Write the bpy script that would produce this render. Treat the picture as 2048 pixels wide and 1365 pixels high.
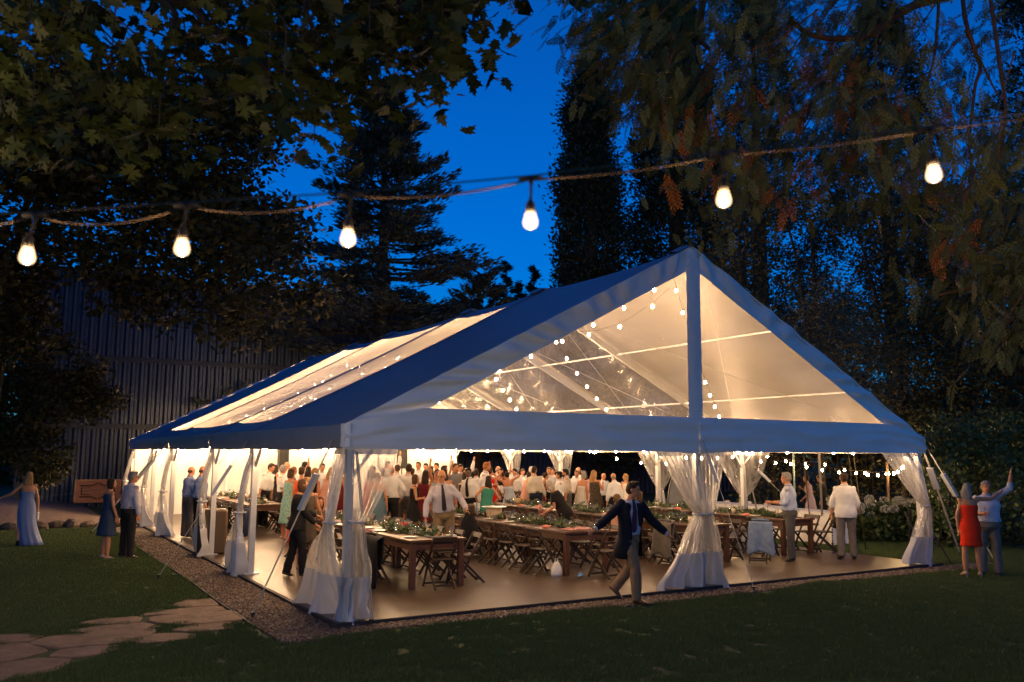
SKY_ELEV, SKY_STR = 3.0, 0.295
NEAR_BULB, TENT_BULB, GARDEN_BULB = 2600.0, 900.0, 300.0
import bpy, math, random
import numpy as np
from mathutils import Vector, Matrix, noise as mnoise
for _o in list(bpy.data.objects):
    bpy.data.objects.remove(_o)
SC = bpy.context.scene
COL = SC.collection
PI = math.pi
R = math.radians
random.seed(7)
RNG = np.random.default_rng(7)

# ---------------------------------------------------------------- camera
cam_d = bpy.data.cameras.new('camera')
cam_d.sensor_width = 36.0
cam_d.lens = 1721.0 / 2048.0 * 36.0
cam_d.clip_start = 0.05
cam_d.clip_end = 2000
cam_d.dof.use_dof = True
cam_d.dof.focus_distance = 15.0
cam_d.dof.aperture_fstop = 2.4
cam = bpy.data.objects.new('camera', cam_d)
COL.objects.link(cam)
_r = Vector((0.858332, -0.513060, 0.005905))
_u = Vector((-0.070871, -0.107151, 0.991714))
_f = Vector((0.508176, 0.851639, 0.128332))
_m = Matrix.Identity(4)
for _i in range(3):
    _m[_i][0] = _r[_i]; _m[_i][1] = _u[_i]; _m[_i][2] = -_f[_i]
_m[0][3], _m[1][3], _m[2][3] = -3.954, -10.829, 2.2
cam.matrix_world = _m
SC.camera = cam

# ---------------------------------------------------------------- dusk sky
world = bpy.data.worlds.new('World')
SC.world = world
world.use_nodes = True
_nt = world.node_tree
_bg = _nt.nodes['Background']
_sky = _nt.nodes.new('ShaderNodeTexSky')
_sky.sky_type = 'NISHITA'
_sky.sun_disc = False
_sky.sun_elevation = R(SKY_ELEV)
_sky.sun_rotation = R(205)
_sky.altitude = 200
_sky.air_density = 1.0
_sky.dust_density = 0.3
_sky.ozone_density = 6.8
_wb = _nt.nodes.new('ShaderNodeVectorMath')            # camera balanced for the lamps: daylight goes blue
_wb.operation = 'MULTIPLY'
_wb.inputs[1].default_value = (0.40, 0.97, 1.08)
_nt.links.new(_sky.outputs[0], _wb.inputs[0])
_nt.links.new(_wb.outputs[0], _bg.inputs[0])
_bg.inputs[1].default_value = SKY_STR
SC.view_settings.view_transform = 'Standard'
SC.view_settings.look = 'None'
SC.view_settings.exposure = 0.0
SC.view_settings.gamma = 1.0
SC.view_settings.use_curve_mapping = False
SC.render.engine = 'CYCLES'
cy = SC.cycles
cy.max_bounces = 7
cy.diffuse_bounces = 4
cy.glossy_bounces = 3
cy.transmission_bounces = 5
cy.transparent_max_bounces = 24
cy.sample_clamp_indirect = 4.0
cy.sample_clamp_direct = 0.0
cy.use_denoising = True
cy.caustics_reflective = False
cy.caustics_refractive = False

# ---------------------------------------------------------------- helpers
MATS = {}


def mat(name, col, rough=0.7, var=0.15, scale=8.0, bump=0.0, bscale=None, spec=0.4, metal=0.0, trans=0.0,
        emit=None, estr=0.0, sheen=0.0, stretch=(1, 1, 1), backlit=0.0):
    """principled material with procedural colour variation and relief"""
    if name in MATS:
        return MATS[name]
    m = bpy.data.materials.new(name)
    m.use_nodes = True
    nt = m.node_tree
    b = nt.nodes['Principled BSDF']
    b.inputs['Roughness'].default_value = rough
    b.inputs['Specular IOR Level'].default_value = spec
    b.inputs['Metallic'].default_value = metal
    if sheen:
        b.inputs['Sheen Weight'].default_value = sheen
    tc = nt.nodes.new('ShaderNodeTexCoord')
    mp = nt.nodes.new('ShaderNodeMapping')
    mp.inputs['Scale'].default_value = stretch
    nt.links.new(tc.outputs['Object'], mp.inputs[0])
    nz = nt.nodes.new('ShaderNodeTexNoise')
    nz.inputs['Scale'].default_value = scale
    nz.inputs['Detail'].default_value = 5
    nz.inputs['Roughness'].default_value = 0.65
    nt.links.new(mp.outputs[0], nz.inputs['Vector'])
    rp = nt.nodes.new('ShaderNodeValToRGB')
    rp.color_ramp.elements[0].position = 0.28
    rp.color_ramp.elements[1].position = 0.72
    lo = [max(0, c * (1 - var)) for c in col]
    hi = [min(1, c * (1 + var)) for c in col]
    rp.color_ramp.elements[0].color = (*lo, 1)
    rp.color_ramp.elements[1].color = (*hi, 1)
    nt.links.new(nz.outputs[0], rp.inputs[0])
    nt.links.new(rp.outputs[0], b.inputs['Base Color'])
    if bump:
        n2 = nt.nodes.new('ShaderNodeTexNoise')
        n2.inputs['Scale'].default_value = bscale or scale * 3
        n2.inputs['Detail'].default_value = 4
        nt.links.new(mp.outputs[0], n2.inputs['Vector'])
        bp = nt.nodes.new('ShaderNodeBump')
        bp.inputs['Strength'].default_value = bump
        bp.inputs['Distance'].default_value = 0.02
        nt.links.new(n2.outputs[0], bp.inputs['Height'])
        nt.links.new(bp.outputs[0], b.inputs['Normal'])
    if emit:
        b.inputs['Emission Color'].default_value = (*emit, 1)
        b.inputs['Emission Strength'].default_value = estr
    if backlit:
        out = nt.nodes['Material Output']
        tr = nt.nodes.new('ShaderNodeBsdfTranslucent')
        nt.links.new(rp.outputs[0], tr.inputs[0])
        mx = nt.nodes.new('ShaderNodeMixShader')
        mx.inputs[0].default_value = backlit
        nt.links.new(b.outputs[0], mx.inputs[1])
        nt.links.new(tr.outputs[0], mx.inputs[2])
        nt.links.new(mx.outputs[0], out.inputs[0])
    MATS[name] = m
    return m


def vinyl(name, clear, tint=(0.9, 0.88, 0.84), gloss=0.1, rough=0.08, relief=0.3, rscale=2.0, streak=(1, 1, 1), through=0.55):
    """see-through vinyl: part clear, part milky (scattering), with a wrinkled gloss"""
    m = bpy.data.materials.new(name)
    m.use_nodes = True
    nt = m.node_tree
    nt.nodes.clear()
    N = nt.nodes.new
    out = N('ShaderNodeOutputMaterial')
    tc = N('ShaderNodeTexCoord'); mp = N('ShaderNodeMapping'); mp.inputs['Scale'].default_value = streak
    nt.links.new(tc.outputs['Object'], mp.inputs[0])
    nz = N('ShaderNodeTexNoise'); nz.inputs['Scale'].default_value = rscale; nz.inputs['Detail'].default_value = 4
    nt.links.new(mp.outputs[0], nz.inputs['Vector'])
    bp = N('ShaderNodeBump'); bp.inputs['Strength'].default_value = relief; bp.inputs['Distance'].default_value = 0.05
    nt.links.new(nz.outputs[0], bp.inputs['Height'])
    tr = N('ShaderNodeBsdfTransparent'); tr.inputs[0].default_value = (0.97, 0.96, 0.94, 1)
    df = N('ShaderNodeBsdfDiffuse'); df.inputs[0].default_value = (*tint, 1)
    tl = N('ShaderNodeBsdfTranslucent'); tl.inputs[0].default_value = (*tint, 1)
    gl = N('ShaderNodeBsdfGlossy'); gl.inputs['Roughness'].default_value = rough
    for n_ in (df, tl, gl):
        nt.links.new(bp.outputs[0], n_.inputs['Normal'])
    m1 = N('ShaderNodeMixShader'); m1.inputs[0].default_value = through
    nt.links.new(df.outputs[0], m1.inputs[1]); nt.links.new(tl.outputs[0], m1.inputs[2])
    rp = N('ShaderNodeMapRange'); rp.inputs[1].default_value = 0.3; rp.inputs[2].default_value = 0.7
    rp.inputs[3].default_value = min(1, clear + 0.12); rp.inputs[4].default_value = max(0, clear - 0.12)
    nt.links.new(nz.outputs[0], rp.inputs[0])
    m2 = N('ShaderNodeMixShader')
    nt.links.new(rp.outputs[0], m2.inputs[0])
    nt.links.new(m1.outputs[0], m2.inputs[1]); nt.links.new(tr.outputs[0], m2.inputs[2])
    fr = N('ShaderNodeLayerWeight'); fr.inputs[0].default_value = 0.5
    pw = N('ShaderNodeMath'); pw.operation = 'POWER'; pw.inputs[1].default_value = 5.0
    nt.links.new(fr.outputs['Facing'], pw.inputs[0])
    ad = N('ShaderNodeMath'); ad.operation = 'MULTIPLY_ADD'; ad.inputs[1].default_value = 0.5; ad.inputs[2].default_value = gloss * 0.3
    nt.links.new(pw.outputs[0], ad.inputs[0])
    m3 = N('ShaderNodeMixShader')
    nt.links.new(ad.outputs[0], m3.inputs[0])
    nt.links.new(m2.outputs[0], m3.inputs[1]); nt.links.new(gl.outputs[0], m3.inputs[2])
    nt.links.new(m3.outputs[0], out.inputs[0])
    MATS[name] = m
    return m


def glow(name, col, strength):
    m = bpy.data.materials.new(name)
    m.use_nodes = True
    nt = m.node_tree
    nt.nodes.clear()
    e = nt.nodes.new('ShaderNodeEmission')
    e.inputs[0].default_value = (*col, 1); e.inputs[1].default_value = strength
    o = nt.nodes.new('ShaderNodeOutputMaterial')
    nt.links.new(e.outputs[0], o.inputs[0])
    MATS[name] = m
    return m


def glassmat(name, col=(0.97, 0.97, 0.95)):
    m = bpy.data.materials.new(name)
    m.use_nodes = True
    nt = m.node_tree
    nt.nodes.clear()
    N = nt.nodes.new
    tr = N('ShaderNodeBsdfTransparent'); tr.inputs[0].default_value = (*col, 1)
    gl = N('ShaderNodeBsdfGlossy'); gl.inputs['Roughness'].default_value = 0.05
    fr = N('ShaderNodeLayerWeight'); fr.inputs[0].default_value = 0.3
    mx = N('ShaderNodeMixShader'); o = N('ShaderNodeOutputMaterial')
    ad = N('ShaderNodeMath'); ad.operation = 'MULTIPLY_ADD'; ad.inputs[1].default_value = 0.75; ad.inputs[2].default_value = 0.14
    nt.links.new(fr.outputs['Facing'], ad.inputs[0]); nt.links.new(ad.outputs[0], mx.inputs[0])
    nt.links.new(tr.outputs[0], mx.inputs[1]); nt.links.new(gl.outputs[0], mx.inputs[2])
    nt.links.new(mx.outputs[0], o.inputs[0])
    MATS[name] = m
    return m


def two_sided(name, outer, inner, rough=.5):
    """block-out vinyl: outer face darkened to carry the shade on the slopes, white inner face"""
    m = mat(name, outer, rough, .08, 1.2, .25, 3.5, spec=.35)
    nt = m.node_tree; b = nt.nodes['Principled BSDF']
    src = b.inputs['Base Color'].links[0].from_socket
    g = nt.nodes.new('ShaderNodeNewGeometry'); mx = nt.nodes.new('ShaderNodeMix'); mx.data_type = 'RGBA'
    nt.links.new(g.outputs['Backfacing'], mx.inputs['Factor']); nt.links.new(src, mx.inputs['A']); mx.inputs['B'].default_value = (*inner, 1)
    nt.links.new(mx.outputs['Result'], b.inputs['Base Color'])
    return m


class MB:
    """collects shapes and links them as ONE mesh object"""

    def __init__(s):
        s.v = []; s.f = []

    def add(s, v, f):
        o = len(s.v)
        s.v.extend(tuple(p) for p in v)
        s.f.extend(tuple(i + o for i in q) for q in f)
        return s

    def box(s, c, d, rz=0.0, mtx=None, bev=0.0):
        x, y, z = d[0] / 2, d[1] / 2, d[2] / 2
        if bev:
            b = min(bev, x * .9, y * .9, z * .9)
            pr = [(-x + b, -y), (x - b, -y), (x, -y + b), (x, y - b), (x - b, y), (-x + b, y), (-x, y - b), (-x, -y + b)]
            v = []
            for zz, k in ((-z, b), (-z + b, 0), (z - b, 0), (z, b)):
                for (px, py) in pr:
                    v.append((px * (x - k) / x, py * (y - k) / y, zz))
            f = [tuple(range(7, -1, -1)), tuple(range(24, 32))]
            for r_ in range(3):
                for i in range(8):
                    j = (i + 1) % 8
                    f.append((r_ * 8 + i, r_ * 8 + j, r_ * 8 + 8 + j, r_ * 8 + 8 + i))
        else:
            v = [(-x, -y, -z), (x, -y, -z), (x, y, -z), (-x, y, -z), (-x, -y, z), (x, -y, z), (x, y, z), (-x, y, z)]
            f = [(3, 2, 1, 0), (4, 5, 6, 7), (0, 1, 5, 4), (1, 2, 6, 5), (2, 3, 7, 6), (3, 0, 4, 7)]
        if mtx is not None:
            v = [mtx @ Vector(p) for p in v]
        elif rz:
            ca, sa = math.cos(rz), math.sin(rz)
            v = [(p[0] * ca - p[1] * sa, p[0] * sa + p[1] * ca, p[2]) for p in v]
        return s.add([(p[0] + c[0], p[1] + c[1], p[2] + c[2]) for p in v], f)

    def bar(s, a, b, w, h=None, up=(0, 0, 1)):
        """rectangular bar from a to b"""
        a = Vector(a); b = Vector(b); d = b - a
        L = d.length
        d.normalize()
        u = Vector(up)
        if abs(d.dot(u)) > .98:
            u = Vector((1, 0, 0))
        sx = d.cross(u).normalized(); sy = sx.cross(d).normalized()
        h = h or w
        v = []
        for p in (a, b):
            for (i, j) in ((-1, -1), (1, -1), (1, 1), (-1, 1)):
                v.append(p + sx * (i * w / 2) + sy * (j * h / 2))
        return s.add(v, [(3, 2, 1, 0), (4, 5, 6, 7), (0, 1, 5, 4), (1, 2, 6, 5), (2, 3, 7, 6), (3, 0, 4, 7)])

    def tube(s, pts, rad, n=6, cap=True, flat=1.0):
        pts = [Vector(p) for p in pts]
        k = len(pts)
        rad = list(rad) if hasattr(rad, '__len__') else [rad] * k
        v = []; f = []
        prev = None
        for i, p in enumerate(pts):
            d = (pts[min(i + 1, k - 1)] - pts[max(i - 1, 0)])
            if d.length < 1e-9:
                d = Vector((0, 0, 1))
            d.normalize()
            if prev is None:
                a = Vector((0, 0, 1)) if abs(d.z) < .9 else Vector((1, 0, 0))
                x = d.cross(a).normalized()
            else:
                x = (prev - d * prev.dot(d))
                x = x.normalized() if x.length > 1e-6 else d.orthogonal().normalized()
            prev = x
            y = d.cross(x)
            for j in range(n):
                t = 2 * PI * j / n
                v.append(p + x * (math.cos(t) * rad[i]) + y * (math.sin(t) * rad[i] * flat))
        for i in range(k - 1):
            for j in range(n):
                jj = (j + 1) % n
                f.append((i * n + j, i * n + jj, (i + 1) * n + jj, (i + 1) * n + j))
        if cap:
            f.append(tuple(range(n - 1, -1, -1)))
            f.append(tuple((k - 1) * n + j for j in range(n)))
        return s.add(v, f)

    def rings(s, rs, cap=True):
        """loft through rings (each a list of points, same count)"""
        n = len(rs[0]); v = [p for r_ in rs for p in r_]; f = []
        for i in range(len(rs) - 1):
            for j in range(n):
                jj = (j + 1) % n
                f.append((i * n + j, i * n + jj, (i + 1) * n + jj, (i + 1) * n + j))
        if cap:
            f.append(tuple(range(n - 1, -1, -1)))
            f.append(tuple((len(rs) - 1) * n + j for j in range(n)))
        return s.add(v, f)

    def lathe(s, prof, c=(0, 0, 0), n=16, sx=1.0, sy=1.0, cap=True):
        rs = []
        for (r_, z) in prof:
            rs.append([(c[0] + math.cos(2 * PI * j / n) * r_ * sx, c[1] + math.sin(2 * PI * j / n) * r_ * sy, c[2] + z) for j in range(n)])
        return s.rings(rs, cap)

    def grid(s, nu, nv, fn):
        v = [fn(i / nu, j / nv) for j in range(nv + 1) for i in range(nu + 1)]
        f = [(j * (nu + 1) + i, j * (nu + 1) + i + 1, (j + 1) * (nu + 1) + i + 1, (j + 1) * (nu + 1) + i) for j in range(nv) for i in range(nu)]
        return s.add(v, f)

    def ball(s, c, r_, n=10, m=7, mtx=None):
        rx, ry, rz = r_ if hasattr(r_, '__len__') else (r_, r_, r_)
        v = [(0, 0, -rz)]
        for i in range(1, m):
            a = -PI / 2 + PI * i / m
            for j in range(n):
                b = 2 * PI * j / n
                v.append((rx * math.cos(a) * math.cos(b), ry * math.cos(a) * math.sin(b), rz * math.sin(a)))
        v.append((0, 0, rz))
        f = []
        for j in range(n):
            jj = (j + 1) % n
            f.append((0, 1 + jj, 1 + j))
            for i in range(m - 2):
                f.append((1 + i * n + j, 1 + i * n + jj, 1 + (i + 1) * n + jj, 1 + (i + 1) * n + j))
            f.append((1 + (m - 2) * n + j, 1 + (m - 2) * n + jj, len(v) - 1))
        if mtx is not None:
            v = [mtx @ Vector(p) for p in v]
        return s.add([(p[0] + c[0], p[1] + c[1], p[2] + c[2]) for p in v], f)

    def mesh(s, name, material=None, smooth=False):
        me = bpy.data.meshes.new(name)
        me.from_pydata([tuple(p) for p in s.v], [], s.f)
        if material is not None:
            me.materials.append(material)
        if smooth:
            me.polygons.foreach_set('use_smooth', [True] * len(me.polygons))
        me.update()
        return me

    def build(s, name, material, parent=None, smooth=False, solid=0.0):
        o = bpy.data.objects.new(name, s.mesh(name, material, smooth))
        COL.objects.link(o)
        if parent is not None:
            o.parent = parent
        if solid:
            md = o.modifiers.new('thickness', 'SOLIDIFY'); md.thickness = solid; md.offset = 0
        return o


def npmesh(name, V, F, material, smooth=False, uvs=None):
    """fast mesh from arrays: V (n,3), F (m,3 or 4)"""
    me = bpy.data.meshes.new(name)
    k = F.shape[1]
    me.vertices.add(len(V)); me.vertices.foreach_set('co', np.asarray(V, np.float32).ravel())
    me.loops.add(F.size); me.loops.foreach_set('vertex_index', np.asarray(F, np.int32).ravel())
    me.polygons.add(len(F))
    me.polygons.foreach_set('loop_start', np.arange(0, F.size, k, dtype=np.int32))
    me.polygons.foreach_set('loop_total', np.full(len(F), k, np.int32))
    if smooth:
        me.polygons.foreach_set('use_smooth', np.ones(len(F), bool))
    me.materials.append(material)
    me.update(calc_edges=True)
    return me


def link(name, me, parent=None):
    o = bpy.data.objects.new(name, me)
    COL.objects.link(o)
    if parent is not None:
        o.parent = parent
    return o


def tag(o, label=None, cat=None, group=None, kind=None):
    if label: o['label'] = label
    if cat: o['category'] = cat
    if group: o['group'] = group
    if kind: o['kind'] = kind
    return o


def thing(name, label, cat, loc=(0, 0, 0), rz=0.0, group=None):
    o = bpy.data.objects.new(name, None)
    o.empty_display_size = 0.1
    o.location = loc
    o.rotation_euler = (0, 0, rz)
    COL.objects.link(o)
    return tag(o, label, cat, group)


def dup(root, loc, rz, label=None, group=None):
    """a copy of a thing with copies of its parts and sub-parts"""
    r_ = root.copy(); COL.objects.link(r_)
    r_.location = loc; r_.rotation_euler = (0, 0, rz)
    if label: r_['label'] = label
    if group: r_['group'] = group
    for ch in root.children:
        c = ch.copy(); COL.objects.link(c); c.parent = r_
        for g in ch.children:
            d = g.copy(); COL.objects.link(d); d.parent = c
    return r_


ORD = ['first', 'second', 'third', 'fourth', 'fifth', 'sixth', 'seventh', 'eighth', 'ninth', 'tenth', 'eleventh', 'twelfth']


def fbm(x, y, z=0.0):
    return mnoise.noise(Vector((x, y, z))) + 0.5 * mnoise.noise(Vector((x * 2.1, y * 2.1, z * 2.1 + 7)))
# ================================================================ SETTING
FY = [0.0, 4.84, 8.07, 12.94, 16.13, 20.62]      # frame lines of the tent, front to back
W = 12.2
SLAB = 0.06


def gravel_edge_y(x):
    return -0.62 + 0.10 * math.sin(x * 0.9) + 0.05 * math.sin(x * 2.3 + 1)


m_soil = mat('lawn_soil', (0.036, 0.060, 0.016), 0.95, 0.2, 1.2, 0.6, 40)
m_slab = mat('polished_concrete', (0.066, 0.041, 0.026), 0.36, 0.5, .9, 0.25, 7, spec=0.45)
m_gravel = mat('gravel_bed', (0.13, 0.10, 0.075), 0.9, 0.4, 30, 0.8, 60)
m_dirt = mat('gravel_mound', (0.17, 0.12, 0.085), 0.95, 0.45, 14, 1.0, 30)

# ground: one sheet out to the horizon
g = MB()
g.grid(60, 60, lambda a, b: (-300 + 620 * a, -300 + 620 * b, 0.0))
lawn = tag(g.build('lawn', m_soil), kind='structure')

# mulch strip round the slab (left side and front)
gb = MB()
gb.grid(4, 60, lambda a, b: (-0.95 + 0.95 * a + (-0.02 * math.sin(b * 17) if a == 0 else 0), -0.55 + 22 * b, 0.012))
gb.grid(80, 4, lambda a, b: (-0.75 + 14.6 * a, (gravel_edge_y(-0.75 + 14.6 * a)) * (1 - b) - 0.003 * b, 0.008))
tag(gb.build('gravel_bed', m_gravel), kind='structure')

# concrete floor slab under the tent, with a dark edging board
sl = MB()
sl.box((W / 2, 10.3, SLAB / 2 - 0.05), (W + 0.2, 20.9, SLAB + 0.1), bev=0.012)
slab = tag(sl.build('floor_slab', m_slab), kind='structure')
ed = MB()
m_edge = mat('edging_board', (0.035, 0.028, 0.024), 0.7, 0.3, 10)
ed.box((W / 2, -0.165, 0.02), (W + 0.42, 0.035, 0.09))
ed.box((-0.125, 10.3, 0.02), (0.035, 20.86, 0.075))
tag(ed.build('slab_edging', m_edge), kind='structure')
le = MB()
for i in range(40):
    y0 = 0.4 + i * 0.5
    xa = -0.97 - 0.02 * math.sin((y0 + .55) / 22 * 17)
    xb = -0.97 - 0.02 * math.sin((y0 + 1.05) / 22 * 17)
    le.bar((xa, y0, 0.0), (xb, y0 + 0.5, 0.0), 0.02, 0.05)
tag(le.build('lawn_edging', m_edge), kind='structure')

# river stones of the strip
def stones(name, n, pick, smin, smax, m, seed=3):
    rg = np.random.default_rng(seed)
    base = np.array([(-1, -1, -.5), (1, -1, -.5), (1, 1, -.5), (-1, 1, -.5), (-.7, -.7, .6), (.7, -.7, .6), (.7, .7, .6), (-.7, .7, .6)])
    fc = np.array([(4, 5, 6, 7), (0, 1, 5, 4), (1, 2, 6, 5), (2, 3, 7, 6), (3, 0, 4, 7)])
    P = pick(rg, n)
    n = len(P)
    a = rg.uniform(0, 2 * PI, n); s = rg.uniform(smin, smax, n)
    asp = rg.uniform(.55, 1, (n, 3)) * s[:, None]
    V = base[None] * asp[:, None, :] * rg.uniform(.8, 1.2, (n, 8, 3))
    tz = rg.uniform(-.5, .5, n)
    V[:, :, 2] += V[:, :, 0] * tz[:, None]
    ca, sa = np.cos(a)[:, None], np.sin(a)[:, None]
    X = V[:, :, 0] * ca - V[:, :, 1] * sa; Y = V[:, :, 0] * sa + V[:, :, 1] * ca
    V = np.stack([X + P[:, 0:1], Y + P[:, 1:2], V[:, :, 2] + P[:, 2:3]], -1)
    F = (fc[None] + (np.arange(n) * 8)[:, None, None]).reshape(-1, 4)
    o = link(name, npmesh(name, V.reshape(-1, 3), F, m, True))
    return tag(o, kind='stuff')


def mat_random(name, cols, rough=0.8, spec=0.3):
    """per-island colour (stones, leaves) chosen from a ramp"""
    m = bpy.data.materials.new(name); m.use_nodes = True
    nt = m.node_tree; b = nt.nodes['Principled BSDF']
    b.inputs['Roughness'].default_value = rough; b.inputs['Specular IOR Level'].default_value = spec
    ge = nt.nodes.new('ShaderNodeNewGeometry'); rp = nt.nodes.new('ShaderNodeValToRGB')
    rp.color_ramp.interpolation = 'CONSTANT'
    els = rp.color_ramp.elements
    while len(els) < len(cols):
        els.new(0.5)
    for i, c in enumerate(cols):
        els[i].position = i / len(cols); els[i].color = (*c, 1)
    nt.links.new(ge.outputs['Random Per Island'], rp.inputs[0]); nt.links.new(rp.outputs[0], b.inputs['Base Color'])
    MATS[name] = m
    return m


m_stone = mat_random('river_stones', [(0.12, 0.085, 0.06), (0.18, 0.125, 0.085), (0.075, 0.055, 0.042), (0.24, 0.18, 0.135), (0.14, 0.09, 0.058), (0.09, 0.075, 0.066)])
def pick_left(rg, n):
    x = rg.uniform(-0.95, -0.14, n); y = -0.5 + 15.2 * rg.uniform(0, 1, n) ** 1.5
    return np.stack([x, y, np.full(n, 0.014)], 1)
def pick_front(rg, n):
    x = rg.uniform(-0.95, 12.8, n); e = np.array([gravel_edge_y(q) for q in x])
    y = -0.19 + (e + 0.19) * rg.uniform(0, 1, n)
    return np.stack([x, y, np.full(n, 0.014)], 1)
stones('left_gravel', 9000, pick_left, 0.012, 0.027, m_stone, 3)
stones('front_gravel', 7500, pick_front, 0.012, 0.03, m_stone, 4)

# flagstone path running in from the left
path = tag(bpy.data.objects.new('stone_path', None), kind='structure')
COL.objects.link(path)
m_flag = mat('sandstone_flag', (0.20, 0.132, 0.082), 0.85, 0.35, 4, 0.8, 14)
FLAGS = [
    [(-1.05, 2.2), (-1.02, 2.75), (-1.35, 2.85), (-1.62, 2.5), (-1.45, 2.25)],
    [(-1.03, 1.72), (-1.06, 2.12), (-1.55, 2.17), (-2.02, 2.02), (-2.08, 1.86), (-1.5, 1.78)],
    [(-0.98, 0.95), (-0.98, 1.64), (-1.5, 1.7), (-1.95, 1.72), (-2.08, 1.45), (-1.85, 1.02), (-1.4, 0.9)],
    [(-1.28, 0.42), (-1.15, 0.86), (-1.62, 0.88), (-1.95, 0.72), (-1.7, 0.5)],
    [(-2.2, 1.42), (-2.15, 1.78), (-2.55, 1.86), (-2.86, 1.7), (-2.6, 1.45)],
    [(-2.0, 0.95), (-2.12, 1.32), (-2.66, 1.38), (-2.95, 1.2), (-2.8, 0.95), (-2.3, 0.86)],
    [(-1.8, 0.1), (-1.7, 0.34), (-2.1, 0.55), (-2.45, 0.4), (-2.35, 0.08)],
    [(-2.15, 0.62), (-2.1, 0.86), (-2.7, 0.88), (-3.2, 1.0), (-3.45, 0.72), (-3.2, 0.28), (-2.6, 0.22)],
    [(-2.62, -0.1), (-2.6, 0.14), (-3.12, 0.2), (-3.3, -0.1), (-3.0, -0.3)],
    [(-3.28, 1.06), (-3.5, 0.82), (-3.95, 0.95), (-4.15, 1.25), (-3.7, 1.4)],
    [(-3.5, 0.74), (-3.28, 0.26), (-3.6, -0.1), (-4.2, 0.02), (-4.3, 0.6), (-3.95, 0.86)],
    [(-3.1, -0.38), (-3.38, -0.16), (-3.62, -0.2), (-4.0, -0.55), (-3.7, -0.95), (-3.25, -0.8)],
    [(-3.7, -0.18), (-4.08, -0.52), (-4.6, -0.5), (-4.75, 0.0), (-4.3, -0.06)],
    [(-3.78, -1.02), (-4.06, -0.66), (-4.6, -0.6), (-4.9, -1.0), (-4.5, -1.5), (-4.0, -1.45)],
    [(-4.35, 0.04), (-4.8, 0.1), (-5.1, 0.6), (-4.8, 0.95), (-4.36, 0.66)],
]
for poly in FLAGS:
    c = Vector((sum(p[0] for p in poly) / len(poly), sum(p[1] for p in poly) / len(poly), 0))
    pts = []
    n = len(poly)
    for i in range(n):
        a, b = Vector((*poly[i], 0)), Vector((*poly[(i + 1) % n], 0))
        for t in (0.08, 0.3, 0.55, 0.8):
            q = a.lerp(b, t)
            q += (q - c).normalized() * (0.03 + 0.035 * fbm(q.x * 4, q.y * 4))
            pts.append(q)
    fs = MB()
    zt = 0.018 + random.uniform(-.004, .01)
    fs.rings([[(p.x, p.y, -0.03) for p in pts], [(p.x, p.y, zt - 0.008) for p in pts],
              [(c.x + (p.x - c.x) * .97, c.y + (p.y - c.y) * .97, zt + 0.004 * fbm(p.x * 6, p.y * 6)) for p in pts]])
    fs.build('flagstone', m_flag, path)

# raised gravel terrace at the back left with a rough rock edging
md_ = MB()
def mound(a, b):
    x = -16 + 15.2 * a; y = 17.2 + 10 * b
    return (x, y, 0.005 + (0.42 + 0.12 * fbm(x * .3, y * .3)) * (1 - math.exp(-b * 9)) * min(1, (1 - a) * 5 + 0.12))
md_.grid(30, 24, mound)
tag(md_.build('gravel_terrace', m_dirt, smooth=True), kind='structure')
m_rock = mat('edging_rock', (0.09, 0.065, 0.05), 0.95, 0.4, 6, 0.7, 14)
rk = MB(); rk.ball((0, 0, 0), (0.24, 0.17, 0.15), 9, 6)
rk.v = [tuple(Vector(p) * (1 + 0.25 * fbm(p[0] * 9, p[1] * 9, p[2] * 9))) for p in rk.v]
rock_me = rk.mesh('edging_rock', m_rock)
for i in range(24):
    x = -9.6 + i * 0.385
    o = link('edging_rock', rock_me)
    o.location = (x, 17.22 + 0.12 * math.sin(i * 2.7) - 0.5 * (i / 24), 0.08)
    o.rotation_euler = (random.uniform(-.3, .3), random.uniform(-.3, .3), random.uniform(0, 6))
    s = random.uniform(.75, 1.25); o.scale = (s, s, s * random.uniform(.7, 1.1))
    tag(o, 'rough brown rock in the edging along the gravel terrace', 'rock', 'rocks edging the gravel terrace')

# ---------------------------------------------------------------- corrugated metal shed behind
m_corr = mat('corrugated_steel', (0.036, 0.048, 0.072), 0.42, 0.22, .8, 0, spec=0.6, metal=0.3, stretch=(1, 1, .3))
m_girt = mat('dark_steel', (0.03, 0.034, 0.04), 0.5, 0.3, 4, metal=0.5)
shed = thing('metal_shed', 'tall dark corrugated metal shed behind the tent', 'shed', (0, 27, 0))
SH0, SH1 = -3.1, 40.0
tiers = [(-0.3, 3.05), (3.25, 5.75), (5.95, 9.2)]
PW = 3.59
def corr_mesh(h, pitch=0.33):
    b = MB()
    n = int(round(PW / pitch)); xs = []
    for i in range(n):
        for (f_, d) in ((0.0, 0), (0.30, 0), (0.5, .12), (0.80, .12)):
            xs.append(((i + f_) * PW / n, d))
    xs.append((PW, 0))
    v = []; f = []
    for (x, d) in xs:
        v += [(x, -d, 0), (x, -d, h)]
    for i in range(len(xs) - 1):
        f.append((2 * i, 2 * i + 2, 2 * i + 3, 2 * i + 1))
    b.add(v, f)
    return b.mesh('corrugated_panel', m_corr)
for k, (z0, z1) in enumerate(tiers):
    me = corr_mesh(z1 - z0)
    for i in range(12):
        o = link('corrugated_panel', me, shed)
        o.location = (SH0 + i * PW, -0.02 * k, z0)
gi = MB()
for z in (3.15, 5.85):
    gi = MB(); gi.box(((SH0 + SH1) / 2, -0.02, z), (SH1 - SH0, 0.26, 0.16)); gi.box(((SH0 + SH1) / 2, -0.10, z - .11), (SH1 - SH0, 0.06, 0.05))
    gi.build('girt', m_girt, shed)
gi = MB(); gi.box(((SH0 + SH1) / 2, -0.02, 9.28), (SH1 - SH0 + .2, 0.3, 0.16)); gi.build('roof_fascia', m_girt, shed)
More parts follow.
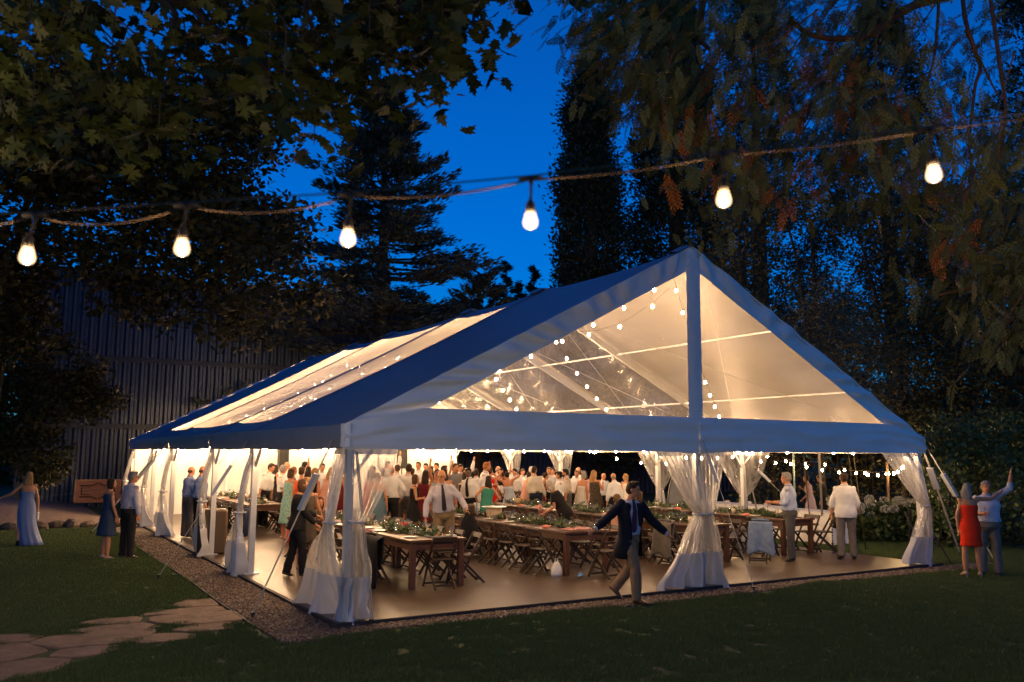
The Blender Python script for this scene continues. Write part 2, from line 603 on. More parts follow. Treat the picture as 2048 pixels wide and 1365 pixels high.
gi = MB(); gi.box(((SH0 + SH1) / 2, 3.1, 4.45), (SH1 - SH0, 6.0, 9.3)); gi.build('shed_body', m_girt, shed)
gi = MB(); gi.box((SH0 - .02, -0.06, 4.5), (.2, .14, 9.4)); gi.build('corner_trim', m_girt, shed)

# folded banquet table stood on edge against the shed, stake and rope in front
m_ply = mat('orange_plywood', (0.42, 0.17, 0.08), 0.7, 0.2, 3, stretch=(1, 1, 8))
m_iron = mat('black_iron', (0.02, 0.018, 0.018), 0.5, 0.2)
ft = thing('folded_table', 'plywood folding table stood on its edge against the shed', 'table', (-0.55, 24.55, 0.28))
b = MB(); b.box((0, 0, 0.42), (1.55, 0.04, 0.84), bev=.01); b.build('tabletop', m_ply, ft)
b = MB(); b.box((0, -0.03, 0.82), (1.55, 0.03, 0.05)); b.box((-.76, -0.03, 0.42), (.05, 0.03, 0.76)); b.build('edge_frame', mat('orange_pine', (0.5, 0.25, 0.13), .7, .2, 4), ft)
for s_ in (-1, 1):
    b = MB()
    b.tube([(s_ * .62, -.05, .22), (s_ * .2, -.05, .22), (s_ * .02, -.05, .12)], .018, 6)
    b.tube([(s_ * .62, -.05, .62), (s_ * .2, -.05, .62), (s_ * .02, -.05, .72)], .018, 6)
    b.tube([(s_ * .55, -.05, .3), (s_ * .55, -.05, .54)], .015, 6)
    b.tube([(s_ * .55, -.05, .54), (s_ * .25, -.05, .54)], .011, 6)
    b.tube([(s_ * .55, -.05, .3), (s_ * .25, -.05, .3)], .011, 6)
    b.build('leg', m_iron, ft)
st = thing('rope_stake', 'pale wooden stake holding a thin rope by the gravel terrace', 'stake', (-0.95, 17.4, 0.1))
b = MB(); b.box((0, 0, .55), (.055, .055, 1.2)); b.build('post', mat('raw_pine', (0.5, 0.33, 0.16), .8, .2, 5), st)
b = MB(); b.tube([(-.02, 0, 1.0), (-1.6, 2, .66), (-3.2, 3.6, .62), (-5.0, 4.5, 1.25)], .006, 4); b.build('rope', mat('rope', (.25, .22, .18), .9), st)
b = MB(); b.box((0, 0, -.06), (.2, .12, .06)); b.build('foot_board', MATS['raw_pine'], st)
tp = MB()
tp.grid(10, 6, lambda a, b_: (-9.6 + 4.2 * a, 21.8 + 1.2 * b_, 0.62 + .26 * math.sin(b_ * PI) * (1 - a * .8) + .04 * fbm(a * 5, b_ * 5)))
tag(tp.build('tarpaulin', mat('pale_tarp', (0.45, 0.6, 0.62), .5, .1, 5), smooth=True, solid=.02), 'pale blue tarpaulin lying on the gravel at the left edge', 'tarpaulin')
# ================================================================ TENT
m_fab = mat('white_tent_fabric', (0.80, 0.81, 0.84), 0.5, 0.05, 1.2, 0.25, 3.5, spec=0.35)
m_alu = mat('brushed_aluminium', (0.60, 0.60, 0.60), 0.35, 0.08, 3, spec=0.5, metal=0.4)
m_clear = vinyl('milky_roof_vinyl', 0.0, (0.92, 0.86, 0.76), 0.10, 0.3, 0.35, 1.3, (1, 3, 1), .8)
m_roof = two_sided('roof_vinyl', (.30, .33, .40), (.42, .39, .35))  # slope shade is put into the outer colour
m_clear2 = vinyl('clear_roof_vinyl', 0.82, (0.92, 0.86, 0.76), 0.12, 0.22, 0.35, 1.3, (1, 3, 1))
m_gable = vinyl('clear_gable_vinyl', 0.80, (0.9, 0.85, 0.78), 0.18, 0.07, 0.22, 0.8, (.6, 1, 1.6))
tent = thing('party_tent', 'large white gable frame tent with clear roof strips, lit from inside', 'tent')
E_Z, R_Z, V_Z = 2.55, 5.71, 2.24
SL = math.hypot(W / 2, R_Z - E_Z)


def roof_pt(side, y, s, lift=0.0):
    """point on the roof: s=0 at the eave, 1 at the ridge; billows down between frames"""
    k = max(i for i in range(5) if FY[i] <= y + 1e-6) if y < FY[5] else 4
    t = (y - FY[k]) / (FY[k + 1] - FY[k])
    sag = -0.10 * math.sin(PI * max(0, min(1, t))) ** 0.8 * (0.35 + 0.65 * s * (1 - s ** 4 * .62))
    rise = 0.03 * math.exp(-((t if t < .5 else 1 - t) * 9) ** 2) * s
    x = W / 2 * s
    z = E_Z + (R_Z - E_Z) * s + sag + rise + lift - 0.07 * math.sin(PI * s)
    z += 0.006 * math.sin(y * 9 + s * 3) * (1 - s)
    x -= 0.05 * (1 - s)
    return (x if side < 0 else W - x, y, z)


def roof_sheet(name, material, side, y0, y1, s0, s1, nu=14, nv=16, lift=0.0):
    b = MB()
    b.grid(nu, nv, lambda a, c: roof_pt(side, (y1 + (y0 - y1) * a) if side < 0 else (y0 + (y1 - y0) * a), s0 + (s1 - s0) * c, lift))
    return b.build(name, material, tent, smooth=True)


for side in (-1, 1):
    for k in range(5):
        y0, y1 = FY[k], FY[k + 1]
        if k in (0, 4):
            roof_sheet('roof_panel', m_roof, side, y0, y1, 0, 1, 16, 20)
        else:
            yb = 0.11 if k == 2 else 0.0
            ya = y0 + (0.10 if k == 2 else 0.12 if k == 1 else 0.10)
            yz = y1 - (0.10 if k < 3 else 0.12)
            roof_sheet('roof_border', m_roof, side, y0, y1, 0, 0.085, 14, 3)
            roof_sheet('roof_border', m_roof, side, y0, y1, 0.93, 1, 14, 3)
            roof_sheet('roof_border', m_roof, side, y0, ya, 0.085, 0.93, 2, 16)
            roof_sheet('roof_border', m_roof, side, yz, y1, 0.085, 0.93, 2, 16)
            roof_sheet('clear_roof_strip', m_clear if side < 0 else m_clear2, side, ya, yz, 0.085, 0.93, 14, 16)
# seam flaps laced over each inner frame
for side in (-1, 1):
    for k in range(1, 5):
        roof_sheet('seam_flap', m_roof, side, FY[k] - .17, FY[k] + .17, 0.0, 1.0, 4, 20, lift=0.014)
# ridge caps
for k in range(6):
    b = MB()
    y = min(max(FY[k], .12), FY[5] - .12)
    b.grid(10, 6, lambda a, c: (W / 2 - .32 + .64 * a, y - .28 * (1 if k else .4) + .56 * c * (1 if k else .7), R_Z + .05 - .50 * abs(a - .5) * .64 * 1.05 + .035 * math.sin(PI * c) - .02 * (abs(a - .5) < .05)))
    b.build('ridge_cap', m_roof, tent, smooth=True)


# valances of the long sides
def side_valance(x, sgn):
    for k in range(5):
        y0, y1 = FY[k], FY[k + 1]
        def fn(a, c):
            y = y0 + (y1 - y0) * a
            z = E_Z + .0 - (E_Z - V_Z) * c
            bul = sgn * (0.05 + .035 * math.sin(PI * c) + .012 * fbm(y * 3, c * 2, k))
            return (x + bul, y, z - .02 * math.sin(PI * a) * c)
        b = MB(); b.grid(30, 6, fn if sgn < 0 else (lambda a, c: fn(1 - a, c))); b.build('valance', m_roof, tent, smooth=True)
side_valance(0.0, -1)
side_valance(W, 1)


# gables: fabric bands round two clear windows, front and back
def lerp2(p, q, t):
    return (p[0] + (q[0] - p[0]) * t, p[1] + (q[1] - p[1]) * t)


def band(name, A, B, C, D, y, nu, nv, fold=0.0, ffreq=20, phase=0.0, mtl=None, sgn=-1, sheen=0.0):
    """band between edge A->B (outer) and D->C (inner), points are (x, z)"""
    def fn(a, c):
        o = lerp2(A, B, a); i = lerp2(D, C, a); p = lerp2(o, i, c)
        w = fold * math.sin(a * ffreq + phase + 1.4 * math.sin(a * ffreq * .37) + c * 1.2) * math.sin(PI * min(1, c * 1.0 + .12)) + .018 * fbm(p[0] * 1.6, p[1] * 2.4, phase)
        return (p[0], y + sgn * (0.012 + max(w, -.03)), p[1])
    b = MB(); b.grid(nu, nv, fn)
    return b.build(name, mtl or m_fab, tent, smooth=True)


def gable(y, sgn, back=False):
    L0, L1 = (-.05, E_Z + .0), (W / 2, R_Z + .03)
    R0 = (W + .05, E_Z)
    wl, wm, wt = (1.08, 2.75), (5.94, 2.77), (5.93, 5.26)
    rt, rm, rr = (6.24, 5.27), (6.27, 2.77), (11.10, 2.75)
    band('gable_band', L0, L1, wt, wl, y, 110, 8, .055, 74, 0.3, sgn=sgn)
    band('gable_band', R0, (W / 2, R_Z + .03), rt, rr, y, 110, 8, .045, 52, 2.0, sgn=sgn)
    b = MB()
    def post(a, c):
        x0 = 5.93 + (rt[0] - 5.93) * a if c > 0 else 0
        top = R_Z - .02 - abs(x0 - W / 2) * .5
        z = 2.70 + (top - 2.70) * c
        xx = wm[0] + (rm[0] - wm[0]) * a if c < .02 else x0
        return (xx, y + sgn * (.022 + .02 * math.sin(a * PI) + .014 * math.sin(c * 42 + a * 3) * fbm(c * 6, a * 2, 3)), z)
    b.grid(8, 60, post); b.build('gable_centre_band', m_fab, tent, smooth=True)
    # lower band in two lengths with a dip at the centre seam
    for (xa, xb, ph) in ((-.06, W / 2 + .02, 0.0), (W / 2 + .02, W + .06, 4.0)):
        def fn(a, c):
            x = xa + (xb - xa) * a
            top = 2.80
            if x < 1.08: top = E_Z + (2.80 - E_Z) * max(0, (x + .06) / 1.14)
            if x > 11.1: top = E_Z + (2.80 - E_Z) * max(0, (W + .06 - x) / 1.14)
            dip = .035 * math.exp(-((x - W / 2) * 2.2) ** 2)
            z = top + (V_Z - .01 - dip - top) * c
            w = .03 * math.sin(PI * c) + .045 * fbm(x * 1.1 + ph, c * 3.2, ph) + .02 * fbm(x * .7, c * 11, ph) + .02 * math.sin(c * 17 + x * .8) * math.exp(-abs(x - W / 2) * .7) * c
            return (x, y + sgn * (.03 + max(0, w)), z)
        b = MB(); b.grid(60, 12, fn); b.build('valance', m_fab, tent, smooth=True)
    for (p, q, r_) in ((wl, wm, wt), (rr, rm, rt)):
        def fn(a, c):
            e = lerp2(p, q, a); t_ = r_
            P = lerp2(e, t_, c)
            return (P[0], y + sgn * (.004 + .03 * fbm(P[0] * .8, P[1] * 1.1, 5)), P[1])
        b = MB(); b.grid(16, 16, fn); b.build('clear_gable_window', m_gable, tent, smooth=True)


gable(0.0, -1)
for (x, y, sx, sy) in ((0, 0, -1, -1), (W, 0, 1, -1), (0, FY[5], -1, 1), (W, FY[5], 1, 1)):
    b = MB()
    b.grid(6, 6, lambda a, c: (x + sx * (.10 * math.cos(a * PI / 2) - .02), y + sy * (.10 * math.sin(a * PI / 2) - .02), E_Z + .01 - .30 * c))
    b.build('corner_flap', m_fab, tent, True)
gable(FY[5], 1)

# frame
def part_bar(name, a, b_, w, h=None, m=None):
    b = MB(); b.bar(a, b_, w, h); return b.build(name, m or m_alu, tent)
for y in FY:
    yy = min(max(y, .06), FY[5] - .06)
    for x in (0.07, W - .07):
        part_bar('post', (x, yy, SLAB), (x, yy, E_Z - .02), .10)
        b = MB(); b.box((x, yy, SLAB + .008), (.24, .24, .016)); b.build('base_plate', m_alu, tent)
    part_bar('rafter', (0.05, yy, E_Z - .10), (W / 2, yy, R_Z - .20), .07, .13)
    part_bar('rafter', (W - .05, yy, E_Z - .10), (W / 2, yy, R_Z - .20), .07, .13)
    for k, x in ((0, .07), (1, W - .07)):
        sg = 1 if k == 0 else -1
        part_bar('knee_brace', (x, yy, 1.82), (x + sg * .62, yy, E_Z + .08), .045)
        for d in (-.6, .6):
            if 0 < yy + d < FY[5]:
                part_bar('knee_brace', (x, yy, 1.90), (x, yy + d, E_Z - .09), .04)
part_bar('ridge_beam', (W / 2, 0, R_Z - .16), (W / 2, FY[5], R_Z - .16), .09, .12)
for x in (.06, W - .06):
    part_bar('eave_beam', (x, 0, E_Z - .09), (x, FY[5], E_Z - .09), .07, .11)
for y in (.06, FY[5] - .06):
    part_bar('eave_beam', (0, y, E_Z - .09), (W, y, E_Z - .09), .07, .11)
part_bar('post', (W / 2 + .04, .06, SLAB), (W / 2 + .04, .06, R_Z - .2), .10)
part_bar('post', (W / 2, FY[5] - .06, SLAB), (W / 2, FY[5] - .06, R_Z - .2), .10)
for side in (0, 1):
    for s in (.33, .66):
        x = W / 2 * s if side == 0 else W - W / 2 * s
        part_bar('purlin', (x, 0, E_Z + (R_Z - E_Z) * s - .20), (x, FY[5], E_Z + (R_Z - E_Z) * s - .20), .03)
# bracing wires under the roof
for k in range(5):
    for (s0, s1) in ((0.05, .95), (.95, .05)):
        for side in (-1, 1):
            p = roof_pt(side, FY[k] + .05, s0, -.25); q = roof_pt(side, FY[k + 1] - .05, s1, -.25)
            b = MB(); b.tube([p, q], .006, 4); b.build('bracing_wire', m_alu, tent)

# white sidewall at the far end
m_wall = mat('white_sidewall', (0.74, 0.73, 0.71), 0.55, 0.04, 1.5, 0.3, 4, backlit=.25)
sw = thing('tent_sidewall', 'white fabric sidewall closing the far end of the tent', 'sidewall', (0, FY[5] - .16, SLAB))
for i in range(4):
    b = MB(); x0 = .12 + i * 2.99
    b.grid(40, 6, lambda a, c: (x0 + 2.99 * a, .03 * math.sin(a * 26 + i) + .03 * math.sin(a * 9 + 2 * i) - .02 * c, 2.42 * c))
    b.build('wall_panel', m_wall, sw, smooth=True)
    b = MB(); b.box((x0 + 2.99, -.03, 1.21), (.035, .02, 2.42)); b.build('seam_strip', m_fab, sw)

# ---------------------------------------------------------------- tied-back curtains
m_skirt = mat('white_vinyl_skirt', (0.52, 0.52, 0.55), 0.42, 0.06, 3, 0.5, 6, spec=0.4, backlit=.15)
m_cclear = vinyl('creased_clear_vinyl', 0.60, (0.72, 0.71, 0.70), 0.35, 0.16, 0.9, 9, (1, 1, .25))
m_tie = mat('tie_strap', (.55, .55, .55), .6)


def curtain(label, x, y, d, top_w, tie_off, tie_z, bot_a, bot_b, out=(0, -1), folds=7, seed=1, top0=0.0):
    """vinyl curtain hung from the eave, gathered at the tie and flared on the ground.
    d = direction along the wall; bot_a..bot_b = reach of the hem along d"""
    t = thing('tied_curtain', label, 'curtain', (x, y, 0))
    dx, dy = d; ox, oy = out
    def fn(a, z):
        if z >= tie_z:
            k = (z - tie_z) / (2.32 - tie_z)
            e = k ** .75; z = min(z, 2.30)
            lo = tie_off - .07 + (top0 - (tie_off - .07)) * e; hi = tie_off + .07 + (top_w - (tie_off + .07)) * e
            amp = .05 - .025 * k
        else:
            k = (tie_z - z) / tie_z
            e = k ** .8
            lo = tie_off - .07 + (bot_a - (tie_off - .07)) * e; hi = tie_off + .07 + (bot_b - (tie_off + .07)) * e
            amp = .05 + .07 * k
        u = lo + (hi - lo) * a
        aw = a + .07 * fbm(a * 2.5 + seed * 3.3, z * .9, seed)
        kl = max(0.0, min(1.0, (tie_z - z) / tie_z))
        w = amp * ((1 - .75 * kl) * math.sin(aw * folds * 2 * PI + seed + .8 * math.sin(z * 2 + seed)) + 1.25 * kl * math.sin(aw * (1.6 + .25 * (seed % 4)) * 2 * PI + seed * 2 + z)) + amp * (.6 + .5 * kl) * fbm(a * 4 + seed, z * 1.3, seed)
        lo -= .10 * kl * fbm(seed * 2.2, z * 2.5, 1.0); hi += .12 * kl * fbm(seed * 3.1, z * 2.2, 4.0)
        u = lo + (hi - lo) * aw
        if z < .25:
            w += (0.25 - z) * .5 * fbm(a * 5, seed * 3.1, 1.0)
        lift = .16 * max(0, fbm(a * 2.6, seed * 1.7, 2)) * max(0, 1 - z / .3)
        q_ = w * (1 - .6 * max(0, (z - 1.9) / .4)) + .12 * (1 - min(1, abs(z - tie_z) / 1.1) ** 2) - (.10 if z > tie_z else .02) * min(1, abs(z - tie_z))
        return (dx * u + ox * q_, dy * u + oy * q_, max(.03, z + lift))
    b = MB(); b.grid(56, 22, lambda a, c: fn(a, .60 + 1.72 * c)); b.build('clear_section', m_cclear, t, smooth=True)
    b = MB(); b.grid(56, 8, lambda a, c: fn(a, .03 + .575 * c)); b.build('solid_skirt', m_skirt, t, smooth=True)
    b = MB(); b.grid(56, 2, lambda a, c: fn(a, 2.16 + .17 * c)); b.v = [(p[0] + ox * .012, p[1] + oy * .012, p[2]) for p in b.v]; b.build('top_hem', m_skirt, t, smooth=True)
    b = MB(); c0 = (dx * tie_off + ox * .1, dy * tie_off + oy * .1, tie_z)
    b.tube([(c0[0] + .1 * math.cos(q) * (dx or 1), c0[1] + .1 * math.sin(q) * (dy or 1), tie_z) for q in np.linspace(0, 2 * PI, 13)], .016, 6, flat=1)
    b.build('tie_strap', m_tie, t)
    return t


F_ = (0, -1); L_ = (-1, 0); R_ = (1, 0)
curtain('clear curtain wrapped round the near front corner post, flared left over the gravel', 0.0, 0.10, (0, 1), .55, .10, 1.28, -.22, 1.5, L_, 7, 1)
curtain('clear curtain swept from the front valance to the near corner post', .05, -.03, (1, 0), .72, .07, 1.30, -.10, .36, F_, 5, 2)
curtain('clear curtain gathered on the left of the front centre post, hem spread on the gravel', 6.05, -.02, (-1, 0), .85, .04, 1.22, -.10, .86, F_, 7, 3)
curtain('clear curtain gathered on the right of the front centre post', 6.12, -.02, (1, 0), .72, .05, 1.22, -.05, .66, F_, 6, 4)
curtain('clear curtain tied at the far right front corner post', 12.12, -.02, (-1, 0), 1.15, .10, 1.2, -.28, .80, F_, 6, 5, -.05)
curtain('clear curtain on the second left side post, beside the wooden speaker box', -.03, FY[1], (0, 1), .34, .1, 1.12, -.06, .95, L_, 6, 6)
curtain('clear curtain on the third left side post, behind the slanting strap', -.03, FY[2], (0, 1), .55, .1, 1.15, -.2, 1.0, L_, 6, 7)
curtain('clear curtain on the fourth left side post, beside the two bald men', -.03, FY[3], (0, 1), .6, .1, 1.15, -.5, 1.0, L_, 6, 8)
curtain('clear curtain on the fifth left side post, near the far left corner', -.03, FY[4], (0, 1), .6, .1, 1.15, -.3, .9, L_, 6, 9)
curtain('clear curtain at the far left corner post beside the couple on the lawn', -.03, FY[5] - .1, (0, -1), .5, .1, 1.2, -.1, .6, L_, 5, 10)
curtain('clear curtain on the right side post in front of the buffet table', W - .02, FY[1], (0, 1), 1.05, .15, 1.15, -.1, .55, R_, 7, 11, -1.05)
curtain('clear curtain on the right side post behind the walking man in the navy coat', W - .02, FY[2], (0, 1), .9, .1, 1.2, -.3, .5, R_, 6, 12, -.9)
curtain('clear curtain on the right side post behind the grey-haired guests', W - .02, FY[3], (0, 1), .8, .1, 1.2, -.3, .5, R_, 6, 13, -.8)
curtain('clear curtain on the right side post behind the woman in pale blue', W - .02, FY[4], (0, 1), .8, .1, 1.2, -.3, .5, R_, 6, 14, -.8)

# ---------------------------------------------------------------- guy straps with vinyl ratchet sleeves
m_strap = mat('webbing_strap', (.5, .47, .42), .7, .1, 20)
m_sleeve = mat('blue_grey_vinyl_sleeve', (.42, .44, .5), .4, .08, 5, .3, 8)
def strap(label, top, foot, c0=.3, c1=.5, dbl=False, sleeve=True):
    t = thing('guy_strap', label, 'tent strap', (foot[0], foot[1], 0))
    a = Vector(top) - Vector((foot[0], foot[1], 0)); z = Vector((0, 0, .06))
    b = MB(); b.bar(z, a, .04, .006); 
    if dbl: b.bar(z + Vector((.03, .0, 0)), a + Vector((.02, 0, 0)), .03, .006)
    b.build('strap', m_strap, t)
    if sleeve:
        b = MB(); p = a.lerp(z, c0); q = a.lerp(z, c1)
        b.bar(p, q, .13, .05); b.build('ratchet_sleeve', m_sleeve, t)
    b = MB(); b.tube([(0, 0, -.05), (0, 0, .07)], .018, 8); b.tube([(0, 0, .06), (0, 0, .085)], .035, 8); b.build('stake', m_iron, t)
strap('slanting strap from the near left eave, its sleeve hanging before the dancers', (-.06, .30, 2.42), (-.86, 1.0), .22, .42)
strap('slanting strap staked in the lawn beside the couple standing on the grass', (-.06, FY[1], 2.42), (-1.37, 5.27), .20, .42)
strap('slanting strap with a grey sleeve near the far end of the left side', (-.06, FY[3] + .1, 2.42), (-1.6, FY[3] + 1.6), .2, .42)
strap('thin doubled strap dropping in front of the near corner post', (.10, -.08, 2.2), (.33, -.2), .1, .2, True, False)
strap('blue lit strap slanting from the front centre post to the lawn', (6.2, -.06, 2.42), (6.69, -.62), .10, .29)
strap('strap slanting from the far right corner toward the woman in red', (W + .05, .05, 2.45), (14.4, .7), .22, .40)
strap('strap slanting from the right front corner, ending behind the woman in red', (W + .06, .02, 2.5), (13.6, -.55), .28, .46)
strap('thin warm lit strap beyond the right side opening', (W + .05, FY[1] + .1, 2.4), (14.0, FY[1] + 1.2), .3, .4, False, False)
strap('pair of thin warm lit straps beside the hydrangeas', (W + .05, 2.6, 2.45), (14.2, 4.2), .3, .4, True, False)
strap('strap with a pale sleeve slanting before the buffet tablecloth', (W - .2, FY[1] - .5, 1.9), (W + 1.3, FY[1] - 1.5), .05, .2)
# ================================================================ STRING LIGHTS
m_cord = mat('black_rubber_cord', (.06, .042, .03), .8, .1, 3, spec=.1)
m_wire = mat('steel_wire', (.10, .08, .06), .8, .1, 3, spec=.15)
m_sock = mat('socket_rubber', (.012, .009, .007), .8, .2, 20)
WARM = (1.0, .63, .34)
m_bulbO = glow('outer_bulb_glow', (1.0, .66, .35), NEAR_BULB * .52)
m_fil = glow('filament_glow', (1.0, .62, .30), NEAR_BULB)
m_bulbF = bpy.data.materials.new('lit_bulb_glass'); m_bulbF.use_nodes = True
_n = m_bulbF.node_tree; _n.nodes.clear()
_o = _n.nodes.new('ShaderNodeOutputMaterial'); _a = _n.nodes.new('ShaderNodeAddShader'); _e = _n.nodes.new('ShaderNodeEmission'); _t = _n.nodes.new('ShaderNodeBsdfTransparent')
_e.inputs[0].default_value = (1, .66, .34, 1); _e.inputs[1].default_value = 1.5; _t.inputs[0].default_value = (.85, .85, .85, 1)
_n.links.new(_e.outputs[0], _a.inputs[0]); _n.links.new(_t.outputs[0], _a.inputs[1]); _n.links.new(_a.outputs[0], _o.inputs[0])
m_bulbF.cycles.emission_sampling = 'NONE'
m_bulbT = glow('tent_bulb_glow', WARM, TENT_BULB)
m_bulbB = glow('garden_bulb_glow', (1.0, .62, .28), GARDEN_BULB)


def bulb_mesh(name, m, r, n=10):
    b = MB()
    b.lathe([(r * .62, .1 * r), (r * .66, -.1 * r), (r * .82, -.6 * r), (r * .97, -1.15 * r), (r * 1.0, -1.5 * r), (r * .93, -1.85 * r), (r * .72, -2.12 * r), (r * .38, -2.3 * r), (r * .08, -2.34 * r)], n=n)
    return b.mesh(name, m, True)


def sag_pts(a, b, sag, n=12):
    a = Vector(a); b = Vector(b)
    return [a.lerp(b, i / n) - Vector((0, 0, sag * 4 * (i / n) * (1 - i / n))) for i in range(n + 1)]


# foreground string: straight messenger wire, a swagged cord, sockets and bulbs
fg = thing('string_light', 'foreground string of glowing pear bulbs across the top of the picture', 'string lights')
N0 = [(-4.27, -7.93, 2.835), (-3.90, -8.14, 2.85), (-3.54, -8.36, 2.88), (-3.15, -8.60, 2.91), (-2.72, -8.86, 2.96), (-2.265, -9.14, 3.03), (-1.78, -9.45, 3.10), (-1.30, -9.75, 3.18)]
b = MB(); b.tube([(p[0], p[1], p[2] + .006) for p in N0], .0026, 6); b.build('messenger_wire', m_wire, fg, True)
b = MB()
pts = []
for i in range(len(N0) - 1):
    sg = (.03, .036, .032, .022, .012, .008, .004)[i]
    seg = sag_pts(N0[i], N0[i + 1], sg, 14)
    pts += seg[:-1]
pts.append(Vector(N0[-1]))
b.tube([p - Vector((0, 0, .004)) for p in pts], .0034, 8); b.build('cord', m_cord, fg, True)
bm_near = bulb_mesh('bulb', m_bulbF, .0205, 20)
b = MB(); b.ball((0, 0, -.036), (.0085, .0085, .011), 6, 4); fil_me = b.mesh('filament', m_fil)
for i in range(8):
    p = Vector(N0[i])
    tilt = ((0, 0), (-.012, 0), (-.006, 0), (-.004, 0), (-.002, 0), (0, 0), (.004, 0), (0, 0))[i][0]
    drop = (.10, .062, .066, .068, .066, .072, .072, .07)[i]
    b = MB()
    b.tube([p + Vector((-.03, .018, -.004)), p, p + Vector((.03, -.018, -.002))], (.006, .009, .006), 8)
    b.tube([p - Vector((0, 0, .004)), p - Vector((0, 0, .02)), p - Vector((-tilt * .5, 0, drop * .8)), p - Vector((-tilt, 0, drop))], (.009, .0045, .0038, .006), 8)
    q = p - Vector((-tilt, 0, drop))
    b.tube([q, q - Vector((0, 0, .008)), q - Vector((0, 0, .035))], (.007, .0125, .0145), 12)
    b.build('socket', m_sock, fg, True)
    o = link('bulb', bm_near, fg); o.location = q - Vector((0, 0, .033))
    fo_ = link('filament', fil_me, o)

bm_t = bulb_mesh('bulb', m_bulbT, .026, 7)
bm_f = bulb_mesh('bulb', glow('soft_bulb_glow', WARM, TENT_BULB * .5), .024, 7)
bm_b = bulb_mesh('bulb', m_bulbB, .032, 8)


def light_run(label, pts, gap, me, r_sock=.014, group=None, r_c=.005, off=.5):
    """a cable through pts with a bulb every gap metres"""
    t = thing('string_light', label, 'string lights', (0, 0, 0), 0, group)
    b = MB(); b.tube(pts, r_c, 4); b.build('cable', m_cord, t)
    d = gap * off; acc = 0.0
    for i in range(len(pts) - 1):
        a, c = Vector(pts[i]), Vector(pts[i + 1]); L = (c - a).length
        while acc + L > d:
            p = a.lerp(c, (d - acc) / L)
            b = MB(); b.tube([p, p - Vector((0, 0, .05))], r_sock, 6); b.build('socket', m_sock, t)
            o = link('bulb', me, t); o.location = p - Vector((0, 0, .05))
            d += gap
        acc += L
    return t


def multi(ps, sag, n=8):
    out = []
    for i in range(len(ps) - 1):
        s_ = sag_pts(ps[i], ps[i + 1], sag, n)
        out += s_[:-1]
    return out + [Vector(ps[-1])]


zE = 2.36
# unseen strings added past both picture edges to light the gable and lawn
bm_out = bulb_mesh('bulb', m_bulbO, .022, 8)
light_run('unseen added string of bulbs to the left of the foreground string', multi([(-4.62, -7.72, 2.83), (-6.6, -6.4, 2.75), (-8.2, -4.6, 3.0), (-9.6, -2.6, 3.3)], .12), .46, bm_out)
light_run('unseen added string of bulbs to the right of the foreground string', multi([(-.85, -10.05, 3.25), (.6, -10.9, 3.5)], .05), .46, bm_out)
light_run('string of bulbs inside the front valance', multi([(.6, .28, zE - .05), (3, .28, zE), (6.1, .28, zE), (9, .28, zE), (12, .28, zE)], .05), 1.55, bm_t, off=.35)
light_run('string of bulbs along the far white sidewall', multi([(.2, 20.2, zE + .05)] + [(x, 20.2, zE + .05) for x in (3, 6, 9)] + [(12, 20.2, zE + .05)], .05), .9, bm_t)
light_run('string of bulbs inside the left valance', multi([(.5, max(y, .6), zE) for y in FY], .05), 1.15, bm_t)
light_run('string of bulbs inside the right valance', multi([(W - .26, y, zE) for y in FY], .05), 1.3, bm_t)
zz = [((6.1, .5, 5.32), (11.9, FY[1], 2.55)), ((6.1, FY[1], 5.25), (11.9, FY[2], 2.55)), ((6.1, FY[2], 5.25), (11.9, FY[3], 2.55)), ((6.1, FY[3], 5.25), (11.9, FY[4], 2.55)),
      ((6.1, .6, 5.30), (.3, FY[1] + .2, 2.55)), ((6.1, FY[1], 5.25), (.3, FY[2], 2.55)), ((6.1, FY[2], 5.25), (.3, FY[3], 2.55)), ((6.1, FY[3], 5.25), (.3, FY[4], 2.55)), ((6.1, FY[4], 5.25), (11.9, FY[5] - .5, 2.55)), ((6.1, FY[4], 5.25), (.3, FY[5] - .5, 2.55))]
for i, (a, c) in enumerate(zz):
    where = 'right' if i in (0, 1, 2, 3, 8) else 'left'
    light_run('string of bulbs swagged from the tent ridge down to the %s eave' % where, sag_pts(a, c, .45, 12), .62, bm_f, group='strings swagged under the roof to the %s eave' % where)
for i, y in enumerate((13.5, 15.5, 17.5, 19.3)):  # extra strings added to brighten the back of the tent
    light_run('added string of bulbs slung across the tent to brighten the dancers', multi([(.4, y, 2.75), (6.1, y, 4.3), (11.8, y, 2.75)], .5), 0.6, bm_t, group='added strings slung across over the dancers')
light_run('string of bulbs running under the length of the tent ridge', multi([(6.1, y, 5.1) for y in (.6, FY[1], FY[2], FY[3], FY[4], FY[5] - .4)], .5), 1.0, bm_t)
# garden strings beyond the right side
gp = [(12.6, 20.5, 2.5), (15.5, 17.5, 2.75), (17.4, 13.8, 1.9)]
light_run('garden string of bulbs sagging behind the centre post', multi(gp, .25), 1.0, bm_b)
light_run('garden string of bulbs before the shed beside the blue shirted man', multi([(17.3, 13, 2.15), (18.2, 10.2, 2.35), (19.3, 8.2, 1.95), (20.5, 6.5, 1.7)], .12), .62, bm_b)
light_run('garden string of bulbs above the man in the white shirt', multi([(18.0, 12, 2.3), (18.3, 8.6, 1.95), (18.4, 6.2, 1.72), (17.6, 4.6, 1.78), (16.4, 3.4, 1.95), (15.6, 2.8, 2.1)], .06), .6, bm_b)
gs = thing('light_pole', 'thin pale metal pole holding the garden string lights', 'pole', (18.2, 8.55, 0))
b = MB(); b.tube([(0, 0, 0), (0, 0, 2.5)], .03, 8); b.build('pole', mat('galvanised_pole', (.3, .42, .40), .4, .1, 4, metal=.3), gs)
b = MB(); b.tube([(-.25, 0, 2.5), (.25, 0, 2.5)], .02, 6); b.build('cross_arm', MATS['galvanised_pole'], gs)
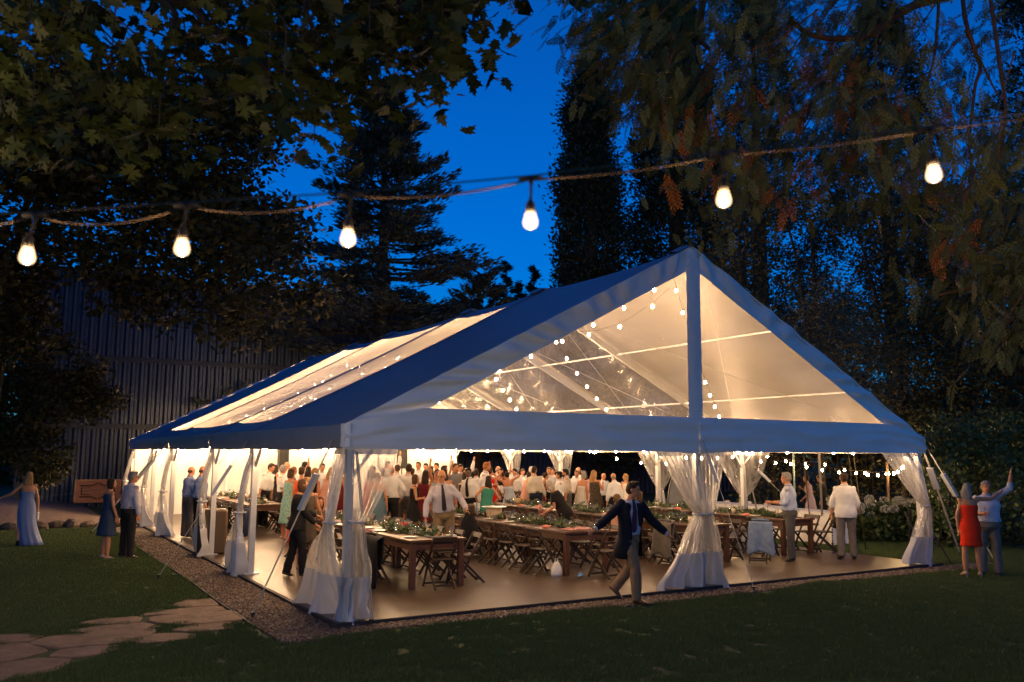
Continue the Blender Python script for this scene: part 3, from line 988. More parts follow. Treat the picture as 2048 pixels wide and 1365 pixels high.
gs = thing('light_pole', 'wooden garden pole beside the hydrangeas', 'pole', (17.3, 4.5, 0))
b = MB(); b.tube([(0, 0, 0), (0, 0, 1.95)], .035, 7); b.build('pole', mat('weathered_pole', (.22, .14, .08), .8, .2, 4), gs)
b = MB(); b.ball((0, 0, 1.97), .045, 8, 5); b.build('pole_cap', MATS['weathered_pole'], gs)
# ================================================================ TABLES, CHAIRS, TABLEWARE
m_wood = mat('farm_table_wood', (0.085, 0.034, 0.015), 0.30, 0.4, 3, 0.25, 30, spec=0.5, stretch=(6, 1, 6))
m_chw = mat('chair_wood', (0.04, 0.023, 0.014), 0.5, 0.35, 4, 0.2, 20, stretch=(1, 1, .3))
TBL = []


def make_table(L=2.66, Wt=1.0, H=.76):
    t = thing('farm_table', 'x', 'table')
    n = 5
    for i in range(n):
        b = MB(); b.box((-Wt / 2 + Wt / n * (i + .5), 0, H - .02), (Wt / n - .006, L - .01 * (i % 2), .04), bev=.004)
        b.build('plank', m_wood, t)
    for sx in (-1, 1):
        b = MB(); b.box((sx * (Wt / 2 - .07), 0, H - .10), (.03, L - .26, .12)); b.build('apron', m_wood, t)
    for sy in (-1, 1):
        b = MB(); b.box((0, sy * (L / 2 - .07), H - .10), (Wt - .26, .03, .12)); b.build('apron', m_wood, t)
        for sx in (-1, 1):
            b = MB(); b.box((sx * (Wt / 2 - .075), sy * (L / 2 - .075), (H - .04) / 2), (.09, .09, H - .042), bev=.006); b.build('leg', m_wood, t)
    return t


table0 = None
ROWX = [2.25, 5.25, 8.25, 11.0]
ROWN = ['row nearest the left side', 'second row from the left side', 'third row from the left side', 'row along the right side']
layout = [(0, 1.80), (0, 4.50), (0, 11.9), (0, 14.6), (1, 1.90), (1, 4.60), (2, 1.90), (2, 4.60), (2, 7.30), (3, 2.15), (3, 4.85)]
cnt = {}
for (r_, y0) in layout:
    k = cnt.get(r_, 0); cnt[r_] = k + 1
    lab = 'long wooden farm table, %s from the front, %s' % (ORD[k], ROWN[r_])
    if table0 is None:
        table0 = make_table(); table0.location = (ROWX[r_], y0 + 1.33, SLAB); table0['label'] = lab; table0['group'] = 'wooden farm tables in the tent'; t = table0
    else:
        t = dup(table0, (ROWX[r_], y0 + 1.33, SLAB), 0, lab, 'wooden farm tables in the tent')
    TBL.append((r_, k, ROWX[r_], y0, y0 + 2.66))


def make_chair():
    """wooden folding chair facing +y (towards the table), seat at the origin"""
    t = thing('folding_chair', 'x', 'chair')
    for sx in (-1, 1):
        b = MB(); b.bar((sx * .20, .20, 0), (sx * .195, -.25, .80), .022, .038); b.build('back_leg', m_chw, t)      # runs up to the backrest
        b = MB(); b.bar((sx * .165, -.30, 0), (sx * .165, .17, .45), .022, .036); b.build('front_leg', m_chw, t)
    b = MB(); b.box((0, .0, .445), (.37, .38, .022), bev=.008); b.build('seat', m_chw, t)
    b = MB(); b.box((0, -.235, .765), (.40, .02, .085), mtx=Matrix.Rotation(.3, 4, 'X'), bev=.006); b.build('backrest', m_chw, t)
    b = MB(); b.box((0, -.20, .60), (.38, .016, .045), mtx=Matrix.Rotation(.3, 4, 'X')); b.build('back_slat', m_chw, t)
    for (y, z, w) in ((.175, .05, .38), (-.24, .06, .32)):
        b = MB(); b.bar((-w / 2, y, z), (w / 2, y, z), .018, .028); b.build('stretcher', m_chw, t)
    return t


chair0 = make_chair()
ch_used = False
def put_chair(x, y, rz, lab, grp='wooden folding chairs at the tables'):
    global ch_used
    if not ch_used:
        ch_used = True
        chair0.location = (x, y, SLAB); chair0.rotation_euler = (0, 0, rz); chair0['label'] = lab; chair0['group'] = grp
        return chair0
    return dup(chair0, (x, y, SLAB), rz, lab, grp)


for (r_, k, x, y0, y1) in TBL:
    for side in (-1, 1):
        nn = 4
        for j in range(nn):
            if r_ == 0 and k == 0 and side < 0 and j in (0,):
                continue
            y = y0 + .36 + j * .64 + random.uniform(-.05, .05)
            off = .60 + random.uniform(-.05, .14)
            rz = (-PI / 2 if side < 0 else PI / 2) + random.uniform(-.14, .14)
            lab = 'wooden folding chair, %s from front, %s side of %s table, %s' % (ORD[j], 'left' if side < 0 else 'right', ORD[k], ['left row', 'second row', 'third row', 'right row'][r_])
            put_chair(x + side * off, y, rz, lab)
put_chair(5.32, 1.52, .12, 'wooden folding chair at the near end of the second row, beside the walking man')
put_chair(2.3, 1.88, -.1, 'wooden folding chair pushed in under the near end of the front left table')
put_chair(9.3, 1.72, -.9, 'wooden folding chair turned aslant before the right row, a blue jacket over it')
put_chair(11.9, 2.3, .9, 'wooden folding chair with a black jacket beyond the blue shirted man')


# cloth draped over chair backs
def coat(label, x, y, rz, col, w=.46, drop_b=.62, drop_f=.3, name='draped_jacket', z=.83, cat='jacket', rough=.85):
    t = thing(name, label, cat, (x, y, SLAB), rz)
    m = mat('cloth_%d' % int(sum(c * 997 * (i + 1) for i, c in enumerate(col))), col, rough, .2, 12, .3, 30, spec=.15)
    b = MB()
    def fn(a, c):
        L = drop_f + drop_b; d = c * L - drop_f
        wob = .03 * math.sin(a * 9 + x * 3) * min(1, abs(d) * 3) + .02 * fbm(a * 5, c * 4, x)
        sp = 1 + .25 * max(0, d) / drop_b
        px = (a - .5) * w * sp
        if d < 0: return (px, -.19 + wob - d * -.12, z + d)
        return (px, -.29 - .10 * d + wob, z - d * (1 + .06 * math.sin(a * 7 + y)))
    b.grid(18, 20, fn); b.build('cloth', m, t, True, solid=.012)
    b = MB(); b.tube([(-.17, -.245, z + .012), (0, -.25, z + .022), (.17, -.245, z + .012)], .02, 8); b.build('collar', m, t, True)
    return t
coat('big black shawl hanging over a chair at the front left table', 1.50, 2.18, -PI / 2, (.012, .011, .012), .74, .74, .5, 'draped_shawl', .84, 'shawl')
coat('pink scarf hanging beside the black shawl at the front left table', 1.60, 2.62, -PI / 2, (.5, .22, .22), .12, .4, .2, 'draped_scarf', .86, 'scarf')
coat('pale blue denim jacket over the chair before the right row', 9.36, 1.68, -.9, (.17, .23, .34), .44, .62)
coat('grey tweed jacket hanging from a chair beside the walking man', 7.58, 2.26, -PI / 2, (.12, .105, .09), .46, .66)
coat('black jacket bunched over the chair back beyond the blue shirted man', 11.92, 2.28, .9, (.015, .015, .017), .44, .3)
coat('dark olive jacket hanging from a chair by the second left post', 1.25, 10.9, -PI / 2, (.06, .055, .045), .55, .75)
coat('dark blue jacket hanging from a chair at the left table row', 1.45, 9.6, -PI / 2, (.03, .045, .09), .46, .62)
coat('taupe coat spread over a chair near the wooden speaker box', 1.2, 13.2, -PI / 2, (.2, .16, .13), .5, .7)

# wooden speaker box on the left edge of the floor
sp = thing('speaker_box', 'wooden cabinet with rounded top corners on the left edge of the floor', 'cabinet', (.14, 8.3, SLAB), -.25)
b = MB(); b.box((0, 0, .46), (.56, .46, .92), bev=.05); b.build('cabinet', mat('speaker_veneer', (.11, .065, .04), .6, .25, 6, .3, 60, stretch=(1, 1, .2)), sp)
b = MB(); b.box((0, -.235, .46), (.50, .02, .84)); b.build('grille_cloth', mat('tan_grille_cloth', (.10, .065, .04), .9, .2, 60, .5, 140), sp)
b = MB(); b.box((-.287, 0, .46), (.016, .40, .84)); b.build('side_panel', m_iron, sp)
# tall black speakers before the far sidewall
for (x, lab) in ((4.95, 'left one of the two tall black column speakers against the white sidewall'), (9.55, 'right one of the two tall black column speakers against the white sidewall')):
    s_ = thing('column_speaker', lab, 'speaker', (x, 20.0, SLAB), 0, 'column speakers by the sidewall')
    b = MB(); b.box((0, 0, 1.92), (.34, .3, .84), bev=.015); b.build('cabinet', mat('black_plastic', (.012, .012, .013), .5, .2, 8), s_)
    b = MB(); b.box((0, -.155, 1.92), (.30, .02, .78)); b.build('grille', mat('speaker_grille', (.02, .019, .018), .7, .3, 200, .5, 300), s_)
    b = MB(); b.tube([(0, 0, 0), (0, 0, 1.5)], .022, 8); b.build('pole', m_iron, s_)
    for a in range(3):
        b = MB(); b.bar((0, 0, .55), (.42 * math.cos(a * 2.09), .42 * math.sin(a * 2.09), .01), .025); b.build('leg', m_iron, s_)

# buffet table under a white cloth beyond the right side
m_cloth = mat('white_tablecloth', (.72, .70, .66), .8, .05, 2, .2, 10)
def cloth_table(label, x0, x1, y0, y1, h=.77):
    t = thing('buffet_table', label, 'table', ((x0 + x1) / 2, (y0 + y1) / 2, 0))
    hx, hy = (x1 - x0) / 2, (y1 - y0) / 2
    b = MB(); b.box((0, 0, h - .02), (2 * hx - .03, 2 * hy - .03, .03)); b.build('tabletop', m_chw, t)
    for sx in (-1, 1):
        for sy in (-1, 1):
            b = MB(); b.tube([(sx * (hx - .1), sy * (hy - .12), 0), (sx * (hx - .1), sy * (hy - .12), h - .04)], .02, 6); b.build('leg', m_iron, t)
    c = tag(bpy.data.objects.new('tablecloth', None), 'white tablecloth falling to the ground over the %s' % label.split(' under')[0], 'tablecloth')
    c.location = t.location; COL.objects.link(c)
    b = MB(); b.box((0, 0, h + .004), (2 * hx, 2 * hy, .008)); b.build('cloth_top', m_cloth, c)
    per = [(-hx, -hy), (hx, -hy), (hx, hy), (-hx, hy), (-hx, -hy)]
    for i in range(4):
        p, q = per[i], per[i + 1]; L = math.hypot(q[0] - p[0], q[1] - p[1]); nx, ny = (q[1] - p[1]) / L, -(q[0] - p[0]) / L
        def fn(a, v):
            w = .012 + (.05 * math.sin(a * L * 11 + i) + .03 * math.sin(a * L * 23)) * (1 - v) * .7
            return (p[0] + (q[0] - p[0]) * a + nx * w, p[1] + (q[1] - p[1]) * a + ny * w, .02 + (h - .012) * v)
        b = MB(); b.grid(int(L * 14) + 4, 5, fn); b.build('cloth_side', m_cloth, c, True)
    return t
cloth_table('long buffet table under white cloth beyond the right opening', 14.0, 14.8, 5.6, 9.4)
cloth_table('second buffet table under white cloth behind the blue shirted man', 13.7, 14.5, 3.5, 5.5)
gp_ = thing('reflector_panel', 'rounded grey panel leaning behind the centre post curtain by the buffet', 'panel', (13.3, 8.6, 0), .3)
b = MB(); b.rings([[(.52 * math.cos(t_) * (1 if math.sin(t_) > 0 else 1.1), yy, .72 + (.9 if math.sin(t_) > 0 else .68) * math.sin(t_)) for t_ in np.linspace(0, 2 * PI, 29)[:-1]] for yy in (-.02, .02)])
b.build('panel', mat('grey_fabric', (.34, .33, .29), .8, .1, 4), gp_)
b = MB(); b.tube([(.54 * math.cos(t_), -.03, .72 + (.92 if math.sin(t_) > 0 else .68) * math.sin(t_)) for t_ in np.linspace(0, 2 * PI, 29)], .015, 6); b.build('rim', m_iron, gp_)
ez = thing('easel_stand', 'black folding easel leaning by the far right corner post', 'easel', (12.62, -.05, 0))
for (a_, c_) in (((-.25, .1, 0), (-.45, .5, 1.05)), ((.28, .0, 0), (-.05, .45, 1.1)), ((.1, .8, 0), (-.25, .5, 1.08))):
    b = MB(); b.bar(a_, c_, .05, .03); b.build('leg', m_iron, ez)
b = MB(); b.bar((-.38, .28, .5), (.12, .22, .5), .04); b.build('cross_bar', m_iron, ez)
wb = thing('tote_bag', 'small white bag standing on the floor by the second row table leg', 'bag', (4.62, 1.98, SLAB))
wb.scale = (.72, .72, .72)
b = MB(); b.rings([[(.15 * q * math.cos(t_), .09 * q * math.sin(t_), z) for t_ in np.linspace(0, 2 * PI, 13)[:-1]] for (q, z) in ((.9, 0), (1.05, .08), (.95, .2), (.6, .3), (.4, .34))]); b.build('bag_body', m_cloth, wb, True)
b = MB(); b.tube([(-.05, 0, .33), (-.03, 0, .42), (.03, 0, .42), (.05, 0, .33)], .008, 5); b.build('strap', m_cloth, wb)
bb = thing('sandal', 'pale blue sandal lying on the floor beside the white bag', 'sandal', (4.95, 1.72, SLAB), .7)
b = MB(); b.ball((0, 0, .03), (.13, .045, .02), 10, 6); b.build('sole', mat('pale_blue_plastic', (.2, .4, .7), .4), bb, True)
b = MB(); b.tube([(-.02, -.05, .03), (-.02, 0, .085), (-.02, .05, .03)], .012, 6); b.build('strap', MATS['pale_blue_plastic'], bb, True)

# ------------------------------------------------------------ tableware
m_glass = glassmat('drinking_glass')
m_plate = mat('white_china', (.75, .74, .70), .25, .03, 3, spec=.6)
m_nap = mat('coral_napkin', (.62, .20, .14), .85, .1, 10)
m_nap2 = mat('pink_napkin', (.60, .30, .26), .85, .1, 10)
m_water = mat('red_wine', (.10, .01, .012), .1, .1, 3)
def proto_wine():
    b = MB(); b.lathe([(.033, 0), (.033, .004), (.005, .008), (.004, .08), (.02, .095), (.036, .12), (.04, .15), (.034, .19)], n=10, cap=False); return b.mesh('bowl', m_glass, True)
def proto_tumbler():
    b = MB(); b.lathe([(.0, .002), (.03, .002), (.036, .10), (.033, .10), (.028, .01), (0, .01)], n=10, cap=False); return b.mesh('tumbler', m_glass, True)
def proto_plate():
    b = MB(); b.lathe([(0, .0), (.075, 0), (.13, .018), (.13, .022), (.075, .006), (0, .006)], n=18, cap=False); return b.mesh('plate', m_plate, True)
def proto_liquid():
    b = MB(); b.lathe([(.004, .098), (.019, .1), (.033, .12), (.034, .125)], n=10); return b.mesh('wine', m_water, True)
me_w, me_t, me_p, me_l = proto_wine(), proto_tumbler(), proto_plate(), proto_liquid()
b = MB(); b.lathe([(.036, .0), (.042, .0), (.042, .11), (.036, .11)], n=10); me_c = b.mesh('candle_jar', mat('cream_wax', (.7, .6, .4), .5, .1, 5), True)
b = MB(); b.rings([[(q * x_, q * y_, z) for (x_, y_) in ((-.09, -.05), (.09, -.06), (.1, .05), (-.08, .07))] for (q, z) in ((1, 0), (1.05, .012), (.7, .04), (.2, .05))]); me_n = b.mesh('napkin', m_nap, True); me_n2 = me_n.copy(); me_n2.materials[0] = m_nap2
b = MB(); b.lathe([(.05, 0), (.055, .02), (.055, .16), (.03, .2), (.03, .24)], n=12); me_pit = b.mesh('carafe', m_glass, True)
TZ = SLAB + .761
rname = ['front left table', 'second table of the left row', 'third table of the left row', 'fourth table of the left row']
def tname(r_, k):
    return ORD[k] + ' table of the ' + ['left row', 'second row', 'third row', 'right row'][r_]
for (r_, k, x, y0, y1) in TBL:
    rg = random.Random(r_ * 10 + k)
    tn = tname(r_, k)
    for side in (-1, 1):
        for j in range(4):
            y = y0 + .36 + j * .64 + rg.uniform(-.08, .08)
            if rg.random() < .85:
                o = link('wine_glass', me_w); o.location = (x + side * rg.uniform(.2, .34), y + rg.uniform(-.2, .2), TZ)
                tag(o, 'stemmed wine glass standing on the %s' % tn, 'wine glass', 'wine glasses on the %s' % tn)
            if rg.random() < .75:
                o = link('water_tumbler', me_t); o.location = (x + side * rg.uniform(.15, .36), y + rg.uniform(-.22, .22), TZ)
                tag(o, 'clear water tumbler standing on the %s' % tn, 'tumbler', 'tumblers on the %s' % tn)
            if rg.random() < .62:
                o = link('dinner_plate', me_p); o.location = (x + side * rg.uniform(.28, .34), y, TZ)
                tag(o, 'white plate left on the %s' % tn, 'plate', 'plates on the %s' % tn)
            if rg.random() < .4:
                o = link('napkin', me_n2 if rg.random() < .5 else me_n); o.location = (x + side * rg.uniform(.24, .38), y + rg.uniform(-.25, .25), TZ + .004); o.rotation_euler = (0, 0, rg.uniform(0, 3))
                tag(o, 'crumpled %s napkin on the %s' % ('pink' if o.data is me_n2 else 'coral', tn), 'napkin', '%s napkins on the %s' % ('pink' if o.data is me_n2 else 'coral', tn))
    for j in range(2):
        o = link('candle_jar', me_c); o.location = (x + rg.uniform(-.12, .12), y0 + .6 + 1.3 * j, TZ)
        tag(o, 'cream candle in a jar among the greenery on the %s' % tn, 'candle', 'candles on the %s' % tn)
# greenery garlands, one per table
m_leafy = mat_random('garland_leaves', [(.05, .085, .03), (.08, .12, .05), (.12, .15, .075), (.035, .06, .025)], .5)
def leaf_tris(P, size, rg, up=.3, asp=.45):
    """P (n,3) -> small pointed leaf quads"""
    n = len(P)
    d = rg.normal(0, 1, (n, 3)); d[:, 2] = d[:, 2] * .6 + up
    d /= np.linalg.norm(d, axis=1)[:, None]
    q = rg.normal(0, 1, (n, 3)); s = np.cross(d, q); s /= np.linalg.norm(s, axis=1)[:, None]
    L = (size * rg.uniform(.6, 1.3, n))[:, None] if np.isscalar(size) else size[:, None]
    V = np.stack([P, P + d * L * .5 + s * L * asp * .5, P + d * L, P + d * L * .5 - s * L * asp * .5], 1)
    F = np.arange(n * 4).reshape(n, 4)
    return V.reshape(-1, 3), F
for i, (r_, k, x, y0, y1) in enumerate(TBL):
    rg = np.random.default_rng(50 + i)
    n = 900 if k == 0 else 500
    t_ = rg.uniform(0.12, .92, n)
    P = np.stack([x + .10 * np.sin(t_ * 9 + i) + rg.normal(0, .07, n), y0 + t_ * (y1 - y0), TZ + np.abs(rg.normal(0, .05, n)) * (1 + .5 * np.sin(t_ * 21))], 1)
    V, F = leaf_tris(P, .085, rg, .35)
    g_ = thing('garland', 'leafy green garland down the middle of the %s' % tname(r_, k), 'garland', (0, 0, 0))
    o = link('leaves', npmesh('leaves', V, F, m_leafy), g_); o['kind'] = 'stuff'
    b = MB(); b.tube([(x + .10 * math.sin(q * 9 + i), y0 + q * (y1 - y0), TZ + .012) for q in np.linspace(.12, .92, 20)], .008, 5); b.build('stem', mat('green_stem', (.07, .06, .03), .8), g_)
# larger pieces seen on the tables
tb = thing('tub', 'round cream serving tub on the second row table by the woman in black', 'tub', (5.25, 5.3, TZ))
b = MB(); b.lathe([(.13, 0), (.15, .02), (.17, .22), (.16, .22), (.14, .03)], n=20); b.build('bucket', mat('cream_enamel', (.6, .45, .28), .4, .1, 5), tb, True)
b = MB(); b.lathe([(.16, .22), (.26, .225), (.27, .24), (.17, .236)], n=24); b.build('rim_tray', m_plate, tb, True)
hw = thing('menu_board', 'dark wooden block with a glass before it on the second row table', 'wooden block', (5.05, 6.0, TZ))
b = MB(); b.box((0, 0, .13), (.2, .14, .26), bev=.03); b.build('block', m_wood, hw)
b = MB(); b.box((0, -.075, .15), (.12, .012, .14), bev=.004); b.build('front_panel', m_chw, hw)
cr = thing('carton', 'tall white and blue drinks carton on the second row table', 'carton', (5.38, 6.3, TZ))
b = MB(); b.box((0, 0, .13), (.11, .11, .26), bev=.006); b.build('carton_body', m_plate, cr)
b = MB(); b.box((-.035, -.057, .13), (.04, .004, .26)); b.build('blue_stripe', mat('carton_blue', (.12, .25, .4), .5), cr)
bk = thing('basket', 'small pale woven basket on the third row table', 'basket', (8.2, 9.2, TZ))
b = MB(); b.lathe([(.09, 0), (.11, .16), (.1, .16), (.08, .02)], n=14); b.build('basket_body', mat('pale_wicker', (.5, .36, .2), .8, .3, 60, .6, 90), bk, True)
b = MB(); b.tube([(-.1, 0, .16), (0, 0, .27), (.1, 0, .16)], .008, 5); b.build('handle', MATS['pale_wicker'], bk)
fl = thing('flower_bunch', 'bunch of pink and red flowers on the front left table', 'flowers', (2.35, 3.5, TZ))
b = MB()
for i in range(9):
    b.ball((random.uniform(-.07, .07), random.uniform(-.07, .07), random.uniform(.08, .18)), random.uniform(.025, .04), 7, 5)
b.build('petals', mat_random('petals', [(.5, .06, .06), (.6, .25, .22), (.55, .4, .3)], .7), fl, True)
b = MB(); b.lathe([(.04, 0), (.05, .05), (.035, .1)], n=10); b.build('vase', m_glass, fl, True)
pt = thing('serving_platter', 'platter with leftovers at the near end of the front left table', 'platter', (2.4, 2.15, TZ), .2)
b = MB(); b.lathe([(0, 0), (.13, 0), (.19, .02), (.19, .025), (.13, .008), (0, .008)], n=20, sx=1.2, sy=.8, cap=False); b.build('dish', m_plate, pt, True)
b = MB()
for i in range(8): b.ball((random.uniform(-.1, .1), random.uniform(-.06, .06), .025), (.035, .025, .02), 6, 4)
b.build('food', mat('roast_food', (.3, .15, .07), .7, .4, 20), pt, True)
nc = thing('napkin', 'large pink napkin heap at the near end of the second row table', 'napkin', (5.2, 2.2, TZ))
b = MB(); b.grid(16, 12, lambda a, c: ((a - .5) * .5, (c - .5) * .32, .012 + .07 * max(0, fbm(a * 3, c * 3, 2)) * math.sin(PI * a) * math.sin(PI * c) * 2)); b.build('cloth', m_nap2, nc, True, solid=.006)
b = MB(); b.tube([(-.24, 0, .012), (0, .02, .02), (.24, .01, .012)], .006, 5); b.build('hem', m_nap2, nc)
# small things on the buffet
for i, (y, s_) in enumerate(((6.2, .1), (6.9, .13), (7.7, .09), (8.4, .12), (9.0, .1))):
    o = thing('serving_bowl', 'white serving bowl on the buffet cloth, %s from the near end' % ORD[i], 'bowl', (14.4, y, .786), 0, 'bowls on the buffet')
    b = MB(); b.lathe([(.03, 0), (s_, .06), (s_ * .95, .062), (.03, .01)], n=14); b.build('bowl', m_plate, o, True)
    b = MB(); b.ball((0, 0, .05), (s_ * .8, s_ * .8, .045), 8, 5); b.build('food', m_cloth if i % 2 else MATS['roast_food'], o, True)
# ================================================================ PEOPLE
def srgb(h):
    return tuple((((int(h[i:i + 2], 16) / 255) + .055) / 1.055) ** 2.4 if int(h[i:i + 2], 16) > 10 else int(h[i:i + 2], 16) / 255 / 12.92 for i in (0, 2, 4))


SKIN = mat('skin', (.47, .205, .10), .55, .06, 9, sheen=.1)
SKIND = mat('dark_skin', (.13, .065, .04), .5, .06, 9)
def cl(name, c, rough=.85, var=.1, scale=6, **k):
    return mat(name, c, rough, var, scale, .25, 40, spec=.15, **k)
WHITE = cl('white_cotton', (.66, .65, .63)); CREAM = cl('cream_cotton', (.56, .50, .40)); BLACK = cl('black_cloth', (.015, .014, .015), var=.3)
GREYT = cl('grey_wool', (.10, .09, .085)); NAVY = cl('navy_wool', (.018, .022, .04)); KHAKI = cl('khaki_twill', (.24, .165, .09)); GREYS = cl('grey_cotton', (.17, .165, .165))
LAV = cl('lavender_cotton', (.46, .43, .50)); BLUES = cl('blue_cotton', (.20, .26, .44)); LBLUE = cl('pale_blue_cotton', (.42, .47, .60)); TAN = cl('tan_twill', (.20, .135, .085))
ORANGE = cl('orange_crepe', (.75, .10, .02)); RED = cl('red_crepe', (.62, .015, .012)); RED2 = cl('rust_crepe', (.45, .06, .03)); CORAL = cl('vermilion_crepe', (.72, .035, .012))
BURG = cl('burgundy_crepe', (.12, .012, .018)); SLATE = cl('slate_chiffon', (.10, .16, .20)); GOLD = cl('gold_sequin', (.42, .24, .10), .35, .5, 60); TEAL = cl('teal_crepe', (.05, .23, .17))
TEALP = cl('aqua_print', (.25, .45, .38), var=.5, scale=25); PALEB = cl('pale_blue_chiffon', (.42, .50, .56)); BLUSH = cl('blush_crepe', (.55, .30, .22)); WHITED = cl('ivory_crepe', (.62, .57, .48))
PINKP = cl('pale_pink_tulle', (.56, .42, .44)); PATT = cl('dark_floral_print', (.10, .09, .08), var=.9, scale=30); LACE = cl('black_lace', (.06, .045, .03), var=.9, scale=26); SPARK = cl('sparkly_brown_knit', (.10, .075, .05), .5, .7, 70)
DBLUE = cl('dark_blue_crepe', (.03, .05, .09)); GOWN = cl('periwinkle_satin', (.13, .18, .35), .45); SEQ = cl('white_sequin', (.6, .55, .5), .3, .5, 80)
m_st = bpy.data.materials.new('striped_shirt'); m_st.use_nodes = True
_n = m_st.node_tree; _t = _n.nodes.new('ShaderNodeTexCoord'); _w = _n.nodes.new('ShaderNodeTexWave'); _w.bands_direction = 'Z'; _w.inputs['Scale'].default_value = 9; _q = _n.nodes.new('ShaderNodeValToRGB')
_q.color_ramp.elements[0].color = (.18, .13, .09, 1); _q.color_ramp.elements[1].color = (.6, .52, .42, 1); _q.color_ramp.elements[1].position = .35
_n.links.new(_t.outputs['Object'], _w.inputs[0]); _n.links.new(_w.outputs[0], _q.inputs[0]); _n.links.new(_q.outputs[0], _n.nodes['Principled BSDF'].inputs[0]); _n.nodes['Principled BSDF'].inputs['Roughness'].default_value = .85
STRIPE = m_st
def hr(name, c):
    return mat(name, c, .6, .45, 10, .6, 60, spec=.2, stretch=(6, 6, 1))
DARK = hr('dark_brown_hair', (.03, .016, .010)); BLACKH = hr('black_hair', (.010, .008, .008)); BROWN = hr('brown_hair', (.07, .035, .018)); LBROWN = hr('light_brown_hair', (.15, .085, .04)); GINGER = hr('ginger_hair', (.28, .10, .03))
BLOND = hr('blonde_hair', (.34, .19, .07)); GREY = hr('grey_hair', (.25, .23, .21)); WHITEH = hr('white_hair', (.55, .52, .47)); SILV = hr('silver_hair', (.48, .44, .38))
M_SHOE = mat('black_leather', (.015, .012, .011), .35, .2, 10); M_SHOEB = mat('brown_leather', (.045, .022, .012), .35, .2, 10); M_SHOEN = mat('nude_leather', (.4, .25, .18), .4, .1, 10)
M_EYE = mat('eye_dark', (.02, .015, .012), .2); M_LIP = mat('lips', (.30, .09, .07), .5); M_BELT = mat('black_belt', (.012, .011, .011), .4)

TOR_M = [(-.12, .10, .085, 0), (-.05, .168, .112, 0), (.03, .166, .11, 0), (.12, .152, .105, .004), (.22, .158, .112, .006), (.34, .178, .120, .004), (.42, .178, .108, -.004), (.475, .14, .082, -.008), (.51, .072, .064, -.006), (.57, .056, .058, .006)]
TOR_F = [(-.12, .10, .09, 0), (-.05, .172, .120, 0), (.03, .160, .108, 0), (.13, .126, .090, 0), (.22, .136, .098, .004), (.31, .148, .118, .014), (.40, .150, .098, .002), (.455, .125, .075, -.006), (.50, .060, .055, -.006), (.57, .047, .050, .006)]
ARM_D = ((.16, .02, -1), (.10, .22, -1))
BATCH = []


def ell(c, X, Y, rx, ry, n=16, a0=0.0, a1=2 * PI, closed=True):
    k = n if closed else n - 1
    return [c + X * (rx * math.cos(a0 + (a1 - a0) * j / k)) + Y * (ry * math.sin(a0 + (a1 - a0) * j / k)) for j in range(n)]


def queue(mb, name, material, parent, vox, wr=0.0, ratio=.5, smooth=3, seed=0):
    o = mb.build(name, material, parent, True)
    md = o.modifiers.new('r', 'REMESH'); md.mode = 'VOXEL'; md.voxel_size = vox; md.use_smooth_shade = True
    if smooth:
        ms = o.modifiers.new('s', 'SMOOTH'); ms.iterations = smooth; ms.factor = .5
    md = o.modifiers.new('d', 'DECIMATE'); md.ratio = ratio
    BATCH.append((o, material, wr, ratio, seed))
    return o


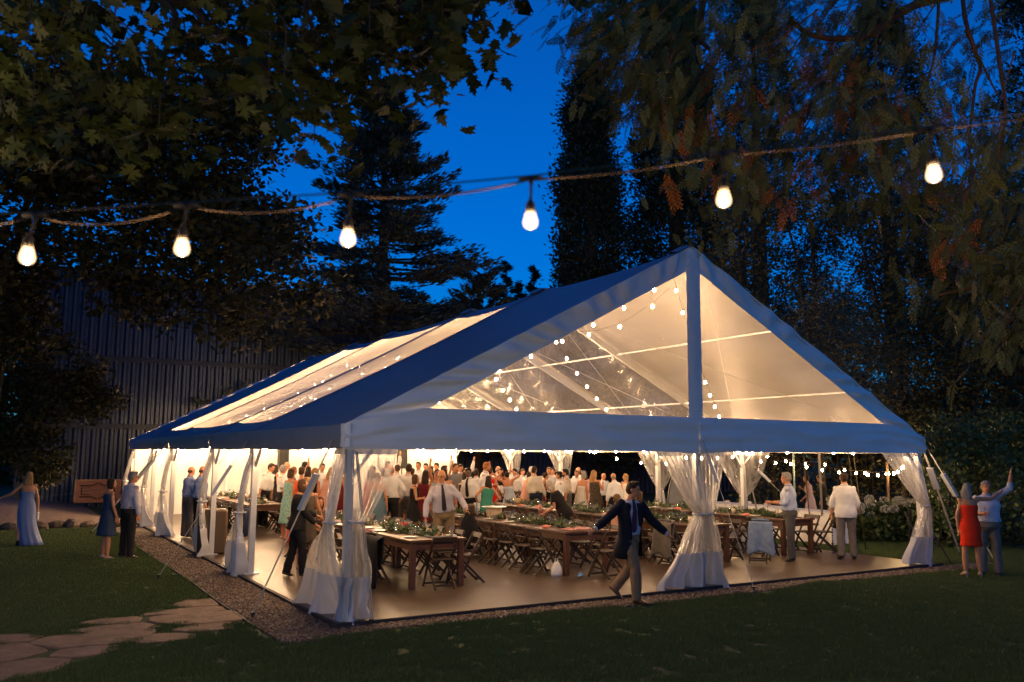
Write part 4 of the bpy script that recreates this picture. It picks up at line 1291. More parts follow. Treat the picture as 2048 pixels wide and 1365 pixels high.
def person(x, y, H, face, sp, z0=SLAB, group=None):
    """one figure; face = 0 looks away from the camera, 90 to picture right, 180 to the camera"""
    fem = sp['sex'] == 'f'
    near = sp.get('near', False)
    s = H / 1.75
    root = thing('person', sp['label'], 'woman' if fem else 'man', (x, y, z0), -0.538 - R(face), group)
    lean = R(sp.get('lean', 2)); tilt = R(sp.get('tilt', 0)); tw = R(sp.get('twist', 0)); fat = sp.get('fat', 1.0)
    U = Vector((math.sin(tilt), math.sin(lean) * math.cos(tilt), math.cos(lean) * math.cos(tilt))).normalized()
    X0 = Vector((math.cos(tilt), 0, -math.sin(tilt))); 
    Y0 = U.cross(X0).normalized(); X0 = Y0.cross(U).normalized()
    X1 = X0 * math.cos(tw) + Y0 * math.sin(tw); Y1 = U.cross(X1)
    tor = TOR_F if fem else TOR_M
    # legs
    legs = sp.get('legs', (((.05, .0, -1), (.03, -.03, -1)), ((-.05, .0, -1), (-.03, -.03, -1))))
    Pv = Vector((0, 0, 0))
    LG = []
    for i, sd in enumerate((1, -1)):
        hip = Pv + X0 * (sd * .092 * s) - Vector((0, 0, .02 * s))
        th = Vector(legs[i][0]).normalized(); sh = Vector(legs[i][1]).normalized()
        kn = hip + th * (.425 * s); an = kn + sh * (.415 * s)
        fd = Vector(legs[i][2]).normalized() if len(legs[i]) > 2 else Vector((sd * .18, 1, -.12)).normalized()
        LG.append((hip, kn, an, fd))
    heel = .085 * s + (.05 if sp.get('heels') else 0)
    low = min(l[2].z - (heel if l[3].z > -.4 else .14 * s) for l in LG)
    off = Vector((0, 0, -low))
    if 'seat_z' in sp:
        off = Vector((0, 0, sp['seat_z']))
    Pv = Pv + off
    LG = [(a + off, b_ + off, c + off, d) for (a, b_, c, d) in LG]
    N = Pv + U * (.545 * s)
    # arms
    kind = sp.get('arms', 'down')
    AR = {'down': (ARM_D, ((-.16, .02, -1), (-.10, .22, -1))),
          'hold': (((.22, .15, -1), (-.35, 1, .25)), ((-.2, .05, -1), (-.1, .25, -1))),
          'drink': (((.25, .25, -1), (-.3, .8, .9)), ((-.2, .05, -1), (.2, .6, -.4))),
          'fist': (((.9, .3, .35), (.15, .1, 1)), ((-.16, .02, -1), (-.10, .22, -1))),
          'up': (((.6, .3, .8), (.1, .1, 1)), ((-.6, .3, .7), (-.1, .1, 1))),
          'akimbo': (((.55, -.1, -.8), (-.35, .55, -.6)), ((-.55, -.1, -.8), (.35, .55, -.6))),
          'cross': (((.2, .2, -1), (-.9, .7, .1)), ((-.2, .2, -1), (.9, .7, .0))),
          'head': (((.85, .1, .5), (-.75, .1, .55)), ((-.85, .1, .45), (.7, .2, .6)))}.get(kind, kind)
    AM = []
    shw = (.150 if fem else .168) * s * (1 + (fat - 1) * .3)
    for i, sd in enumerate((1, -1)):
        sh = Pv + U * (.445 * s) + X1 * (sd * shw)
        def wd(v):
            return (X1 * v[0] + Y1 * v[1] + U * v[2]).normalized()
        el = sh + wd(AR[i][0]) * (.285 * s); wr = el + wd(AR[i][1]) * (.25 * s)
        AM.append((sh, el, wr, wd(AR[i][1])))

    def tring(h, w, d, fo, inf, n=20):
        bf = 1.0
        if -.06 < h < .4: bf = 1 + (fat - 1)
        k = h / .5
        X = X0.lerp(X1, max(0, min(1, k))).normalized(); Y = Y0.lerp(Y1, max(0, min(1, k))).normalized()
        return ell(Pv + U * (h * s) + Y * (fo * s + (bf - 1) * .05), X, Y, (w * s) * (1 + (bf - 1) * .8) + inf, (d * s) * (1 + (bf - 1) * 1.4) + inf, n)

    def torso(mb, h0, h1, inf, n=20):
        rs = []
        for (h, w, d, fo) in tor:
            if h0 - 1e-6 <= h <= h1 + 1e-6:
                rs.append(tring(h, w, d, fo, inf, n))
        mb.rings(rs)

    def limb(mb, pts, rad, inf=0.0, n=10):
        P_ = []; r_ = []
        for i in range(len(pts) - 1):
            for t in (0, .33, .66):
                P_.append(pts[i].lerp(pts[i + 1], t)); q = rad[i]
                r_.append(q[0] + (q[1] - q[0]) * t + q[2] * math.sin(PI * t) + inf)
        P_.append(pts[-1]); r_.append(rad[-1][1] + inf)
        mb.tube([tuple(p) for p in P_], r_, n)

    am_r = [((.050, .040, .004) if not fem else (.042, .034, .003)), ((.040, .026, .006) if not fem else (.034, .023, .004))]
    lg_r = [(.086, .054, .004), (.054, .036, .012)]
    am_r = [tuple(q * s for q in r_) for r_ in am_r]; lg_r = [tuple(q * s * (1 + (fat - 1) * .5) for q in r_) for r_ in lg_r]
    skin = SKIND if sp.get('skin') == 'dark' else SKIN

    # ---------------- body: one continuous surface
    B = MB()
    torso(B, -.12, .57, 0)
    for (sh, el, wr, fd) in AM:
        limb(B, [sh - (sh - N) * .25, el, wr], am_r)
        B.ball(sh, .052 * s if not fem else .043 * s, 8, 6)
        # hand: palm, four fingers and a thumb
        a = fd; nrm = (X1 if abs(a.dot(X1)) < .75 else Y1)
        nrm = (nrm - a * nrm.dot(a)).normalized(); sdv = a.cross(nrm)
        fist = kind in ('fist',)
        B.tube([wr - a * .02, wr + a * .03 * s, wr + a * .085 * s], (.024 * s, .034 * s, .036 * s), 8, flat=.55)
        for q in range(4):
            o = (q - 1.5) * .019 * s
            k0 = wr + a * .08 * s + sdv * o
            ln = (.062, .072, .068, .052)[q] * s
            cr = .55 if not fist else 1.6
            m1 = k0 + (a + nrm * -.25 * cr).normalized() * ln * .55
            m2 = m1 + (a * (1 - cr * .4) + nrm * -.7 * cr).normalized() * ln * .45
            B.tube([k0, m1, m2], (.0095 * s, .0085 * s, .007 * s), 6)
        k0 = wr + a * .03 * s + sdv * .030 * s
        B.tube([k0, k0 + (a * .7 + sdv * .7).normalized() * .04 * s, k0 + (a * .95 + sdv * .35).normalized() * .072 * s], (.013 * s, .011 * s, .008 * s), 6)
    for (hip, kn, an, fd) in LG:
        limb(B, [hip, kn, an], lg_r)
        hl = an - Vector((0, 0, .05 * s)) - fd * .03 * s
        B.tube([hl, an + fd * .05 * s - Vector((0, 0, .045 * s)), an + fd * .16 * s - Vector((0, 0, .065 * s))], (.022 * s, .024 * s, .016 * s), 8)
    hy, hp = R(sp.get('head_yaw', 0)), R(sp.get('head_pitch', 0))
    HM = Matrix.Rotation(hy + tw, 4, 'Z') @ Matrix.Rotation(hp - lean * .35, 4, 'X') @ Matrix.Rotation(R(sp.get('head_roll', 0)), 4, 'Y')
    hc = N + U * (.085 * s) + Vector((0, .03 * s, .03 * s))
    k_ = .97 * s if not fem else .93 * s
    def hpnt(p):
        return hc + (HM @ Vector(p)) * k_
    def hball(mb, c, r_, n=12, m=9):
        mb.ball((0, 0, 0), r_, n, m)
        cnt_ = n * (m - 1) + 2
        for i in range(len(mb.v) - cnt_, len(mb.v)):
            mb.v[i] = tuple(hpnt(Vector(mb.v[i]) + Vector(c)))
    B.tube([tuple(N - U * .07 * s), tuple(hc - Vector((0, .015, .04)) * s)], ((.058 if not fem else .048) * s, (.056 if not fem else .047) * s), 10)
    hball(B, (0, -.008, .018), (.074, .092, .098), 14, 10)
    hball(B, (0, .028, -.052), (.054, .056, .062))
    hball(B, (0, .060, -.088), (.030, .026, .022), 8, 6)
    hball(B, (0, .090, -.022), (.013, .020, .026), 8, 6)
    hball(B, (0, .072, .018), (.052, .018, .012), 8, 6)
    for sd in (-1, 1):
        hball(B, (sd * .076, -.008, -.012), (.010, .018, .030), 8, 6)
    bo = queue(B, 'body', skin, root, .0105 if near else .017, 0, .30 if near else .24, 1)
    if near or 90 < (face % 360) < 270:
        for sd in (-1, 1):
            e = MB(); hball(e, (sd * .030, .079, .002), (.012, .008, .0065), 8, 6); e.build('eye', M_EYE, root, True)
            if near:
                e = MB(); e.tube([hpnt((sd * .048, .080, .020)), hpnt((sd * .03, .092, .025)), hpnt((sd * .014, .092, .021))], .0035, 5); e.build('eyebrow', sp['hair'][1], root, True)
        e = MB(); e.tube([hpnt((-.022, .082, -.062)), hpnt((0, .090, -.060)), hpnt((.022, .082, -.062))], (.003, .0055, .003), 6); e.build('mouth', M_LIP, root, True)
    # ---------------- hair
    st, hcq = sp['hair']
    hb = MB()
    if st == 'bald':
        hball(hb, (0, -.030, -.012), (.081, .082, .052))
    else:
        hball(hb, (0, -.020, .036), (.084, .094, .092), 16, 12)
        hball(hb, (0, -.040, -.008), (.082, .076, .080), 14, 10)
        if st == 'short':
            hball(hb, (0, .040, .092), (.058, .050, .030), 10, 8)
        if st == 'bob':
            for sd in (-1, 1): hball(hb, (sd * .058, -.01, -.065), (.034, .058, .085))
            hball(hb, (0, -.055, -.075), (.075, .050, .085))
        if st == 'updo':
            hball(hb, (0, -.095, .035), (.050, .046, .050))
            hball(hb, (0, -.07, .07), (.05, .05, .04))
        if st == 'long':
            L = sp.get('hair_len', .36)
            rs = []
            for (t, w, d, yb) in ((0, .078, .060, -.045), (.12, .088, .055, -.06), (.3, .100, .050, -.08), (.6, .105, .045, -.095), (.85, .085, .035, -.10), (1, .05, .02, -.10)):
                rs.append([tuple(hpnt((w * math.cos(a) * (1 + .06 * math.sin(a * 5 + t * 9)), yb + d * math.sin(a), .02 - L * t)) if t < .4 else hpnt((0, yb, .02 - L * .3)) + (HM @ Vector((w * math.cos(a) * (1 + .08 * math.sin(a * 6 + t * 11)), d * math.sin(a), 0))) * k_ - Vector((0, 0, L * (t - .3) * k_))) for a in np.linspace(0, 2 * PI, 17)[:-1]])
            hb.rings(rs)
            for sd in (-1, 1): hball(hb, (sd * .066, -.005, -.06), (.028, .045, .085))
    queue(hb, 'hair', hcq, root, .011 if near else .017, .006, .6, 1, seed=x)
    if sp.get('beard'):
        e = MB(); hball(e, (0, .040, -.082), (.056, .052, .040)); hball(e, (0, .072, -.105), (.03, .026, .022)); e.build('beard', hcq, root, True)
    if sp.get('glasses'):
        e = MB()
        for sd in (-1, 1):
            e.tube([hpnt((sd * .032 + .02 * math.cos(a), .094, .002 + .015 * math.sin(a))) for a in np.linspace(0, 2 * PI, 13)], .002, 4)
            e.tube([hpnt((sd * .052, .092, .005)), hpnt((sd * .078, -.005, .005))], .002, 4)
        e.build('glasses', M_BELT, root)
    # ---------------- clothes
    vx = .013 if near else .021
    if 'top' in sp:
        _, cm, sl = sp['top']
        T = MB()
        inf = sp.get('inf', .018)
        lo = -.05 if sp.get('tuck', True) else -.12
        if sp.get('tuck', True):
            T.rings([tring(h, w, d, fo, inf + (.012 if .0 < h < .2 else 0), 20) for (h, w, d, fo) in ([(.035, tor[2][1], tor[2][2], 0)] + [r_ for r_ in tor if .05 < h_(r_) < .52])])
        else:
            T.rings([tring(h, w * (1.04 if h < .1 else 1), d * (1.06 if h < .1 else 1), fo, inf + .01, 20) for (h, w, d, fo) in ([(-.13, tor[1][1], tor[1][2], 0)] + [r_ for r_ in tor if -.06 < h_(r_) < .52])])
        if 'jacket' in sp: sl = 'none'
        fr = {'long': (1, .93), 'rolled': (1, .38), 'short': (.62, None), 'none': (0, None)}[sl]
        for (sh, el, wr, fd) in AM:
            if fr[0] == 0: continue
            pts = [sh - (sh - N) * .3, sh.lerp(el, fr[0])]
            rr = [am_r[0]]
            if fr[1]:
                pts.append(el.lerp(wr, fr[1])); rr.append(am_r[1])
            limb(T, pts, rr, inf * .85 + .003)
            T.ball(sh, .056 * s if not fem else .048 * s, 8, 6)
        queue(T, 'shirt', cm, root, vx, .011 if sp.get('tuck', True) else .005, .36, 2, seed=x * 3)
        if sl != 'none' and not fem:
            c = MB(); q = tring(.515, .066, .062, -.004, .006, 14); q2 = tring(.545, .066, .066, -.002, .004, 14)
            c.rings([q, q2]); c.build('collar', cm, root, True)
        for i, (sh, el, wr, fd) in enumerate(AM):
            if sl in ('long', 'rolled') or 'jacket' in sp:
                t_ = .99 if 'jacket' in sp else .9 if sl == 'long' else .36
                c = MB(); p = el.lerp(wr, t_); c.tube([p - fd * .015, p + fd * .02], (.046 * s, .044 * s) if sl == 'rolled' else (.036 * s, .036 * s), 10); c.build('cuff', cm, root, True)
    if 'bottom' in sp:
        _, cm = sp['bottom']
        T = MB()
        T.rings([tring(h, w, d, fo, .014, 20) for (h, w, d, fo) in ((-.13, .11, .09, 0), (-.05, tor[1][1], tor[1][2] + .004, 0), (.03, tor[2][1], tor[2][2], 0), (.075, tor[2][1] - .004, tor[2][2], 0))])
        for (hip, kn, an, fd) in LG:
            limb(T, [hip, kn, an - Vector((0, 0, .03 * s))], [(.088 * s, .062 * s, .004), (.062 * s, .054 * s, .0)], .017)
        queue(T, 'trousers', cm, root, vx, .010, .36, 2, seed=x * 5)
        if 'jacket' not in sp:
            c = MB(); c.rings([tring(.055, tor[2][1], tor[2][2], 0, .022, 20), tring(.08, tor[2][1] - .003, tor[2][2], 0, .022, 20)]); c.build('belt', sp.get('belt', M_BELT), root, True)
    if 'dress' in sp:
        cm, tp, hem = sp['dress']
        hz = hem * s
        top = {'strap': .43, 'low': .30, 'strapless': .36}[tp]
        n = 36
        rs = []
        fcen = (LG[0][2] + LG[1][2]) / 2
        zh = (Pv + U * (-.05 * s)).z
        spread = sp.get('flare', .05 if hem > .3 else .12)
        hang = sp.get('hang', None)
        steps = 9
        for i in range(steps):
            t = 1 - i / steps
            z = zh + (hz - zh) * t
            c = Vector((Pv.x, Pv.y, z)).lerp(Vector((fcen.x, fcen.y - .0, z)), t * .9 * min(1, (zh - hz) / (zh - .08)))
            if hang: c += Vector(hang) * t * t
            w = tor[1][1] * s + .022 + spread * t - (.02 * math.sin(PI * t) if spread < .1 else 0); d = tor[1][2] * s + .02 + spread * t * .9
            if 'seat_z' in sp: pass
            pl = sp.get('pleat', .012 if hem > .3 else .02)
            rs.append([c + X0 * (math.cos(a) * (w + pl * t * math.sin(a * 9 + x))) + Y0 * (math.sin(a) * (d + pl * t * math.sin(a * 11 + 2 * x))) for a in np.linspace(0, 2 * PI, n + 1)[:-1]])
        prof = [r_ for r_ in tor if -.06 < r_[0] < top] 
        for (h, w, d, fo) in prof:
            rs.append([Vector(p) for p in tring(h, w, d, fo, .012, n)])
        lastp = [q for q in tor if q[0] >= top][0]; prev_ = prof[-1]
        f_ = (top - prev_[0]) / (lastp[0] - prev_[0])
        rs.append(tring(top, *[prev_[k] + (lastp[k] - prev_[k]) * f_ for k in (1, 2, 3)], .011, n))
        d_ = MB(); d_.rings([[tuple(p) for p in r_] for r_ in rs]); d_.build('dress', cm, root, True)
        if tp == 'strap':
            for sd in (-1, 1):
                c = MB(); sh = Pv + U * (.475 * s) + X1 * (sd * .085 * s)
                c.tube([Pv + U * (.41 * s) + X1 * (sd * .085 * s) + Y1 * (.095 * s), sh + Y1 * .02 + U * .012, Pv + U * (.41 * s) + X1 * (sd * .06 * s) - Y1 * (.095 * s)], .014, 6); c.build('shoulder_strap', cm, root, True)
    if sp.get('cross_back'):
        for sd in (-1, 1):
            c = MB(); c.tube([Pv + U * (.47 * s) + X1 * (sd * .10 * s) - Y1 * .06, Pv + U * (.36 * s) - Y1 * (.118 * s), Pv + U * (.24 * s) - X1 * (sd * .10 * s) - Y1 * (.098 * s)], .022, 6, flat=.5); c.build('back_strap', sp['dress'][0], root, True)
    if 'tie' in sp:
        c = MB()
        fr_ = [(.50, .018, .070), (.47, .022, .096), (.36, .032, .142), (.2, .04, .140), (.1, .045, .132), (.065, .012, .130)]
        rs = []
        for (h, w, d) in fr_:
            o = Pv + U * (h * s) + Y1 * (d * s * (1 + (fat - 1) * .9) + (fat - 1) * .05 + .012)
            rs.append([tuple(o - X1 * w), tuple(o + X1 * w), tuple(o + X1 * w + Y1 * .012), tuple(o - X1 * w + Y1 * .012)])
        c.rings(rs); c.ball(Pv + U * (.505 * s) + Y1 * (.078 * s), (.022, .02, .022), 8, 6); c.build('tie', sp['tie'], root)
    if 'jacket' in sp:
        cm = sp['jacket']
        hem_ = sp.get('jacket_hem', -.22)
        gap = .62
        rs = []
        prof = [(hem_, tor[1][1] + .05, tor[1][2] + .05, -.02), (-.12, tor[1][1] + .03, tor[1][2] + .03, -.01)] + [r_ for r_ in tor if -.06 < r_[0] < .5]
        j_ = MB(); n = 26
        for (h, w, d, fo) in prof:
            k = max(0, min(1, h / .45)); g = gap * (1.0 - .35 * k) + (.25 * max(0, -h) / .2)
            c = Pv + U * (h * s) + Y1 * (fo * s)
            rs.append(ell(c, X0.lerp(X1, k).normalized(), Y0.lerp(Y1, k).normalized(), w * s + .035, d * s + .034, n, PI / 2 + g, PI / 2 + 2 * PI - g, False))
        v = [tuple(p) for r_ in rs for p in r_]; f = []
        for i in range(len(rs) - 1):
            for q in range(n - 1): f.append((i * n + q, i * n + q + 1, (i + 1) * n + q + 1, (i + 1) * n + q))
        j_.add(v, f); j_.build('jacket', cm, root, True, solid=.014)
        for (sh, el, wr, fd) in AM:
            T = MB(); limb(T, [sh - (sh - N) * .3, el, el.lerp(wr, .96)], am_r, .026); T.ball(sh - (sh - N) * .1, .064 * s, 9, 7)
            queue(T, 'jacket_sleeve', cm, root, vx, .008, .6, 2, seed=x)
        for sd in (-1, 1):
            c = MB(); c.tube([Pv + U * (.515 * s) + X1 * (sd * .06 * s) + Y1 * .02, Pv + U * (.44 * s) + X1 * (sd * .075 * s) + Y1 * (.115 * s), Pv + U * (.16 * s) + X1 * (sd * .088 * s) + Y1 * (.15 * s)], (.016, .032, .012), 6, flat=.4); c.build('lapel', cm, root, True)
    # ---------------- shoes
    sm = sp.get('shoes', M_SHOE if not fem else M_SHOEN)
    if hem_low(sp):
        for (hip, kn, an, fd) in LG:
            c = MB(); up = Vector((0, 0, 1)); sdv = fd.cross(up).normalized(); up2 = sdv.cross(fd).normalized()
            rs = []
            for (t, w, hh, zz) in ((-.055, .020, .03, -.05), (-.04, .034, .05, -.045), (.03, .037, .055, -.045), (.10, .044, .04, -.055), (.16, .042, .028, -.066), (.195, .024, .016, -.072)):
                o = an + fd * (t * s) + up2 * ((zz) * s)
                rs.append([tuple(o + sdv * (w * s * math.cos(a)) + up2 * (hh * s * math.sin(a) * (1 if math.sin(a) > 0 else .5))) for a in np.linspace(0, 2 * PI, 11)[:-1]])
            c.rings(rs); c.build('shoe', sm, root, True)
            if sp.get('heels'):
                c = MB(); o = an - fd * .04 * s - Vector((0, 0, .06 * s)); c.tube([o, o - Vector((0, 0, .075))], (.014, .007), 6); c.build('heel', sm, root)
    for nm, fn in sp.get('extra', {}).items():
        fn(root, dict(AM=AM, LG=LG, P=Pv, U=U, X=X1, Y=Y1, s=s))
    return root


def h_(r_):
    return r_[0]


def hem_low(sp):
    return not ('dress' in sp and sp['dress'][2] < .12) or sp.get('near', False)


# ---- the people outside and near the front of the tent
person(4.30, -.46, 1.83, 128, dict(sex='m', near=True, label='young man in a navy coat and tie striding out with his arms spread', top=('shirt', LBLUE, 'long'), bottom=('trousers', TAN), hair=('short', DARK), tie=cl('plum_tie', (.05, .025, .06)), jacket=cl('navy_coat', (.012, .013, .022)), jacket_hem=-.30,
       lean=4, twist=-38, head_yaw=52, shoes=M_SHOEB, arms=(((.9, .3, -.85), (.95, .3, -.7)), ((-.7, .1, -.95), (-.8, .35, -.65))), legs=(((.05, .38, -1), (.02, .05, -1), (.1, 1, .05)), ((-.05, -.12, -1), (-.02, -.75, -.8), (-.1, .85, -.6)))), 0.012)
person(-1.46, 8.73, 1.79, 32, dict(sex='m', near=True, label='man in a lavender shirt and dark trousers standing on the lawn with a companion', top=('shirt', LAV, 'long'), bottom=('trousers', cl('charcoal_wool', (.028, .024, .022))), hair=('short', GREY), fat=1.12, head_yaw=-30, glasses=True,
       shoes=M_SHOEB, arms=(((.2, -.05, -1), (.05, .25, -1)), ((-.25, 0, -1), (.1, .35, -.9)))), 0)
person(-1.86, 8.75, 1.66, 45, dict(sex='f', near=True, label='dark haired woman in a dark blue dress beside the man in lavender', dress=(DBLUE, 'strap', .5), hair=('bob', DARK), head_yaw=-20, shoes=M_SHOEN, arms=(((.2, .1, -1), (-.1, .4, -.9)), ((-.25, .0, -1), (-.1, .3, -1)))), 0)
def clutch(root, k):
    wr = k['AM'][0][2] + k['AM'][0][3] * .08
    b = MB(); b.box((wr.x, wr.y + .02, wr.z - .12), (.05, .24, .19), bev=.02); b.build('clutch_purse', m_cloth, root)
person(-3.2, 12.25, 1.70, -28, dict(sex='f', near=True, label='blonde woman in a strapless periwinkle gown walking away over the lawn', dress=(GOWN, 'low', .03), hair=('long', BLOND), flare=.05, hang=(.16, -.12, 0), lean=4, hair_len=.34, shoes=M_SHOE,
       arms=(((.22, .1, -1), (.1, .3, -1)), ((-.75, .2, -.75), (-.8, .4, -.3))), legs=(((.04, .2, -1), (.03, .0, -1)), ((-.06, -.1, -1), (-.04, -.35, -.9), (-.1, .7, -.6))), extra={'purse': clutch}), 0)
person(11.30, -1.47, 1.68, 12, dict(sex='f', near=True, label='woman in a short vermilion dress with her arm round a man outside the right corner', dress=(CORAL, 'strapless', .60), hair=('long', GREY), hair_len=.26, heels=True, head_yaw=-25, head_roll=6, flare=.0, pleat=.004,
       arms=(((.95, .25, .12), (.75, .55, .45)), ((-.22, .02, -1), (.05, .15, -1)))), 0)
person(11.98, -1.40, 1.76, 205, dict(sex='m', near=True, label='man in a pale shirt and grey trousers raising his fist beside the woman in vermilion', top=('shirt', LBLUE, 'rolled'), bottom=('trousers', cl('grey_flannel', (.13, .125, .12))), hair=('short', GREY), fat=1.22, head_yaw=18, head_roll=-6, shoes=M_SHOE,
       arms=(((.3, .1, -1), (-.7, .8, .1)), ((-.75, .15, .75), (-.12, .05, 1)))), 0)
person(10.06, 1.57, 1.80, -72, dict(sex='m', near=True, label='grey haired man in a light blue shirt and grey trousers standing at the right front', top=('shirt', LBLUE, 'rolled'), bottom=('trousers', cl('grey_trouser', (.085, .08, .075))), hair=('short', GREY), fat=1.12, shoes=M_SHOEB,
       arms=(((.2, .25, -1), (-.1, 1, .05)), ((-.15, .25, -1), (.15, 1, .1)))))
person(11.37, 1.25, 1.80, 10, dict(sex='m', near=True, label='dark haired man in a loose untucked white shirt walking away at the right', top=('shirt', WHITE, 'rolled'), tuck=False, inf=.02, bottom=('trousers', cl('taupe_trouser', (.15, .125, .11))), hair=('short', DARK), fat=1.1, shoes=M_SHOE,
       arms=(((.25, .0, -1), (-.1, .35, -.9)), ((-.3, .05, -1), (-.02, .3, -1))), legs=(((.05, .1, -1), (.03, -.1, -1)), ((-.05, -.02, -1), (-.03, -.2, -1)))))
def jacket_in_hand(root, k):
    wr = k['AM'][1][2] + k['AM'][1][3] * .07
    b = MB(); rs = []
    for (z, w, d) in ((0.03, .03, .03), (-.05, .07, .05), (-.2, .15, .07), (-.4, .2, .08), (-.6, .2, .08), (-.68, .16, .05)):
        rs.append([(wr.x + w * math.cos(a) * (1 + .15 * math.sin(3 * a + z * 9)) - .02, wr.y + d * math.sin(a), wr.z + z) for a in np.linspace(0, 2 * PI, 15)[:-1]])
    b.rings(rs); b.build('held_jacket', BLACK, root, True)
person(3.45, 4.05, 1.84, 172, dict(sex='m', near=True, label='balding man in lavender shirt and tie reaching over the front table, jacket in hand', top=('shirt', LAV, 'long'), bottom=('trousers', KHAKI), hair=('bald', GREY), tie=cl('charcoal_tie', (.035, .03, .04)), glasses=True, lean=10, tilt=6, fat=1.08, head_yaw=-22,
       arms=(((.5, .35, -.85), (.15, .45, -1)), ((-.5, .25, -.75), (-.2, .75, -.45))), extra={'j': jacket_in_hand}))
def pink_cloth(root, k):
    wr = k['AM'][0][2] + k['AM'][0][3] * .12
    b = MB(); b.ball((0, 0, 0), (.17, .035, .10), 18, 8)
    b.v = [(p[0] + wr.x, p[1] + wr.y + .06, p[2] + wr.z + .07 + .03 * math.sin(p[0] * 45) + .06 * fbm(p[0] * 9, p[1] * 9, p[2] * 9)) for p in b.v]; b.build('held_napkin', m_nap2, root, True)
person(6.55, 4.55, 1.66, -78, dict(sex='f', near=True, label='silver haired woman in black bending over the table with a pink napkin', top=('shirt', BLACK, 'short'), tuck=False, inf=.03, bottom=('trousers', BLACK), hair=('bob', SILV), lean=30, fat=1.06, head_pitch=-18,
       arms=(((.12, .35, -1), (-.1, 1, .15)), ((-.1, .45, -.9), (.1, 1, .0))), extra={'n': pink_cloth}))
person(.66, 4.15, 1.70, 62, dict(sex='f', near=True, label='brown haired woman in black shirt and trousers stepping between the left curtains', top=('shirt', BLACK, 'long'), tuck=False, inf=.028, bottom=('trousers', BLACK), hair=('bob', BROWN), lean=5, shoes=M_SHOEB,
       arms=(((.18, .3, -1), (0, .7, -.6)), ((-.15, .5, -.8), (.0, 1, -.3))), legs=(((.05, .2, -1), (.02, .05, -1)), ((-.05, -.05, -1), (-.03, -.28, -1), (-.1, .9, -.3)))))
person(1.02, 4.75, 1.70, 15, dict(sex='f', near=True, label='long haired blonde woman in a sparkling dark knit behind the near corner curtain', dress=(SPARK, 'strap', .5), hair=('long', BLOND), lean=6, hair_len=.3, arms=(((.2, .25, -1), (0, .6, -.6)), ((-.2, .25, -1), (0, .6, -.6)))))
person(.42, 11.25, 1.80, 48, dict(sex='m', near=True, label='bald man in a dark blue shirt in front of another bald man, left side opening', top=('shirt', BLUES, 'long'), bottom=('trousers', BLACK), hair=('bald', BROWN), fat=1.1, arms=(((.2, -.1, -1), (0, .3, -1)), ((-.3, -.1, -.9), (.3, .4, -.8)))))
person(.30, 12.0, 1.78, 40, dict(sex='m', label='bald man half hidden behind the man in the dark blue shirt', top=('shirt', BLUES, 'long'), bottom=('trousers', GREYT), hair=('bald', BROWN), fat=1.05))
SEAT = (((.10, 1, -.12), (.03, .1, -1), (.1, 1, 0)), ((-.10, 1, -.12), (-.03, .1, -1), (-.1, 1, 0)))
person(7.30, 3.75, 1.66, 60, dict(sex='f', seat_z=.56, label='seated woman with a brown bun behind the walking man, shoulders bare', dress=(BLUSH, 'strap', .42), hair=('updo', LBROWN), legs=SEAT, arms=(((.2, .3, -1), (-.2, 1, .1)), ((-.2, .3, -1), (.2, 1, .1)))))
person(9.0, 4.9, 1.66, -62, dict(sex='f', seat_z=.56, label='seated woman in white sequins at the third row behind the walking man', top=('shirt', SEQ, 'long'), bottom=('trousers', BLACK), hair=('bob', BROWN), legs=SEAT, lean=10, arms=(((.2, .3, -1), (-.2, 1, .1)), ((-.2, .3, -1), (.2, 1, .1)))))
person(1.58, 5.9, 1.66, 150, dict(sex='f', seat_z=.56, label='seated woman in brown leaning forward near the corner curtain', top=('shirt', SPARK, 'short'), bottom=('trousers', BLACK), hair=('long', BROWN), legs=SEAT, lean=18, arms=(((.1, .45, -.9), (-.35, 1, .1)), ((-.1, .45, -.9), (.35, 1, .1)))))

